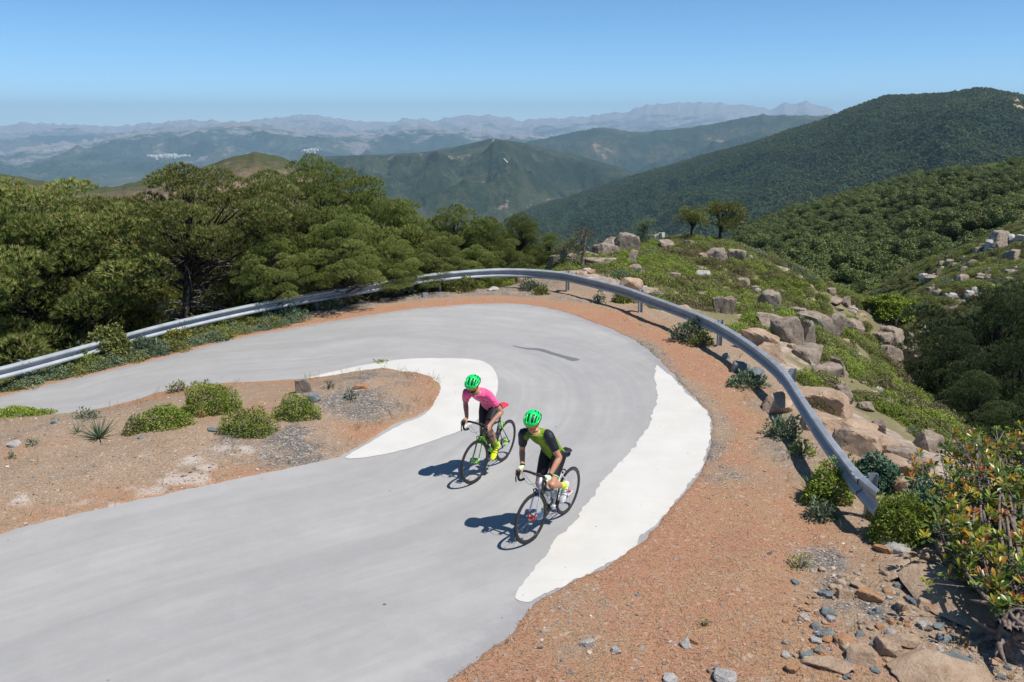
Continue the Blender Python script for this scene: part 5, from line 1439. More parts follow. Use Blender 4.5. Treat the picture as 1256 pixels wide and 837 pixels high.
BOULD = [
 (680, 331, 25, 27, 'g', 'blocky pale granite boulder standing at the left end of the crest, behind the rail'),
 (638, 331, 16, 13, 'o', 'tan pointed rock just above the guardrail beside the last pines'),
 (703, 322, 17, 9, 'g', 'low grey rock right behind the blocky boulder at the crest'),
 (724, 314, 20, 10, 'g', 'dark flat boulder in front of the sparse brown bush'),
 (749, 305, 19, 25, 'g', 'tall dark rounded boulder, left one of the standing pair on the crest'),
 (769, 304, 22, 22, 'g', 'round cracked boulder, right one of the standing pair on the crest'),
 (749, 317, 26, 15, 'g', 'wide grey boulder at the foot of the standing pair'),
 (735, 312, 14, 16, 'g', 'dark boulder squeezed left of the standing pair'),
 (805, 292, 15, 14, 'p', 'whitish rock behind the dark bushy tree on the crest'),
 (812, 290, 8, 14, 'p', 'narrow upright whitish rock on the crest line'),
 (819, 304, 20, 7, 'g', 'low pinkish rock lying in the shrubs below the crest'),
 (776, 324, 14, 17, 'g', 'upright two-part grey rock in the shrubs below the standing pair'),
 (778, 334, 17, 10, 'g', 'grey rock directly below the upright two-part rock'),
 (735, 327, 36, 9, 'g', 'long flat pale slab lying in the grass left of the shrubs'),
 (716, 342, 18, 11, 'o', 'tan rock poking above the guardrail near its first visible post'),
 (772, 355, 30, 17, 'o', 'tan wedge rock with a flat cut face just behind the guardrail'),
 (845, 303, 16, 8, 'g', 'low grey rock under the two crest trees'),
 (878, 320, 30, 12, 'g', 'long sloping grey boulder left of the round boulder on the right crest'),
 (903, 322, 19, 19, 'g', 'round dark boulder standing alone at the right end of the crest'),
 (862, 340, 26, 8, 'p', 'pale broken slab in the middle of the green slope'),
 (912, 352, 17, 15, 'g', 'brownish boulder on the slope below the round one'),
 (893, 350, 9, 9, 'g', 'small rock left of the brownish boulder on the slope'),
 (926, 358, 9, 9, 'g', 'small pale rock right of the brownish boulder on the slope'),
 (882, 384, 11, 22, 'g', 'tall thin leaning rock, left of the leaning pair above the rail'),
 (894, 386, 12, 18, 'g', 'rounded upright rock, right of the leaning pair above the rail'),
 (948, 378, 20, 22, 'g', 'long sloping outcrop on the upper right of the green slope'),
 (981, 343, 10, 6, 'g', 'small pale rock on the skyline of the slope'),
 (985, 368, 9, 7, 'g', 'small pale stone in the upper slope shrubs'),
 (944, 404, 22, 14, 'g', 'weathered grey boulder just above the big tan block'),
 (980, 388, 16, 11, 'g', 'flat topped dark rock at the top of the big outcrop'),
 (965, 420, 26, 30, 'g', 'broad cracked slab forming the left part of the big outcrop'),
 (990, 428, 24, 34, 'g', 'tall slab with a vertical crack in the middle of the big outcrop'),
 (1003, 408, 26, 28, 'g', 'dark rounded boulder at the top right of the big outcrop'),
 (1022, 410, 20, 20, 'g', 'dark jointed boulder at the right edge of the big outcrop'),
 (998, 446, 24, 20, 'g', 'low slab at the foot of the big outcrop'),
 (1047, 414, 20, 22, 'g', 'leaning pinkish boulder right of the big outcrop'),
 (1015, 464, 22, 12, 'g', 'flat block lying left of the stubby stone pillar'),
 (1027, 460, 12, 20, 'g', 'stubby upright stone pillar below the big outcrop'),
 (1082, 431, 18, 22, 'g', 'slanting grey rock left of the dark stacked rocks'),
 (1094, 424, 16, 16, 'g', 'dark stacked rock beside the wire fence'),
 (1095, 455, 20, 26, 'g', 'left block of the twin cliff blocks above the dark pine'),
 (1112, 462, 20, 30, 'g', 'right block of the twin cliff blocks above the dark pine'),
 (1118, 430, 11, 18, 'g', 'dark jagged rock above the twin cliff blocks'),
 (1131, 408, 30, 8, 'p', 'flat pale rock in the fenced pasture'),
 (1024, 374, 30, 8, 'g', 'long low rock on the far edge of the slope'),
 (1040, 377, 10, 11, 'g', 'dark round rock on the far edge of the slope'),
 (1062, 373, 18, 7, 'g', 'low grey rocks near the fence line'),
 (1150, 500, 26, 16, 'g', 'grey rounded rock under the dark pine at the gully edge'),
 (930, 432, 34, 28, 'o', 'big tan squared block with a dark shaded side behind the rail'),
 (948, 445, 26, 22, 'o', 'orange tan block leaning against the big squared one'),
 (908, 458, 20, 16, 's', 'dark blue slate block at the foot of the rail'),
 (926, 462, 22, 12, 's', 'pale blue slate block right beside the dark blue one'),
 (890, 441, 10, 10, 's', 'small blue stone at the foot of the third rail post'),
 (1000, 500, 46, 20, 'o', 'large flat ochre slab behind the bend of the rail'),
 (962, 506, 36, 18, 'o', 'ochre slab lying half under the rail'),
 (1022, 508, 32, 20, 'o', 'broken ochre slab right of the large flat one'),
 (1040, 495, 22, 18, 'g', 'grey split boulder on top of the ochre ledge'),
 (1012, 528, 40, 14, 'o', 'low ochre ledge below the broken slab'),
 (1052, 534, 36, 14, 'o', 'cracked ochre ledge in the middle of the rocky bank'),
 (1054, 556, 46, 26, 'o', 'big wedge shaped ochre boulder with a black shaded face'),
 (1035, 550, 18, 20, 'g', 'dark boulder against the shaded face of the wedge boulder'),
 (1090, 560, 34, 14, 'o', 'flat tan rock right of the wedge boulder'),
 (1090, 585, 44, 16, 'o', 'long tan ledge above the green shrubs at the rail end'),
 (1118, 572, 28, 16, 'g', 'brown rounded rock above the long tan ledge'),
 (1130, 585, 28, 14, 'g', 'grey brown rock at the right end of the long tan ledge'),
 (1140, 552, 24, 16, 'g', 'grey boulder in the shade left of the red-tipped shrub'),
 (1080, 530, 22, 12, 'g', 'grey sloping rock on the bank above the ledge'),
 (1066, 505, 16, 9, 'g', 'small grey rock in the green slope above the ledge'),
 (1090, 502, 18, 8, 'g', 'thin pale slab in the low green shrubs'),
 (1115, 608, 26, 14, 'o', 'tan rock behind the shrub at the rail end'),
 (1060, 600, 22, 12, 'o', 'tan flat rock just behind the rail end'),
 (800, 372, 12, 6, 'g', 'small grey rock behind the second rail post'),
 (835, 386, 28, 12, 'o', 'tan flat rock between the second and third rail posts'),
 (372, 482, 18, 24, 'g', 'brown upright boulder among the shrubs of the island'),
 (386, 494, 14, 14, 's', 'blue grey slab leaning on the brown island boulder'),
 (604, 357, 12, 6, 'p', 'pale stone under the far end of the rail'),
 (470, 371, 14, 7, 'g', 'brownish stone below the rail near the pines'),
 (440, 367, 16, 6, 'g', 'low tan stone below the rail near the tallest pine'),
 (520, 365, 10, 8, 's', 'bluish stone below the rail, left of the grass clump'),
]
for b_ in BOULD:
    px, py, w, h, k, lab = b_
    if 860 < px < 1160 and py > 375 and k in 'go': w *= 1.42; h *= 1.38
    if py < 330: w *= 1.12; h *= 1.3
    add_rock('boulder' if max(w, h) > 14 else 'rock', px, py, w, h, k, lab, 'boulder' if max(w, h) > 14 else 'rock', depth=0.75 + (px % 5) * 0.08, yaw=(px % 7) * 0.35, tilt=((py % 5) * 4 - 8, (px % 6) * 4 - 10))
NEAR = [
 (1183, 700, 48, 24, 'o', 'large flat tan rock below the red-tipped shrub'),
 (1158, 695, 34, 16, 'o', 'flat greenish tan rock left of the large tan one'),
 (1101, 678, 40, 18, 'p', 'pale grey slab lying in front of the rail-end shrub'),
 (1101, 706, 40, 18, 'o', 'smooth orange tan rock below the pale grey slab'),
 (1085, 679, 14, 10, 'r', 'small bright orange rock left of the pale grey slab'),
 (1136, 710, 16, 13, 'r', 'orange cube-like stone right of the smooth tan rock'),
 (1125, 719, 16, 9, 'r', 'reddish flat stone below the orange cube-like stone'),
 (1155, 705, 24, 12, 's', 'bluish white flat stone under the large tan rock'),
 (1175, 718, 18, 14, 'g', 'dark jagged stone in front of the large tan rock'),
 (1200, 722, 24, 10, 's', 'grey slate pieces between the tan rock and the shrub'),
 (1071, 740, 20, 16, 'r', 'rounded orange stone alone in the rubble'),
 (1035, 735, 16, 12, 'o', 'tan oval stone left of the rounded orange one'),
 (1016, 733, 18, 14, 's', 'blue grey flat stone left of the tan oval stone'),
 (977, 718, 14, 7, 's', 'dark grey stone by itself at the edge of the rubble'),
 (1052, 722, 14, 9, 'o', 'small yellowish stone above the tan oval stone'),
 (1014, 758, 18, 14, 's', 'pale turquoise flat slab tilted in the rubble'),
 (1077, 753, 11, 13, 's', 'dark blue stone below the rounded orange one'),
 (1104, 722, 14, 10, 's', 'blue grey stone in the middle of the rubble'),
 (1119, 740, 14, 8, 's', 'thin blue stone right of the middle of the rubble'),
 (1109, 750, 11, 14, 'o', 'upright tan chip in the rubble'),
 (1140, 748, 16, 12, 'o', 'pale tan stone left of the great flat slab'),
 (1182, 755, 90, 34, 'o', 'great flat ochre slab between the rubble and the stump'),
 (1168, 760, 14, 10, 's', 'grey blue stone resting on the great flat slab'),
 (1157, 788, 18, 14, 's', 'black blue stone below the great flat slab'),
 (1010, 785, 18, 12, 's', 'dark slate stone at the lower left of the rubble'),
 (1035, 793, 18, 14, 'r', 'orange pink stone beside the dark slate stone'),
 (1009, 802, 16, 12, 's', 'grey slate stone below the dark slate one'),
 (991, 812, 18, 14, 's', 'pale blue grey stone near the bottom of the rubble'),
 (1058, 815, 22, 20, 'o', 'yellow tan angular stone near the bottom edge'),
 (1092, 806, 22, 22, 'o', 'slanted cream stone right of the yellow tan one'),
 (1108, 795, 26, 22, 'o', 'pink tan slab leaning behind the slanted cream stone'),
 (1042, 817, 16, 10, 's', 'grey stone left of the yellow tan angular stone'),
 (1024, 826, 40, 18, 'o', 'low tan ledge at the bottom edge'),
 (1118, 817, 18, 11, 'r', 'orange red stone near the bottom edge'),
 (1180, 822, 44, 24, 's', 'dark blue grey boulder near the foot of the stump'),
 (1150, 846, 90, 24, 'o', 'big rounded cream slab cut by the bottom edge'),
 (1078, 797, 16, 12, 's', 'small dark stone above the yellow tan one'),
 (1055, 783, 12, 10, 's', 'bluish chip left of the leaning pink slab'),
 (972, 826, 14, 10, 'r', 'brick coloured stone at the bottom left of the rubble'),
 (841, 797, 13, 12, 'p', 'pale greenish stone alone in the brown litter'),
 (852, 790, 8, 8, 'r', 'small orange stone touching the pale greenish one'),
 (824, 838, 15, 10, 'p', 'whitish stone cut by the bottom edge of the litter'),
 (887, 838, 22, 14, 'p', 'pale grey stone at the bottom edge'),
 (757, 803, 10, 8, 'p', 'pale tan stone in the orange litter'),
 (782, 732, 7, 4, 's', 'small dark stone in the orange litter near the road'),
 (720, 795, 12, 8, 'p', 'pale stone at the lower end of the gravel patch'),
 (700, 829, 8, 10, 's', 'dark blue stone at the bottom of the orange litter'),
 (880, 825, 8, 7, 's', 'small slate stone above the pale grey one at the bottom'),
 (16, 547, 12, 7, 'p', 'white stone on the left part of the island'),
 (66, 520, 10, 7, 's', 'dark grey stone on the left part of the island'),
 (172, 538, 10, 6, 's', 'blue grey stone below the left island shrubs'),
 (248, 512, 10, 10, 'r', 'orange stone between the two big island shrubs'),
 (258, 530, 14, 7, 's', 'pale blue stone between the lower island shrubs'),
 (440, 478, 18, 8, 'r', 'orange pointed stone on the tip of the island'),
 (426, 488, 8, 6, 's', 'small grey stone by the plant on the island tip'),
]
for b_ in NEAR:
    px, py, w, h, k, lab = b_
    if k in 'orp': w *= 1.25; h *= 1.15
    elif k == 's': w *= 0.85; h *= 0.8
    hh = h * (0.45 if w > 30 else 0.72)
    add_rock('stone' if w < 40 else 'boulder', px, py, w, hh, k, lab, 'stone' if w < 40 else 'boulder', depth=0.95 if w < 30 else 0.8, yaw=(px % 9) * 0.4, tilt=((py % 5) * 3 - 6, (px % 6) * 3 - 8), sink=0.2, sub=3 if w < 20 else 4)

def hidden(px, py, p, tol=0.35):
    q = hit(px, py, p[1] + 1); return False
# rocks of the outcrop across the gully, and of the bald top of the forest hill
rg = np.random.default_rng(5)
n_ = 0
for i in range(420):
    px = rg.uniform(1125, 1300); py = rg.uniform(272, 400)
    if py > 300 + (px - 1140) * 0.9 and py > 345 and px > 1200: continue
    if py < 330 - (px - 1130) * 0.35: continue
    p = hit(px, py)
    if p[1] < 55 or fbm(np.array([p[0] / 9]), np.array([p[1] / 9]), 3, 77)[0] < -0.05: continue
    w = rg.uniform(4, 13) * (1.6 if rg.random() < 0.15 else 1)
    add_rock('boulder', px, py, w, w * rg.uniform(0.5, 0.9), 'g' if rg.random() < 0.7 else 'p', 'one of the many grey boulders strewn over the rocky outcrop across the gully', 'boulder', yaw=rg.uniform(0, 6), seed=i, group='boulders on the outcrop across the gully', p=p, sub=2)
    n_ += 1
    if n_ > 90: break
add_rock('boulder', 1231, 303, 26, 24, 'g', 'big dark split boulder on top of the outcrop across the gully', 'boulder', sub=4)
add_rock('boulder', 1245, 318, 20, 14, 'g', 'grey boulder right under the big split one across the gully', 'boulder', sub=4)
# smaller rocks showing through the scrub of the slope
n_ = 0
for i in range(600):
    px = rg.uniform(700, 1120); py = rg.uniform(300, 520)
    p = hit(px, py)
    if p[1] > 60 or field(psd, p[0], p[1]) < 0.7: continue
    if fbm(np.array([p[0] / 4]), np.array([p[1] / 4]), 3, 177)[0] < 0.05: continue
    w = rg.uniform(5, 13); add_rock('boulder', px, py, w, w * rg.uniform(0.5, 0.8), 'ggop'[int(rg.integers(4))], 'one of the smaller pale rocks showing through the green scrub of the slope', 'boulder', yaw=rg.uniform(0, 6), seed=i + 300, group='smaller rocks in the scrub of the slope', p=p, sub=3)
    n_ += 1
    if n_ > 85: break
# small loose stones of the rubble, one by one
for i in range(300):
    px = rg.uniform(960, 1240); py = rg.uniform(690, 836)
    if py < 700 + (1240 - px) * 0.0 or px < 1330 - py * 0.48: continue
    p = hit(px, py); w = 3.5 + 9 * rg.random() ** 2
    add_rock('stone', px, py, w, w * 0.6, 'soorrpgoogp'[int(rg.integers(11))], 'one of the small loose stones scattered through the rubble at the lower right', 'stone', yaw=rg.uniform(0, 6), seed=i + 900, group='small loose stones of the rubble', p=p, sub=3, sink=0.3)

# every loose stone of the rubble and rock of the slope gets a label of its own: colour, side and nearest named neighbour
_cn = dict(g='grey brown', o='tan', s='blue grey', p='whitish', r='orange')
def relabel(groups, noun, xr, yr):
    refs = [r for r in RINFO if r[6] is None and xr[0] < r[2] < xr[1] and yr[0] < r[3] < yr[1]]
    def short(l):
        for c in (',', ' in the ', ' at the ', ' near the ', ' below ', ' beside ', ' lying', ' by itself', ' alone', ' above ', ' of the ', ' from ', ' leaning', ' behind', ' on the ', ' cut by'):
            k = l.find(c)
            if k > 12: l = l[:k]
        return ' '.join(l.split()[:6])
    cnt = {}; sh = {}
    for r in refs: sh[short(r[5])] = sh.get(short(r[5]), 0) + 1
    refs = [r for r in refs if sh[short(r[5])] == 1]
    items = []
    for r in RINFO:
        if r[6] not in groups: continue
        d, q = min((math.hypot(r[2] - q[2], (r[3] - q[3]) * 1.3), i) for i, q in enumerate(refs)); q = refs[q]
        dx, dy = r[2] - q[2], r[3] - q[3]
        side = ('right of' if dx > 0 else 'left of') if abs(dx) > abs(dy) * 1.2 else ('just below' if dy > 0 else 'just above')
        items.append((d, r, (_cn[r[1]], side, short(q[5]))))
    ords = ['closest', 'second closest', 'third closest', 'fourth closest', 'fifth closest', 'sixth closest', 'seventh closest', 'eighth closest', 'ninth closest', 'tenth closest', 'eleventh closest', 'twelfth closest']
    for d, r, k in sorted(items, key=lambda t: t[0]):
        n = cnt.get(k, 0); cnt[k] = n + 1
        r[0]['label'] = f"{ords[min(n, 11)]} small {k[0]} {noun} {k[1]} the {k[2]}"
relabel(('small loose stones of the rubble',), 'stone', (950, 1240), (660, 850))
relabel(('smaller rocks in the scrub of the slope',), 'rock', (690, 1160), (300, 520))
for r in RINFO:
    if '_k' in r[0]: del r[0]['_k']

# ------------------------------------------------------------------ gravel and needle litter as ground cover
def merge(name, tv, tf, pos, rot, scl, mat, rnd, kind='stuff', smooth_=False):
    """copies of one small template merged into a single cover mesh. rot: (n,3,3)"""
    n = len(pos); tv = np.asarray(tv, float); tf = np.asarray(tf)
    P = np.einsum('nij,kj->nki', rot, tv) * np.asarray(scl).reshape(n, -1)[:, None, :1] + pos[:, None, :]
    F = tf[None] + (np.arange(n) * len(tv))[:, None, None]
    me = mesh_np(name, P.reshape(-1, 3), F.reshape(-1, tf.shape[1]), np.repeat(rnd, len(tf)), smooth_)
    o = link(name, me, mat)
    if kind: tag(o, kind=kind)
    return o
def rand_rot(n, rg, tilt=math.pi):
    a = rg.uniform(0, 2 * np.pi, n); b = rg.uniform(-tilt, tilt, n); c = rg.uniform(-tilt, tilt, n)
    ca, sa, cb, sb, cc, sc = np.cos(a), np.sin(a), np.cos(b), np.sin(b), np.cos(c), np.sin(c)
    Z = np.zeros(n); O = np.ones(n)
    Rz = np.stack([np.stack([ca, -sa, Z], -1), np.stack([sa, ca, Z], -1), np.stack([Z, Z, O], -1)], 1)
    Ry = np.stack([np.stack([cb, Z, sb], -1), np.stack([Z, O, Z], -1), np.stack([-sb, Z, cb], -1)], 1)
    Rx = np.stack([np.stack([O, Z, Z], -1), np.stack([Z, cc, -sc], -1), np.stack([Z, sc, cc], -1)], 1)
    return Rz @ Ry @ Rx
def rnd_stone_mat():
    n = NT('gravel_stone'); r = n.attr('rnd')
    c = n.ramp(r, [(0.0, (0.09, 0.085, 0.08)), (0.25, (0.19, 0.18, 0.17)), (0.45, (0.28, 0.22, 0.17)), (0.6, (0.19, 0.205, 0.21)), (0.75, (0.36, 0.31, 0.26)), (0.88, (0.42, 0.27, 0.17)), (1.0, (0.60, 0.57, 0.53))])
    return n.fin(c, 0.9, n.bump(n.noise(n.pos(), 80, 3), 0.4, 0.004), 0, 0.2)
gs_m = rnd_stone_mat()
def scatter(n, rg, box, dens, ybias=True):
    """random ground points weighted by distance to the camera and by a density field"""
    x = rg.uniform(box[0], box[1], n * 3); 
    t = rg.uniform(0, 1, n * 3); y = 1 / (1 / box[2] * (1 - t) + 1 / box[3] * t) if ybias else rg.uniform(box[2], box[3], n * 3)
    d = field(dens, x, y)
    k = (rg.uniform(0, 1, n * 3) < d); x = x[k][:n]; y = y[k][:n]
    return x, y
gd = np.clip(0.10 + grav * 0.9 + lowright * 0.9 + pale * 0.5 - 0.0 * litter, 0.03, 1) * (rsd > 0.08) * (psd < 1.5)
tv, tf = rock_shape(3, (2, 2, 1.2), 1, 9)
x, y = scatter(52000, rg, (-13, 9, 3.5, 27), gd)
sc_ = 0.0055 + 0.016 * rg.power(0.35, len(x)) ** 3; sc_ = np.minimum(rg.lognormal(-4.55, 0.5, len(x)), 0.035)
merge('gravel', tv, tf, np.stack([x, y, zg(x, y) + sc_ * 0.1], -1), rand_rot(len(x), rg, 0.4), sc_, gs_m, rg.uniform(0, 1, len(x)))
# crumbs of gravel that spilled on the road edge
spd = ((rsd < 0.05) & (rsd > -0.35) & (rsd > -0.35)).astype(float) * np.exp(rsd / 0.12)
x, y = scatter(2200, rg, (-13, 7, 3.5, 27), spd); sc_ = rg.uniform(0.003, 0.010, len(x))
merge('gravel', tv, tf, np.stack([x, y, road_z(x, y) + sc_ * 0.5 + 0.006], -1), rand_rot(len(x), rg, 0.4), sc_, gs_m, rg.uniform(0, 1, len(x)))
# pine needle litter: short curved flakes lying on the soil
ldn = np.clip(litter * 1.1 + 0.08 - grav * 0.95, 0, 1) * (rsd > 0.0) * (psd < 1.2)
lm = leafmat('needle_litter', [(0.0, (0.17, 0.09, 0.05)), (0.3, (0.32, 0.175, 0.09)), (0.55, (0.42, 0.26, 0.15)), (0.8, (0.50, 0.37, 0.24)), (1.0, (0.60, 0.51, 0.37))], 0.8, 0.0, 0.1)
x, y = scatter(150000, rg, (-13, 9, 3.5, 22), ldn)
tv = [(-1, -0.06, 0), (0, -0.07, 0.10), (1, -0.04, 0), (1, 0.04, 0), (0, 0.07, 0.10), (-1, 0.06, 0)]
sc_ = rg.uniform(0.010, 0.032, len(x))
merge('needle_litter', tv, [(0, 1, 4, 5), (1, 2, 3, 4)], np.stack([x, y, zg(x, y) + 0.004 + rg.uniform(0, 0.012, len(x))], -1), rand_rot(len(x), rg, 0.22), sc_, lm, rg.uniform(0, 1, len(x)))
# ------------------------------------------------------------------ vegetation
def rots_to(N, rg, jitter=0.0):
    """matrices whose local x runs along N (n,3), random roll"""
    N = N / (np.linalg.norm(N, axis=1)[:, None] + 1e-9)
    A = rg.normal(size=N.shape); A -= N * (A * N).sum(1)[:, None]; A /= np.linalg.norm(A, axis=1)[:, None] + 1e-9
    B = np.cross(N, A)
    return np.stack([N, A, B], -1)

def rots_face(N, rg, lift=0.55, jit=0.45):
    """leaves that lie on a surface: local z near N, local x a tangent lifted towards N"""
    Zv = N / (np.linalg.norm(N, axis=1)[:, None] + 1e-9) + rg.normal(size=N.shape) * jit; Zv /= np.linalg.norm(Zv, axis=1)[:, None]
    A = rg.normal(size=N.shape); A -= Zv * (A * Zv).sum(1)[:, None]; A /= np.linalg.norm(A, axis=1)[:, None] + 1e-9
    X = A + N * lift; X /= np.linalg.norm(X, axis=1)[:, None]
    Yv = np.cross(Zv, X); Yv /= np.linalg.norm(Yv, axis=1)[:, None] + 1e-9
    return np.stack([X, Yv, np.cross(X, Yv)], -1)

def expand(tv, tf, pos, rot, scl):
    tv = np.asarray(tv, float); tf = np.asarray(tf); n = len(pos)
    P = np.einsum('nij,kj->nki', rot, tv) * scl[:, None, None] + pos[:, None, :]
    F = tf[None] + (np.arange(n) * len(tv))[:, None, None]
    return P.reshape(-1, 3), F.reshape(-1, tf.shape[1])

def dome(n, rg, rx, ry, h, lump=0.25, seed=0, shell=0.35):
    """points through the outer part of a lumpy dome, with outward normals"""
    u = rg.uniform(0, 2 * np.pi, n); c = rg.uniform(-0.05, 1, n) ** 1.0; s = np.sqrt(np.maximum(1 - c * c, 0))
    D = np.stack([np.cos(u) * s, np.sin(u) * s, c], -1)
    r = 1 + lump * 1.6 * fbm(D[:, 0] * 1.7 + seed, D[:, 1] * 1.7 + D[:, 2] * 1.3, 3, seed) 
    r = r * (1 - shell * rg.uniform(0, 1, n) ** 1.8)
    P = D * r[:, None] * np.array([rx, ry, h])
    Nn = D / np.array([rx, ry, h]); Nn /= np.linalg.norm(Nn, axis=1)[:, None]
    return P, Nn

LEAF = [(0, 0, 0), (0.5, 0.24, 0.05), (1, 0, -0.04), (0.5, -0.24, 0.05)]
def shrub_mesh(name, rx, ry, h, n, leaf, seed, mat, up=0.5, lump=0.25, spread=0.7, wood=True, shell=0.4):
    rg = np.random.default_rng(seed)
    P, N = dome(n, rg, rx, ry, h, lump, seed, shell)
    V, F = expand(LEAF, [(0, 1, 2, 3)], P, rots_face(N + np.array([0, 0, 0.5]), rg, up), leaf * rg.uniform(0.6, 1.25, n))
    # leaf colour gets lighter outwards: the random value leans to the outer shell
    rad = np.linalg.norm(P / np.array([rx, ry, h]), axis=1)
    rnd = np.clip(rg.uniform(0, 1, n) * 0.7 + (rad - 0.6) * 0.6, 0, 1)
    return mesh_np(name, V, F, rnd), None

def gn_instances(name, src_meshes, pos, rotz, scl, kind='stuff', tilt=None):
    """stuff only: many copies of a few small meshes through a point cloud mesh"""
    out = []
    rg = np.random.default_rng(len(pos))
    pick = rg.integers(0, len(src_meshes), len(pos))
    for k, (sm_, mats) in enumerate(src_meshes):
        m = pick == k
        if not m.any(): continue
        so = bpy.data.objects.new(name + '_source', sm_)
        if len(sm_.materials) == 0:
            for q in (mats if isinstance(mats, (list, tuple)) else [mats]): sm_.materials.append(q)
        me = bpy.data.meshes.new(name); P = pos[m]
        me.vertices.add(len(P)); me.vertices.foreach_set('co', P.astype(np.float32).ravel())
        a = me.attributes.new('rz', 'FLOAT_VECTOR', 'POINT'); rv = np.zeros((len(P), 3), np.float32); rv[:, 2] = rotz[m]; a.data.foreach_set('vector', rv.ravel())
        a = me.attributes.new('sc', 'FLOAT', 'POINT'); a.data.foreach_set('value', scl[m].astype(np.float32))
        o = link(name, me)
        g = bpy.data.node_groups.new(name, 'GeometryNodeTree')
        g.interface.new_socket('Geometry', in_out='INPUT', socket_type='NodeSocketGeometry'); g.interface.new_socket('Geometry', in_out='OUTPUT', socket_type='NodeSocketGeometry')
        gi = g.nodes.new('NodeGroupInput'); go = g.nodes.new('NodeGroupOutput'); ip = g.nodes.new('GeometryNodeInstanceOnPoints'); oi = g.nodes.new('GeometryNodeObjectInfo')
        oi.inputs['Object'].default_value = so
        ar = g.nodes.new('GeometryNodeInputNamedAttribute'); ar.data_type = 'FLOAT_VECTOR'; ar.inputs['Name'].default_value = 'rz'
        as_ = g.nodes.new('GeometryNodeInputNamedAttribute'); as_.data_type = 'FLOAT'; as_.inputs['Name'].default_value = 'sc'
        g.links.new(gi.outputs[0], ip.inputs['Points']); g.links.new(oi.outputs['Geometry'], ip.inputs['Instance'])
        g.links.new(ar.outputs[0], ip.inputs['Rotation']); g.links.new(as_.outputs[0], ip.inputs['Scale']); g.links.new(ip.outputs[0], go.inputs[0])
        o.modifiers.new('instances', 'NODES').node_group = g
        tag(o, kind=kind); out.append(o)
    return out

# --- leaf materials
needle_m = leafmat('pine_needles', [(0.0, (0.080, 0.115, 0.028)), (0.35, (0.180, 0.225, 0.052)), (0.7, (0.285, 0.320, 0.085)), (1.0, (0.42, 0.41, 0.15))], 0.5, 0.36)
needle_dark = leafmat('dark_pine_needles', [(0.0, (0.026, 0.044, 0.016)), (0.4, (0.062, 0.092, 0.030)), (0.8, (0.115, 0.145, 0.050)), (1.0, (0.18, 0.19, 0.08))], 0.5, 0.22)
cone_m = leafmat('pollen_cones', [(0.0, (0.26, 0.12, 0.05)), (0.5, (0.38, 0.20, 0.08)), (1.0, (0.48, 0.30, 0.13))], 0.8, 0.0)
bark_m = NT('pine_bark'); _b = bark_m.noise(bark_m.mapv(bark_m.pos(), (1, 1, 0.3)), 14, 5, 0.7)
bark_m = bark_m.fin(bark_m.ramp(_b, [(0.3, (0.022, 0.017, 0.014)), (0.55, (0.075, 0.057, 0.046)), (0.75, (0.15, 0.12, 0.10))]), 0.95, bark_m.bump(_b, 0.8, 0.03), 0, 0.1)
dead_m = simple('dead_wood', (0.24, 0.21, 0.18), 0.9, var=0.4, scale=12)
lime_leaf = leafmat('lime_shrub_leaves', [(0.0, (0.06, 0.10, 0.014)), (0.4, (0.17, 0.235, 0.028)), (0.75, (0.27, 0.34, 0.042)), (1.0, (0.40, 0.43, 0.08))], 0.5, 0.3)
olive_leaf = leafmat('olive_shrub_leaves', [(0.0, (0.05, 0.065, 0.018)), (0.4, (0.14, 0.165, 0.040)), (0.8, (0.24, 0.25, 0.065)), (1.0, (0.34, 0.31, 0.11))], 0.55, 0.25)
brown_leaf = leafmat('brown_heath_leaves', [(0.0, (0.05, 0.04, 0.02)), (0.5, (0.13, 0.115, 0.05)), (1.0, (0.25, 0.20, 0.10))], 0.7, 0.15)
grey_leaf = leafmat('grey_green_leaves', [(0.0, (0.05, 0.075, 0.04)), (0.5, (0.13, 0.18, 0.10)), (1.0, (0.26, 0.32, 0.20))], 0.6, 0.2)
teal_leaf = leafmat('blue_green_leaves', [(0.0, (0.03, 0.07, 0.045)), (0.5, (0.08, 0.17, 0.10)), (1.0, (0.20, 0.32, 0.20))], 0.5, 0.2)
straw_m = leafmat('dry_grass', [(0.0, (0.13, 0.13, 0.04)), (0.5, (0.26, 0.22, 0.09)), (1.0, (0.42, 0.35, 0.18))], 0.8, 0.2)
yellow_m = leafmat('yellow_flowers', [(0.0, (0.45, 0.30, 0.01)), (1.0, (0.75, 0.55, 0.03))], 0.6, 0.2)

# --- pines
def brush(rg, nb=9, L=1.0, w=0.15, spread=0.85):
    V = []; F = []
    for i in range(nb):
        a = rg.uniform(0, 2 * np.pi); s = rg.uniform(0.15, spread); d = np.array([math.cos(s), math.sin(s) * math.cos(a), math.sin(s) * math.sin(a)])
        q = rg.uniform(0, 2 * np.pi); o = np.cross([1.0, 0, 0], d) + 0.25 * rg.normal(size=3); o /= np.linalg.norm(o)
        b = np.array([rg.uniform(0, 0.35), 0, 0]); l = L * rg.uniform(0.7, 1.1)
        V += [b - o * w * 0.5, b + o * w * 0.5, b + d * l]; F.append((3 * i, 3 * i + 1, 3 * i + 2))
    return np.array(V), F

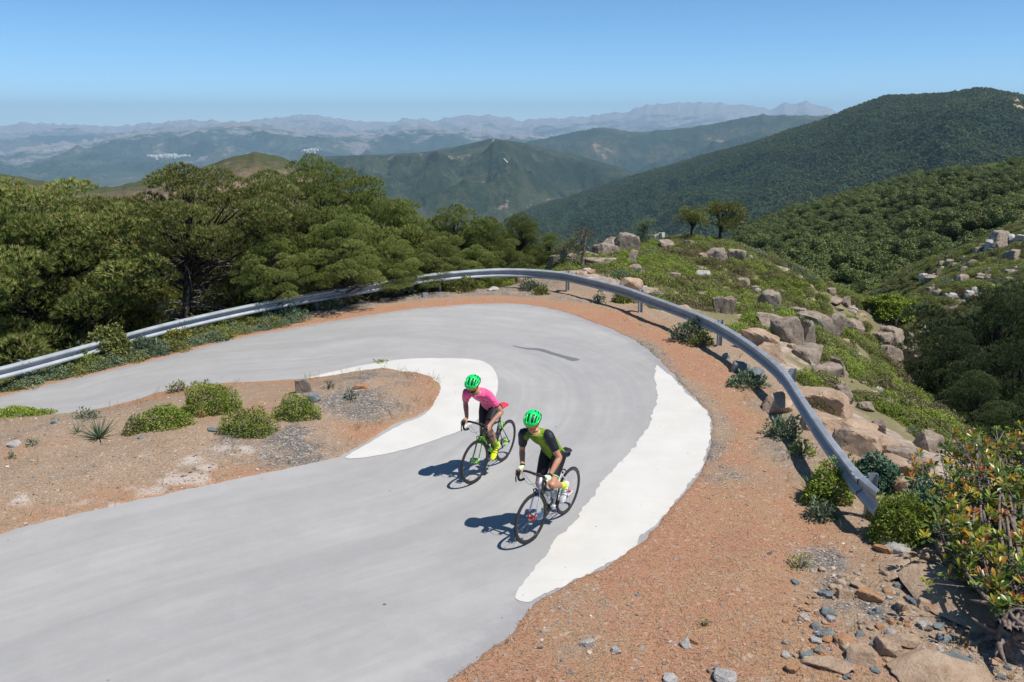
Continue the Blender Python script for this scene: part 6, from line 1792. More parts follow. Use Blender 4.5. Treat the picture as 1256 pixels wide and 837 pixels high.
def pine_meshes(seed, H, crown0, rx, npuff, puff=0.46, shoots=170, blade=0.115, cones=0.3, nlimb=True, flat=1.0):
    """crown (needles + cones), trunk, limbs of one pine whose foot is at the origin"""
    rg = np.random.default_rng(seed)
    lean = rg.normal(size=2) * 0.05 * H
    top = np.array([lean[0], lean[1], H * 0.93])
    zc = crown0 * H; hh = H - zc - puff * 0.4
    # puff centres: shell of a lumpy half-ellipsoid
    K = [np.array([lean[0] * 0.8, lean[1] * 0.8, H - 0.75]), np.array([lean[0] * 0.8 + 0.9, lean[1] * 0.8 - 0.3, H - 1.25]), np.array([lean[0] * 0.8 - 0.9, lean[1] * 0.8 - 0.2, H - 1.35])]; tries = 0
    while len(K) < max(7, npuff // 6) and tries < 4000:
        tries += 1
        d = rg.normal(size=3); d /= np.linalg.norm(d)
        if d[2] < -0.3: continue
        r = rg.uniform(0.45, 1.0) ** 0.5 * (1 + 0.22 * math.sin(3 * math.atan2(d[1], d[0]) + seed) * (1 - abs(d[2])))
        p = np.array([d[0] * r * rx, d[1] * r * rx, zc + hh * (0.34 + 0.60 * d[2] * r) * flat]) + np.array([lean[0], lean[1], 0]) * 0.7
        if all(np.linalg.norm((p - q) * [1, 1, 1.2]) > 1.12 for q in K): K.append(p)
    C = []
    for kc in K:
        n0 = len(C); tries = 0; m_ = int(rg.integers(7, 13))
        while len(C) - n0 < m_ and tries < 200:
            tries += 1
            d = rg.normal(size=3); d /= np.linalg.norm(d); p = kc + d * rg.uniform(0, 1) ** 0.4 * np.array([0.74, 0.74, 0.50])
            if all(np.linalg.norm(p - q) > 0.56 for q in C): C.append(p)
    C = np.array(C)
    bv, bf = brush(rg)
    P = []; N = []; rn = []
    for c in C:
        pr_ = puff * rg.uniform(0.75, 1.2)
        n = int(shoots * (pr_ / puff) ** 2)
        d = rg.normal(size=(n, 3)); d /= np.linalg.norm(d, axis=1)[:, None]
        d[:, 2] = np.abs(d[:, 2]) * np.where(rg.random(n) < 0.93, 1, -0.3)
        q = c + d * pr_ * np.array([1, 1, 0.68]) * (1 - 0.18 * rg.uniform(0, 1, n)[:, None] ** 2)
        P.append(q); N.append(d + np.array([0, 0, 0.85])); rn.append(np.clip(rg.uniform(0, 1, n) * 0.75 + rg.uniform(-0.1, 0.25), 0, 1))
    P = np.concatenate(P); N = np.concatenate(N); rn = np.concatenate(rn)
    V, F = expand(bv, bf, P, rots_to(N, rg), blade * rg.uniform(0.8, 1.25, len(P)))
    rnd = np.repeat(rn, len(bf)); mi = np.zeros(len(F), int)
    if cones > 0:
        k = (rg.random(len(P)) < cones) & (N[:, 2] > 0.6)
        tv = [(0, .16, 0), (0, -.08, .14), (0, -.08, -.14), (1, 0, 0)]; tf = [(0, 1, 3), (1, 2, 3), (2, 0, 3)]
        up = np.tile(np.array([[0, 0, 1.0]]), (k.sum(), 1)) + N[k] * 0.5
        V2, F2 = expand(tv, tf, P[k] + up / np.linalg.norm(up, axis=1)[:, None] * blade * 0.55, rots_to(up, rg), np.full(k.sum(), blade * 0.62))
        F = np.concatenate([F, F2 + len(V)]); V = np.concatenate([V, V2]); rnd = np.r_[rnd, rg.uniform(0, 1, len(F2))]; mi = np.r_[mi, np.ones(len(F2), int)]
    crown = mesh_np('crown', V, F, rnd, midx=mi)
    tm = MB()
    k_ = 9; tp = [Vector((lean[0] * t ** 1.5 + 0.05 * H * math.sin(t * 5 + seed) * 0.25, lean[1] * t ** 1.5, H * 0.93 * t)) for t in np.linspace(0, 1, k_)]
    tp[0].z = -0.6
    tm.tube([q * 1.0 if i < k_ - 1 else q.lerp(tp[-2], 0.6) for i, q in enumerate(tp)], [0.028 * H * (1 - 0.8 * t) + 0.02 for t in np.linspace(0, 1, k_)], 9)
    lm_ = MB()
    for c in C:
        t = max(0.08, min(0.95, (c[2] / H - 0.10) * (0.75 + 0.2 * rg.random()))); b = tp[0].lerp(tp[-1], t); b = Vector((np.interp(t, np.linspace(0, 1, k_), [q.x for q in tp]), np.interp(t, np.linspace(0, 1, k_), [q.y for q in tp]), H * 0.93 * t))
        cv = Vector(c); m = b.lerp(cv, 0.5) + Vector((0, 0, -0.06 * (cv - b).length))
        lm_.tube([b, m, cv], [0.035 + 0.006 * (cv - b).length, 0.026, 0.010], 5, False)
    dm = MB()
    for _ in range(44):
        t = rg.uniform(0.10, max(0.2, crown0 + 0.15)); b = Vector((np.interp(t, np.linspace(0, 1, k_), [q.x for q in tp]), np.interp(t, np.linspace(0, 1, k_), [q.y for q in tp]), H * 0.93 * t))
        a = rg.uniform(0, 2 * np.pi); L = rg.uniform(0.5, 1.7); e = b + Vector((math.cos(a) * L, math.sin(a) * L, rg.uniform(-0.35, 0.2) * L)); m = b.lerp(e, 0.5) + Vector((rg.normal() * 0.1, rg.normal() * 0.1, 0.08))
        dm.tube([b, m, e], [0.02, 0.013, 0.004], 4, False)
        for _ in range(3):
            f = e.lerp(m, rg.uniform(0, 0.8)); g2 = f + Vector((rg.normal() * 0.25, rg.normal() * 0.25, rg.normal() * 0.18)); dm.tube([f, g2], [0.008, 0.003], 4, False)
    def tomesh(mb, nm):
        me = bpy.data.meshes.new(nm); me.from_pydata([tuple(v) for v in mb.v], [], mb.f); me.polygons.foreach_set('use_smooth', [True] * len(me.polygons)); return me
    return crown, tomesh(tm, 'trunk'), tomesh(lm_, 'limbs'), tomesh(dm, 'dead_branches'), H
PV = {}
def pine_variant(key, *a, **k):
    nm = k.pop('mat', needle_m)
    cr, tr, lb, dd, H = pine_meshes(*a, **k)
    cr.materials.append(nm); cr.materials.append(cone_m)
    for m in (tr, lb): m.materials.append(bark_m)
    dd.materials.append(dead_m)
    PV[key] = (cr, tr, lb, dd, H)
pine_variant('umbrella_a', 3, 6.0, 0.46, 2.7, 96)
pine_variant('umbrella_b', 8, 6.0, 0.46, 2.5, 90, cones=0.2)
pine_variant('bushy_a', 15, 6.0, 0.12, 2.3, 120, cones=0.05)
pine_variant('bushy_b', 21, 6.0, 0.08, 2.0, 108, cones=0.04)
pine_variant('tall', 29, 8.0, 0.36, 2.4, 132, cones=0.06)
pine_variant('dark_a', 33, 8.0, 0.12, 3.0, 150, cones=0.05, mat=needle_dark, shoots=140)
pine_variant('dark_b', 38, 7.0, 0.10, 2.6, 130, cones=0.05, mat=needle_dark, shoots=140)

def plant_at(px, py, D, name, label, parts, Hn, height=None, rz=0.0, group=None, cat='tree', wide=1.0, top=True, zb=None, tilt=(0, 0)):
    """a tree whose crown top shows at (px, py) at forward distance D; it stands on the ground below"""
    q = atY(px, py, D); g0 = gz(q[0], q[1]) if zb is None else zb
    H = q[2] - g0 if height is None else height
    s = H / Hn
    if height is not None: g0 = q[2] - height if zb is None and height else g0
    e = empty(name, (q[0], q[1], g0), rz); e.scale = (s * wide, s * wide, s); e.rotation_euler = (R(tilt[0]), R(tilt[1]), rz)
    tag(e, label, cat, group)
    for nm, me in parts:
        o = bpy.data.objects.new(nm, me); COL.objects.link(o); o.parent = e
    return e
def pine(px, py, D, v, label, rz=0.0, wide=1.0, group=None, tilt=(0, 0)):
    cr, tr, lb, dd, H = PV[v]
    q = atY(px, py, D); g0 = max(gz(q[0], q[1]), q[2] - 11)
    return plant_at(px, py, D, 'pine_tree', label, (('crown', cr), ('trunk', tr), ('limbs', lb), ('dead_branches', dd)), H, rz=rz, wide=wide, group=group, zb=g0, tilt=tilt)
G_ = 'pines beyond the guardrail'
for a in [
 (62, 203, 24.0, 'umbrella_b', 'wide pine at the far left with brown cones and a dark leaning trunk', 0.4, 1.10),
 (208, 197, 24.0, 'umbrella_a', 'broad pine with many orange brown cones and a straight dark trunk behind the rail', 2.2, 1.12),
 (385, 188, 27.5, 'tall', 'tallest dark green pine, in the middle of the row', 1.2, 1.05),
 (128, 246, 30.0, 'umbrella_b', 'pine filling the gap behind the two broad pines on the left', 3.6, 1.1),
 (296, 252, 31.0, 'umbrella_a', 'pine behind, between the cone covered pine and the tallest pine', 5.0, 1.0),
 (-40, 215, 22.0, 'bushy_a', 'bushy pine cut by the left edge of the picture', 0.4, 1.1),
 (455, 226, 28.0, 'bushy_a', 'bushy pine right of the tallest pine', 0.9, 0.95),
 (500, 243, 29.0, 'bushy_b', 'bushy pine third from the right end of the front row', 1.9, 1.05),
 (548, 250, 29.5, 'bushy_a', 'rounded pine in front of the wooded valley', 2.9, 0.95),
 (592, 266, 30.0, 'bushy_b', 'lower pine in the right part of the row', 4.4, 1.05),
 (640, 260, 33.0, 'tall', 'dark pointed pine near the right end of the row', 0.2, 0.85),
 (420, 262, 24.5, 'bushy_b', 'short bushy pine right behind the rail under the tallest pine', 3.3, 1.15),
 (330, 285, 23.6, 'bushy_a', 'short brownish pine right behind the rail, left of the tallest pine', 4.1, 1.0),
 (480, 290, 25.5, 'bushy_b', 'short pine touching the rail in the middle of the row', 5.3, 1.2),
 (535, 292, 27.0, 'bushy_a', 'short pine right behind the rail in the right half of the row', 0.7, 1.2),
 (585, 300, 28.5, 'bushy_b', 'short pine right behind the rail near its highest point', 2.5, 1.2),
 (672, 284, 37.0, 'bushy_a', 'small light green pine at the right end of the row', 1.5, 1.0),
 (700, 292, 42.0, 'bushy_b', 'small pine farthest right, behind the sparse brown bush', 2.7, 1.0),
 (235, 262, 34.0, 'tall', 'tall pine standing lower down the slope behind the cone covered pine', 3.0, 1.1),
 (20, 240, 32.0, 'tall', 'tall pine standing lower down the slope at the far left', 1.0, 1.1),
 (410, 245, 36.0, 'tall', 'tall pine down the slope behind the tallest pine', 2.4, 1.2),
 (520, 268, 36.0, 'tall', 'tall pine down the slope behind the middle of the row', 4.0, 1.2),
 (620, 285, 38.0, 'tall', 'tall pine down the slope behind the right end of the row', 5.2, 1.1)]:
    pine(a[0], a[1], a[2], a[3], a[4], a[5], a[6], G_, tilt=(0, -7) if a[0] == 62 else (0, 0))
G2 = 'dark pines in the gully on the right'
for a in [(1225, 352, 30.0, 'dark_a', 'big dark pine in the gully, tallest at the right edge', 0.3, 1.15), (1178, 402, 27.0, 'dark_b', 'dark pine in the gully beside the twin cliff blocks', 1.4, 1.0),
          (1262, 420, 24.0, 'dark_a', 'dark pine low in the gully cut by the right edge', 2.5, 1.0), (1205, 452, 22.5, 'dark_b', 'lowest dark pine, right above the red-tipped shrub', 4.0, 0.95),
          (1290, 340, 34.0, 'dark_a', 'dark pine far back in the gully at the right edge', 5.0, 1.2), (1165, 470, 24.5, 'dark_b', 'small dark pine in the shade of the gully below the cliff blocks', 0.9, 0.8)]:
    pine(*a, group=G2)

# --- two little trees and bushes on the crest
def small_tree(px, py, D, height, seed, label, mat, crown_r, kind='tree', n=2600, crown0=0.42, wood=dead_m, leaf=0.13, sparse=0.0):
    rg = np.random.default_rng(seed); H = 4.0
    cl = []; tm = MB(); tips = []
    k_ = 6; lean = rg.normal() * 0.25
    tp = [Vector((lean * t * t, 0.1 * math.sin(4 * t), H * 0.72 * t - 0.2 * (t == 0))) for t in np.linspace(0, 1, k_)]
    tm.tube(tp, [0.17 - 0.11 * t for t in np.linspace(0, 1, k_)], 8)
    Cs = []
    for i in range(20):
        a = rg.uniform(0, 6.28); t = rg.uniform(0.35, 1.0); r = crown_r * rg.uniform(0.25, 1.0) * (0.55 + 0.45 * t)
        b = tp[int(t * (k_ - 1))]; z = H * (crown0 + (1 - crown0) * rg.uniform(0.15, 0.92)); z -= 0.35 * (r / crown_r) ** 2 * H * 0.3
        e = Vector((lean + math.cos(a) * r, math.sin(a) * r, z)); m = b.lerp(e, 0.55) + Vector((0, 0, 0.1))
        tm.tube([b, m, e], [0.06, 0.035, 0.012], 5, False); Cs.append(e)
    P = []; N = []
    for c in Cs:
        m_ = n // 20; d = rg.normal(size=(m_, 3)); d /= np.linalg.norm(d, axis=1)[:, None]
        P.append(np.array(c) + d * rg.uniform(0.25, 1, m_)[:, None] ** 0.6 * np.array([0.55, 0.55, 0.38]) * (1 + 0.4 * rg.random())); N.append(d + [0, 0, 0.4])
    P = np.concatenate(P); N = np.concatenate(N)
    V, F = expand(LEAF, [(0, 1, 2, 3)], P, rots_to(N + rg.normal(size=N.shape) * 0.5, rg), leaf * rg.uniform(0.7, 1.3, len(P)))
    me = mesh_np('crown', V, F, rg.uniform(0, 1, len(P))); me.materials.append(mat)
    t_ = bpy.data.meshes.new('trunk'); t_.from_pydata([tuple(v) for v in tm.v], [], tm.f); t_.materials.append(wood)
    # foot: where the crest line stands in this column
    dd_ = ray(px, py); tt = np.arange(25, 90, 0.5); gg = zg(dd_[0] / dd_[1] * tt, tt); D = float(tt[np.argmax((gg - CAMH) / tt)]) - 1.0
    q = atY(px, py, D)
    return plant_at(px, py, D, kind, label, (('crown', me), ('trunk', t_)), H, zb=gz(q[0], q[1]) - 0.1, cat='tree' if 'tree' in kind else 'bush', wide=1.0)
small_tree(886, 246, 62, None, 1, 'taller of the two small trees on the crest, with an open rounded crown', olive_leaf, 2.1, 'small_tree', 8000, wood=bark_m)
small_tree(850, 253, 64, None, 2, 'shorter small tree on the crest with a flat crown and bare stem', olive_leaf, 2.0, 'small_tree', 6000, 0.55, wood=bark_m)
small_tree(787, 265, 56, None, 3, 'dark dense bushy tree behind the standing boulders', grey_leaf, 1.8, 'small_tree', 6500, 0.12, wood=bark_m)
small_tree(716, 276, 48, None, 4, 'sparse brown leafed bush behind the boulders on the crest', brown_leaf, 1.7, 'bush', 1500, 0.15)
small_tree(690, 290, 50, None, 6, 'pale green bush left of the sparse brown one', grey_leaf, 1.6, 'bush', 2200, 0.1)

# --- shrub cover of the spur and of the outcrop: nobody could count it
sv = []
for k, (mt, n, hh) in enumerate([(lime_leaf, 1500, 0.42), (lime_leaf, 1300, 0.5), (olive_leaf, 1400, 0.5), (olive_leaf, 1200, 0.38), (brown_leaf, 1100, 0.42), (grey_leaf, 1200, 0.5)]):
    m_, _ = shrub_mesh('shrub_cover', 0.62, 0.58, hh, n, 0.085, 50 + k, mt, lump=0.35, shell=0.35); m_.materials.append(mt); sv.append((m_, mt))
rg = np.random.default_rng(77)
def cover_points(n, box, fn, ymin, ymax):
    x = rg.uniform(box[0], box[1], n); y = rg.uniform(ymin, ymax, n)
    return x[fn(x, y)], y[fn(x, y)]
def in_spur(x, y):
    p = field(psd, x, y); z = zg(x, y)
    nn = fbm(x / 2.4, y / 2.4, 3, 71) + 0.25 * smooth(6, 1, p)
    return (p > 0.9) & (x > -1 + 0.02 * y) & (y > 8) & (nn < 0.22) & ~((x < 9.5) & (y < 14.5) & (p < 4.2)) & (fbm(x / 6, y / 6, 3, 5) > -0.6)
x = rg.uniform(-2, 76, 82000); t = rg.uniform(0, 1, 82000); y = 9 + 112 * t ** 1.3
k = in_spur(x, y) & (y > x * 0.33 - 2)
for (rx_, ry_, rr0) in ROCKS:
    k &= ~(((x - rx_) ** 2 + (y - ry_ + rr0 * 0.3) ** 2) < (rr0 * 0.92 + 0.10) ** 2) & ~((np.abs(x - rx_ - 0.0) < rr0 * 0.8) & (y < ry_) & (y > ry_ - rr0 * 1.2 - 0.35))
x, y = x[k], y[k]
z = zg(x, y); dist = np.hypot(x, y)
keep = rg.random(len(x)) < np.where(fbm(x / 1.7, y / 1.7, 3, 101) > -0.28, 0.9, 0.12); x, y, z, dist = x[keep], y[keep], z[keep], dist[keep]
sc_ = rg.uniform(0.40, 0.95, len(x)) * (0.48 + 0.009 * dist)
zone = fbm(x / 5.5, y / 5.5, 4, 88) + rg.normal(size=len(x)) * 0.10
near_ = smooth(60, 12, dist)
for lo, hi, ids in ((-9, -0.17, (4, 3)), (-0.17, 0.08, (0, 3, 1, 2)), (0.08, 0.24, (2, 3)), (0.24, 0.34, (5, 2)), (0.34, 9, (4, 2))):
    m = (zone >= lo) & (zone < hi)
    if m.sum(): gn_instances('shrub_cover', [sv[i] for i in ids], np.stack([x, y, z - 0.06], -1)[m], rg.uniform(0, 6.28, m.sum()), sc_[m])
# ground cover under the pines and ferny plants at the left end of the rail
def in_left(x, y):
    p = field(psd, x, y); return (p > 0.35) & (x < -1.5) & (p < 16)
x = rg.uniform(-34, 0, 9000); y = rg.uniform(11, 40, 9000); k = in_left(x, y) & (rg.random(9000) < 0.42); x, y = x[k], y[k]; z = zg(x, y)
gn_instances('undergrowth', [sv[2], sv[4], sv[3], sv[5]], np.stack([x, y, z - 0.08], -1), rg.uniform(0, 6.28, len(x)), rg.uniform(0.5, 1.3, len(x)))
x = rg.uniform(-22, -5.5, 6000); y = rg.uniform(13, 23, 6000); p = field(psd, x, y); q_ = field(rsd, x, y); k = (q_ > 0.35) & (p < 0.9) & (p > -1.5) & (y > 16 - 0.0 * x) & (rg.random(6000) < smooth(-5, -9, x) * 0.85) & ~field(front_isl, x, y); x, y = x[k], y[k]
gn_instances('undergrowth', [sv[5], sv[2]], np.stack([x, y, zg(x, y) - 0.05], -1), rg.uniform(0, 6.28, len(x)), rg.uniform(0.25, 0.6, len(x)))

# --- single shrubs and plants
def shrub(px, py, w, h, label, mat, seed, leaf=0.042, dens=1.0, name='shrub', ratio=0.9, up=0.6, flowers=None, group=None, lump=0.28):
    p = hit(px, py); W = px2m(p, w); Hh = px2m(p, h) * 1.05; Dp = W * ratio
    if name == 'plant': dens *= 0.30; lump = 0.55; up = 1.3; leaf *= 1.25
    n = int(min(15000, dens * 2500 * (W / 0.6) * (Dp / 0.6)))
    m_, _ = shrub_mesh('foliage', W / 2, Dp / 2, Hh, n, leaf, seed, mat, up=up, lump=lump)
    e = empty(name, (p[0], p[1] + Dp * 0.30, gz(p[0], p[1] + Dp * 0.35) - 0.02), 0.0); tag(e, label, 'shrub' if name == 'shrub' else 'plant', group)
    link('foliage', m_, mat, e)
    rg_ = np.random.default_rng(seed); mb = MB()
    for _ in range(12):
        a = rg_.uniform(0, 6.28); r = rg_.uniform(0.3, 0.75); mb.tube([(0, 0, -0.03), (math.cos(a) * r * W * 0.25, math.sin(a) * r * Dp * 0.25, Hh * 0.35), (math.cos(a) * r * W * 0.5, math.sin(a) * r * Dp * 0.5, Hh * 0.75)], [0.012, 0.008, 0.003], 5, False)
    mb.build('stem', dead_m, e)
    if flowers:
        P, N = dome(flowers, rg_, W / 2, Dp / 2, Hh * 1.05, 0.2, seed, 0.05)
        V, F = expand(LEAF, [(0, 1, 2, 3)], P, rots_to(N + rg_.normal(size=N.shape) * 0.6, rg_), np.full(flowers, 0.06)); link('flowers', mesh_np('flowers', V, F, rg_.uniform(0, 1, flowers)), yellow_m, e)
    return e
I_ = None
shrub(254, 510, 72, 32, 'largest bright green cushion shrub on the island', lime_leaf, 1, ratio=0.7)
shrub(200, 526, 62, 24, 'low lime green cushion shrub left of the largest one on the island', lime_leaf, 2, ratio=0.6)
shrub(164, 533, 26, 18, 'small dark green shrub at the left foot of the lime green cushion', olive_leaf, 3)
shrub(300, 536, 64, 30, 'wide ferny green shrub in the centre of the island nearest the lower lane', lime_leaf, 4, ratio=0.6)
shrub(362, 516, 54, 26, 'rounded green shrub at the foot of the brown island boulder', lime_leaf, 5, ratio=0.7)
shrub(20, 512, 78, 12, 'flat green shrub mat at the left edge of the island', lime_leaf, 6, ratio=0.5)
shrub(216, 482, 22, 12, 'small green plant at the upper road edge of the island', olive_leaf, 7, name='plant')
shrub(38, 549, 14, 9, 'small pale green weed on the left part of the island', grey_leaf, 8, name='plant', leaf=0.035)
shrub(13, 564, 9, 10, 'tiny dark weed at the left edge of the island', olive_leaf, 9, name='plant', leaf=0.035)
shrub(430, 492, 16, 16, 'upright dark plant on the tip of the island', grey_leaf, 10, name='plant', leaf=0.04)
shrub(104, 515, 22, 10, 'grey green weed right of the flat shrub mat', grey_leaf, 11, name='plant', leaf=0.04)
shrub(466, 450, 22, 7, 'green tuft at the concrete edge of the island tip', lime_leaf, 12, name='plant', leaf=0.035)
shrub(403, 478, 12, 12, 'small green weed between boulder and island tip', olive_leaf, 13, name='plant', leaf=0.035)
shrub(355, 390, 28, 12, 'bluish green weed clump below the rail, left of centre', teal_leaf, 14, name='plant', leaf=0.06)
shrub(403, 380, 30, 12, 'green weed clump just under the rail', grey_leaf, 15, name='plant', leaf=0.06)
shrub(565, 358, 44, 15, 'grassy green clump under the highest part of the rail', olive_leaf, 16, name='plant', leaf=0.07)
shrub(268, 408, 24, 8, 'small bright green clump by the upper lane edge', lime_leaf, 17, name='plant', leaf=0.06)
shrub(214, 425, 34, 14, 'low plant with yellow flowers beside the upper lane', olive_leaf, 18, name='plant', leaf=0.06, flowers=160)
shrub(225, 418, 26, 12, 'green clump behind the yellow flowers', olive_leaf, 19, name='plant', leaf=0.06)
shrub(130, 446, 56, 36, 'dark ivy green bush growing over the rail by the leaning trunk', olive_leaf, 20, leaf=0.09, ratio=0.6, dens=0.7)
shrub(95, 455, 40, 20, 'light green leafy clump at the upper lane edge left of the ivy bush', lime_leaf, 21, name='plant', leaf=0.09)
shrub(160, 440, 60, 16, 'leafy green clump at the upper lane edge right of the ivy bush', grey_leaf, 22, name='plant', leaf=0.08)
shrub(652, 357, 26, 10, 'grey green weed under the rail near the tan pointed rock', grey_leaf, 23, name='plant', leaf=0.06)
shrub(665, 362, 20, 8, 'weed clump left of the first visible rail post', olive_leaf, 24, name='plant', leaf=0.06)
shrub(735, 372, 16, 10, 'dark green leafy weed between the first two rail posts', teal_leaf, 25, name='plant', leaf=0.05)
shrub(765, 372, 22, 16, 'bright green shrub poking under the rail', lime_leaf, 26, leaf=0.06)
shrub(848, 420, 36, 22, 'grey green leafy weed on the road side of the rail', grey_leaf, 27, name='plant', leaf=0.07, up=0.9)
shrub(862, 426, 26, 14, 'second leafy weed touching the grey green one at the third post', olive_leaf, 28, name='plant', leaf=0.06)
shrub(920, 476, 46, 14, 'sprawling green weed in front of the slate blocks', grey_leaf, 29, name='plant', leaf=0.06)
shrub(966, 540, 40, 22, 'grassy weed in the shadow of the rail', grey_leaf, 30, name='plant', leaf=0.06, up=1.2)
shrub(986, 560, 26, 14, 'bright green weed between the rail and its shadow', lime_leaf, 31, name='plant', leaf=0.05)
shrub(1010, 505, 30, 16, 'green tuft growing over the large flat ochre slab', olive_leaf, 32, name='plant', leaf=0.05)
shrub(1108, 668, 70, 48, 'big dense bright green cushion shrub in front of the rail end', lime_leaf, 33, leaf=0.05, ratio=0.7, dens=1.4)
shrub(1020, 620, 58, 42, 'dark green shrub beside the last rail post', lime_leaf, 34, leaf=0.055, ratio=0.8)
shrub(1086, 640, 36, 24, 'green shrub directly under the flared rail end', lime_leaf, 35, leaf=0.05, ratio=0.7)
shrub(1078, 604, 58, 36, 'blue green leafy shrub behind the flared rail end', teal_leaf, 36, leaf=0.07, ratio=0.7)
shrub(1132, 636, 36, 40, 'dark teal bush between the cushion shrub and the red-tipped shrub', teal_leaf, 37, leaf=0.06)
shrub(1008, 640, 30, 18, 'low weed in the rail shadow near the last post', grey_leaf, 38, name='plant', leaf=0.05)
shrub(985, 700, 28, 14, 'small bright green cushion alone in the brown litter', lime_leaf, 39, name='plant', leaf=0.03)
shrub(1013, 640, 30, 14, 'pale green weed at the edge of the rail-end shrubs', grey_leaf, 40, name='plant', leaf=0.05)
shrub(1210, 745, 36, 26, 'blue green plant beside the twisted stump', teal_leaf, 41, name='plant', leaf=0.06)
shrub(865, 770, 14, 8, 'tiny green tuft in the brown litter near the bottom', lime_leaf, 42, name='plant', leaf=0.025)
shrub(1046, 590, 44, 20, 'green weeds on the ledge just behind the rail end', olive_leaf, 43, name='plant', leaf=0.05)
shrub(1092, 395, 50, 22, 'lime green shrub in the fenced pasture', lime_leaf, 44, leaf=0.14, ratio=0.8)
shrub(1115, 385, 30, 14, 'lime green shrub at the far corner of the fenced pasture', lime_leaf, 45, leaf=0.14)
# spiky rosettes
def rosette(px, py, w, label, mat, seed, n=46):
    p = hit(px, py); L = px2m(p, w) * 0.62; rg_ = np.random.default_rng(seed)
    a = rg_.uniform(0, 6.28, n); el = rg_.uniform(0.25, 1.35, n)
    N = np.stack([np.cos(a) * np.cos(el), np.sin(a) * np.cos(el), np.sin(el)], -1)
    tv = [(0, -0.03, 0), (0, 0.03, 0), (0.6, 0.045, 0.06), (0.6, -0.045, 0.06), (1, 0, 0.0)]; tf = [(0, 1, 2, 3), (3, 2, 4, 4)]
    tv = [(0, -0.035, 0), (0, 0.035, 0), (1, 0.006, 0), (1, -0.006, 0)]; tf = [(0, 1, 2, 3)]
    V, F = expand(tv, tf, np.zeros((n, 3)), rots_to(N, rg_), L * rg_.uniform(0.7, 1.1, n))
    o = link('spiky_plant', mesh_np('spiky_plant', V, F, rg_.uniform(0, 1, n)), mat, None, (p[0], p[1], p[2])); tag(o, label, 'plant')
rosette(122, 538, 42, 'spiky pale green rosette plant left of the island shrubs', grey_leaf, 1, 70)
rosette(1003, 610, 50, 'spiky blue green rosette plant in the shadow by the last rail post', teal_leaf, 2, 80)
rosette(95, 532, 18, 'small spiky plant left of the larger rosette on the island', grey_leaf, 3, 40)
# dry grass tufts along the island and verge
tv = [(0, -0.02, 0), (0, 0.02, 0), (0.6, 0.012, 0.03), (0.6, -0.012, 0.03), (1, 0, 0.0), (1, 0, 0)]
gdn = (np.where(front_isl, np.exp(-((rsd - 0.35) / 0.35) ** 2) * smooth(11, 14, GY + 0.3 * GX) * 1.0 + 0.16, 0) + 0.05 * (~front_isl) * smooth(1.5, 3.0, dv) * (psd < 0) + 0.30 * np.exp(-((psd + 0.2) / 0.5) ** 2) * (psd < 1.5) + 0.06 * lowright) * (rsd > 0.03)
x, y = scatter(5200, rg, (-13, 9, 3.5, 27), np.clip(gdn * (0.6 + n1), 0, 1))
x = np.repeat(x, 9) + rg.normal(size=len(x) * 9) * 0.035; y = np.repeat(y, 9) + rg.normal(size=len(y) * 9) * 0.035
N = rg.normal(size=(len(x), 3)) * 0.45; N[:, 2] = 1
V, F = expand([(0, -0.012, 0), (0, 0.012, 0), (0.6, 0.01, 0.02), (1, 0, 0)], [(0, 1, 2, 3)], np.stack([x, y, zg(x, y)], -1), rots_to(N, rg), rg.uniform(0.05, 0.22, len(x)))
tag(link('dry_grass', mesh_np('dry_grass', V, F, rg.uniform(0, 1, len(x))), straw_m), kind='stuff')

# --- the red-tipped shrub on the right, with its twisted stump
def leaf_up(N, rg):
    """leaf blades along N whose upper side looks up"""
    X = N / np.linalg.norm(N, axis=1)[:, None]; U = np.array([0, 0, 1.0]) + rg.normal(size=N.shape) * 0.25
    Yv = np.cross(U, X); Yv /= np.linalg.norm(Yv, axis=1)[:, None] + 1e-9
    return np.stack([X, Yv, np.cross(X, Yv)], -1)

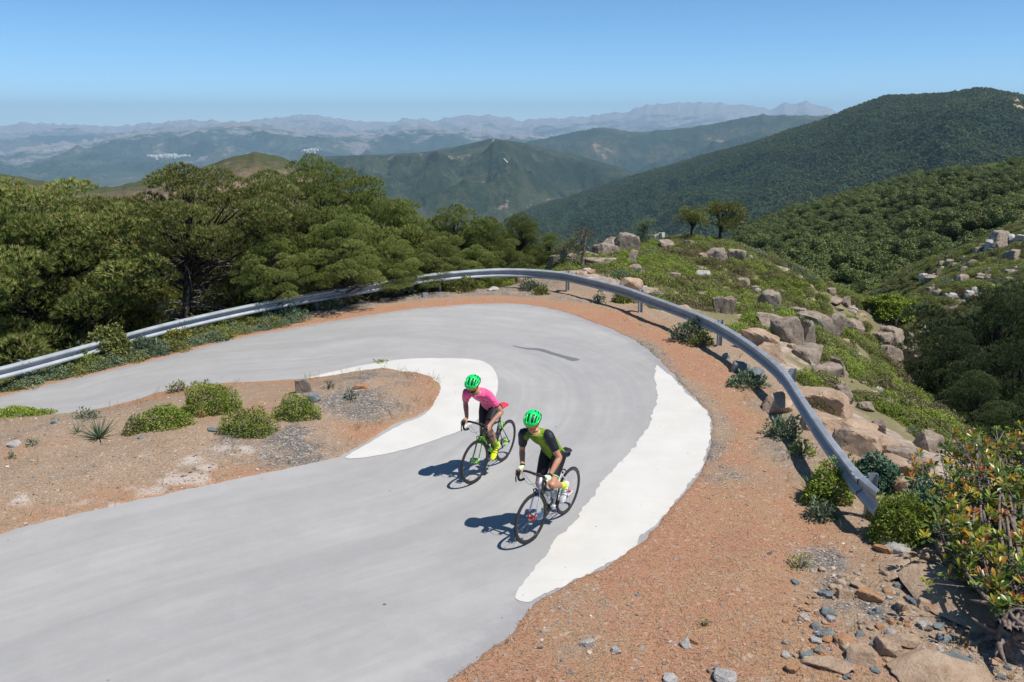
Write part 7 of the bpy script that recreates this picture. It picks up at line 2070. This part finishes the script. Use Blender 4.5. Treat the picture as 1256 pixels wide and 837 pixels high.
def red_shrub():
    rg = np.random.default_rng(9)
    base = hit(1238, 805); e = empty('red_tipped_shrub', tuple(base)); tag(e, 'large shrub with red and orange tipped leaves on a twisted grey stump', 'shrub')
    wood = simple('grey_twisted_wood', (0.17, 0.13, 0.11), 0.9, var=0.5, scale=25)
    mb = MB(); tips = []
    # aims: points of the crown in the photograph at their distances
    st = MB()
    st.tube(catmull([Vector((0.10, -0.25, -0.1)), Vector((0.02, -0.02, 0.05)), Vector((-0.03, 0.06, 0.22)), Vector((0.05, 0.12, 0.42))], 4), [0.10, 0.12, 0.10, 0.11, 0.12, 0.10, 0.09, 0.10, 0.09, 0.07, 0.08, 0.06, 0.05], 10)
    for _ in range(16):
        a = rg.uniform(0, 6.28); L_ = rg.uniform(0.2, 0.5); z_ = rg.uniform(0.02, 0.3); st.tube(catmull([Vector((0, 0, z_)), Vector((math.cos(a) * L_ * 0.45, math.sin(a) * L_ * 0.45, z_ + rg.normal() * 0.05)), Vector((math.cos(a + 0.5) * L_, math.sin(a + 0.5) * L_, z_ * rg.uniform(-0.3, 1.6)))], 3), [0.045, 0.042, 0.036, 0.03, 0.024, 0.016, 0.008], 6)
    aims = []
    for _ in range(215):
        px = rg.uniform(1105, 1310); py = rg.uniform(520, 752)
        if not inside(np.array([px]), np.array([py]), np.array([(1140, 552), (1168, 520), (1215, 522), (1320, 510), (1320, 775), (1232, 762), (1212, 720), (1186, 690), (1158, 668), (1136, 630), (1124, 590)]))[0]: continue
        if px < 1255 - (py - 528) * 1.0 and py < 600 and px < 1150 and py < 560: continue
        if py > 690 and px < 1195: continue
        if py > 650 and px < 1150: continue
        D = min(hit(px, py)[1] * rg.uniform(0.90, 0.98), 12.0); aims.append(atY(px, py, D) - base)
    for a in aims:
        a = Vector(a)
        if a.z < -0.1: a.z = rg.uniform(0.1, 0.4)
        b = Vector((rg.normal() * 0.05, rg.normal() * 0.05, 0.35)); m1 = b.lerp(a, 0.35) + Vector((rg.normal() * 0.12, rg.normal() * 0.12, 0.06)); m2 = b.lerp(a, 0.72) + Vector((rg.normal() * 0.1, rg.normal() * 0.1, 0.02))
        mb.tube(catmull([b, m1, m2, a], 3), interp_list([0.026, 0.018, 0.011, 0.006], 3), 5, False)
        tips.append(a)
        for _ in range(4):
            f = m2.lerp(a, rg.uniform(-0.9, 0.8)); g_ = f + Vector((rg.normal() * 0.22, rg.normal() * 0.22, abs(rg.normal()) * 0.16)); mb.tube([f, g_], [0.006, 0.004], 4, False); tips.append(g_)
    P = []; N = []; rn = []; S_ = []
    for t in tips:
        k = int(rg.integers(13, 20)); hue = np.clip(rg.normal(0.66, 0.24) + 0.10 * (t.z - 0.9), 0, 1)
        a = rg.uniform(0, 6.28, k); el = rg.uniform(-0.1, 1.1, k); ax = rg.normal(size=3) * 0.25
        d = np.stack([np.cos(a) * np.cos(el), np.sin(a) * np.cos(el), np.sin(el)], -1) + ax
        P.append(np.array(t) + d * 0.016 - np.array([0, 0, 1]) * (1 - el / 1.3)[:, None] * 0.05); N.append(d)
        rn.append(np.clip(hue * (0.2 + 0.8 * np.clip(el, 0, 2) / 1.1) + rg.normal(size=k) * 0.07, 0, 1)); S_.append(rg.uniform(0.065, 0.11, k))
    P = np.concatenate(P); N = np.concatenate(N); rn = np.concatenate(rn); S_ = np.concatenate(S_)
    tv = [(0, 0, 0), (0.35, 0.15, 0.02), (0.75, 0.17, 0.03), (1, 0, -0.02), (0.75, -0.17, 0.03), (0.35, -0.15, 0.02)]
    V, F = expand(tv, [(0, 1, 2, 3), (0, 3, 4, 5)], P, leaf_up(N, rg), S_)
    lm2 = leafmat('red_tipped_leaves', [(0.0, (0.035, 0.07, 0.014)), (0.2, (0.10, 0.17, 0.022)), (0.42, (0.25, 0.32, 0.03)), (0.6, (0.50, 0.42, 0.04)), (0.76, (0.60, 0.24, 0.04)), (1.0, (0.48, 0.09, 0.04))], 0.32, 0.3, 0.5)
    link('foliage', mesh_np('foliage', V, F, np.repeat(rn, 2)), lm2, e)
    s1 = st.build('stump', wood, e); mb.build('branches', wood, e)
red_shrub()

# --- wire fence of the little pasture on the far side of the spur
fe = None
fp = [hit(1062, 378), hit(1072, 386), hit(1083, 396), hit(1097, 408), hit(1110, 420)]
fe = empty('wire_fence', tuple(fp[0])); tag(fe, 'low wire fence with thin dark posts along the far edge of the green slope', 'fence')
pm = simple('fence_post', (0.06, 0.055, 0.05), 0.8)
tops = []
for q in fp:
    h_ = px2m(q, 13); mb = MB(); b = Vector(q - fp[0]); mb.tube([b + Vector((0, 0, -0.1)), b + Vector((0.03, 0, h_))], 0.045, 6); mb.build('post', pm, fe); tops.append((b, h_))
for f in (0.35, 0.65, 0.95):
    mb = MB()
    for (b0, h0), (b1, h1) in zip(tops[:-1], tops[1:]): mb.tube([b0 + Vector((0, 0, h0 * f)), b1 + Vector((0, 0, h1 * f))], 0.008, 4, False)
    mb.build('wire', pm, fe)

# ------------------------------------------------------------------ forests on the hills
def far_tree(seed, npf, n, tri, mat, H=6.0, rx=2.7):
    rg = np.random.default_rng(seed); P = []; N = []; rn = []
    for _ in range(npf):
        d = rg.normal(size=3); d /= np.linalg.norm(d); d[2] = abs(d[2]) * 1.0
        c = np.array([d[0] * rx * 0.68, d[1] * rx * 0.68, H * 0.44 + d[2] * H * 0.34]) * (1 + 0.08 * rg.normal())
        q = rg.normal(size=(n, 3)); q /= np.linalg.norm(q, axis=1)[:, None]
        P.append(c + q * rx * 0.40 * np.array([1, 1, 0.75])); N.append(q + [0, 0, 0.3]); rn.append(np.clip(rg.uniform(0, 1, n) * 0.8 + rg.uniform(-0.1, 0.25), 0, 1))
    P = np.concatenate(P); N = np.concatenate(N); rn = np.concatenate(rn)
    V, F = expand([(-.3, -0.35, 0), (-.3, 0.35, 0), (.6, 0, 0)], [(0, 1, 2)], P, rots_face(N, rg, 0.3, 0.4), tri * rg.uniform(0.7, 1.3, len(P)))
    tb = MB(); tb.tube([(0, 0, -1), (0.1, 0, H * 0.5)], [0.22, 0.12], 5)
    tF = []
    for f in tb.f:
        for j in range(1, len(f) - 1): tF.append((f[0], f[j], f[j + 1]))
    n0 = len(V); V = np.concatenate([V, np.array([tuple(v) for v in tb.v])]); mi = np.r_[np.zeros(len(F), int), np.ones(len(tF), int)]
    F = np.concatenate([F, np.array(tF) + n0])
    me = mesh_np('forest_pine', V, F, np.r_[rn, np.zeros(len(tF))], midx=mi); me.materials.append(mat); me.materials.append(bark_m)
    return me
forest_leaf = leafmat('forest_needles', [(0.0, (0.030, 0.050, 0.014)), (0.4, (0.065, 0.098, 0.026)), (0.8, (0.115, 0.150, 0.042)), (1.0, (0.17, 0.19, 0.06))], 0.6, 0.2)
hill_leaf = leafmat('hill_pine_needles', [(0.0, (0.045, 0.065, 0.018)), (0.4, (0.10, 0.135, 0.034)), (0.8, (0.17, 0.20, 0.055)), (1.0, (0.25, 0.26, 0.08))], 0.6, 0.25)
ft = [far_tree(s, 17, 170, 0.36, hill_leaf) for s in (1, 2, 3)]
rg = np.random.default_rng(31)
# trees are scattered over the stored hill sheet; the biggest in the picture become things of their own
xs_, ts_, X_, Y_, Z_ = PATCH['F']
N0 = 15000
pxr = rg.uniform(840, 1420, N0); fr_ = curve([(820, 520, 120), (900, 470, 110), (1000, 420, 120), (1080, 402, 130), (1150, 400, 125), (1256, 360, 125), (1600, 330, 125)], pxr)[1]
cr_ = curve([(820, 372, 300), (880, 326, 340), (912, 292, 360), (960, 270, 400), (1010, 256, 430), (1060, 241, 460), (1110, 226, 490), (1150, 214, 510), (1200, 206, 530), (1256, 203, 550), (1340, 200, 560), (1600, 205, 560)], pxr)[1]
rr_ = np.sqrt(rg.uniform(0, 1, N0) * ((cr_ * 1.1) ** 2 - fr_ ** 2) + fr_ ** 2); tt_ = (rr_ - fr_) / (cr_ - fr_)
Pf = patch_z('F', pxr, np.clip(tt_, 0, 1.12))
bald = (pxr > 1128) & (tt_ > 0.74 - 0.0006 * (pxr - 1128)) & (fbm(Pf[:, 0] / 25, Pf[:, 1] / 25, 3, 3) > -0.35)
clear = (fbm(Pf[:, 0] / 30, Pf[:, 1] / 30, 3, 13) < -0.42)
Pf = Pf[~bald & ~clear]
# thin out crowns that would stand inside each other
cell = {}; ok = []
for i, q in enumerate(Pf):
    c = (int(q[0] // 3.0), int(q[1] // 3.0))
    if c in cell: continue
    cell[c] = 1; ok.append(i)
Pf = Pf[ok]
dF = np.hypot(Pf[:, 0], Pf[:, 1]); order = np.argsort(dF)
lab = 'dark green pine crown among its neighbours in the forest on the hillside across the gully'
for i in order[:255]:
    o = bpy.data.objects.new('forest_pine', ft[int(rg.integers(3))]); COL.objects.link(o)
    s = rg.uniform(0.62, 1.08); o.location = Pf[i]; o.scale = (s, s, s * rg.uniform(0.85, 1.15)); o.rotation_euler = (0, 0, rg.uniform(0, 6.28))
    tag(o, lab, 'tree', 'pines of the forest hill')
rest = Pf[order[255:]]
gn_instances('forest', [(m, None) for m in ft], rest, rg.uniform(0, 6.28, len(rest)), rg.uniform(0.58, 1.05, len(rest)))
# the 2.6 km ridge: its canopy as one mass
fb = [far_tree(s, 6, 9, 2.6, forest_leaf, 7.0, 3.4) for s in (11, 12)]
N1 = 90000
pxr = rg.uniform(560, 1420, N1); tt_ = rg.uniform(0.0, 1.03, N1) ** 0.8
Pe = patch_z('E', pxr, tt_)
k = fbm(Pe[:, 0] / 260, Pe[:, 1] / 260, 4, 19) > -0.42
Pe = Pe[k]
gn_instances('ridge_forest', [(m, None) for m in fb], Pe, rg.uniform(0, 6.28, len(Pe)), rg.uniform(0.4, 1.05, len(Pe)))

# boulders and scrub on the bald top of the forest hill
for i in range(34):
    px = rg.uniform(1140, 1262); q = patch_z('F', np.array([px]), np.array([rg.uniform(0.74, 1.0)]))[0]
    V, F = rock_shape(i + 60, (rg.uniform(2, 5), rg.uniform(2, 4), rg.uniform(1.2, 3)), 2)
    o = link('boulder', mesh_np('boulder', V, F), pale_r if i % 2 else granite); o.location = q + np.array([0, 0, 0.3])
    tag(o, 'pale boulder, one of those lying on the bald top of the forest hill', 'boulder', 'boulders on the bald hilltop')
x = rg.uniform(1130, 1300, 260); Pb = patch_z('F', x, rg.uniform(0.74, 1.02, 260))
gn_instances('shrub_cover', [sv[2], sv[0], sv[4]], Pb, rg.uniform(0, 6.28, 260), rg.uniform(2, 4.5, 260))

# white villages in the valley: far too small to count
def village(px, py, D, w, n, seed):
    rg = np.random.default_rng(seed); mb = MB()
    for _ in range(n):
        q = atR(px + rg.normal() * w * 0.28, py + rg.normal() * 0.9, D)
        s = rg.uniform(18, 45); mb.box((q[0], q[1], q[2]), (s, s, rg.uniform(14, 24)), Matrix.Rotation(rg.uniform(0, 3), 3, 'Z'))
    tag(mb.build('village', simple('whitewash', (0.6, 0.58, 0.55), 0.9), None, False), kind='stuff')
village(203, 192, 9600, 40, 110, 1)
village(380, 185, 9600, 16, 36, 2)
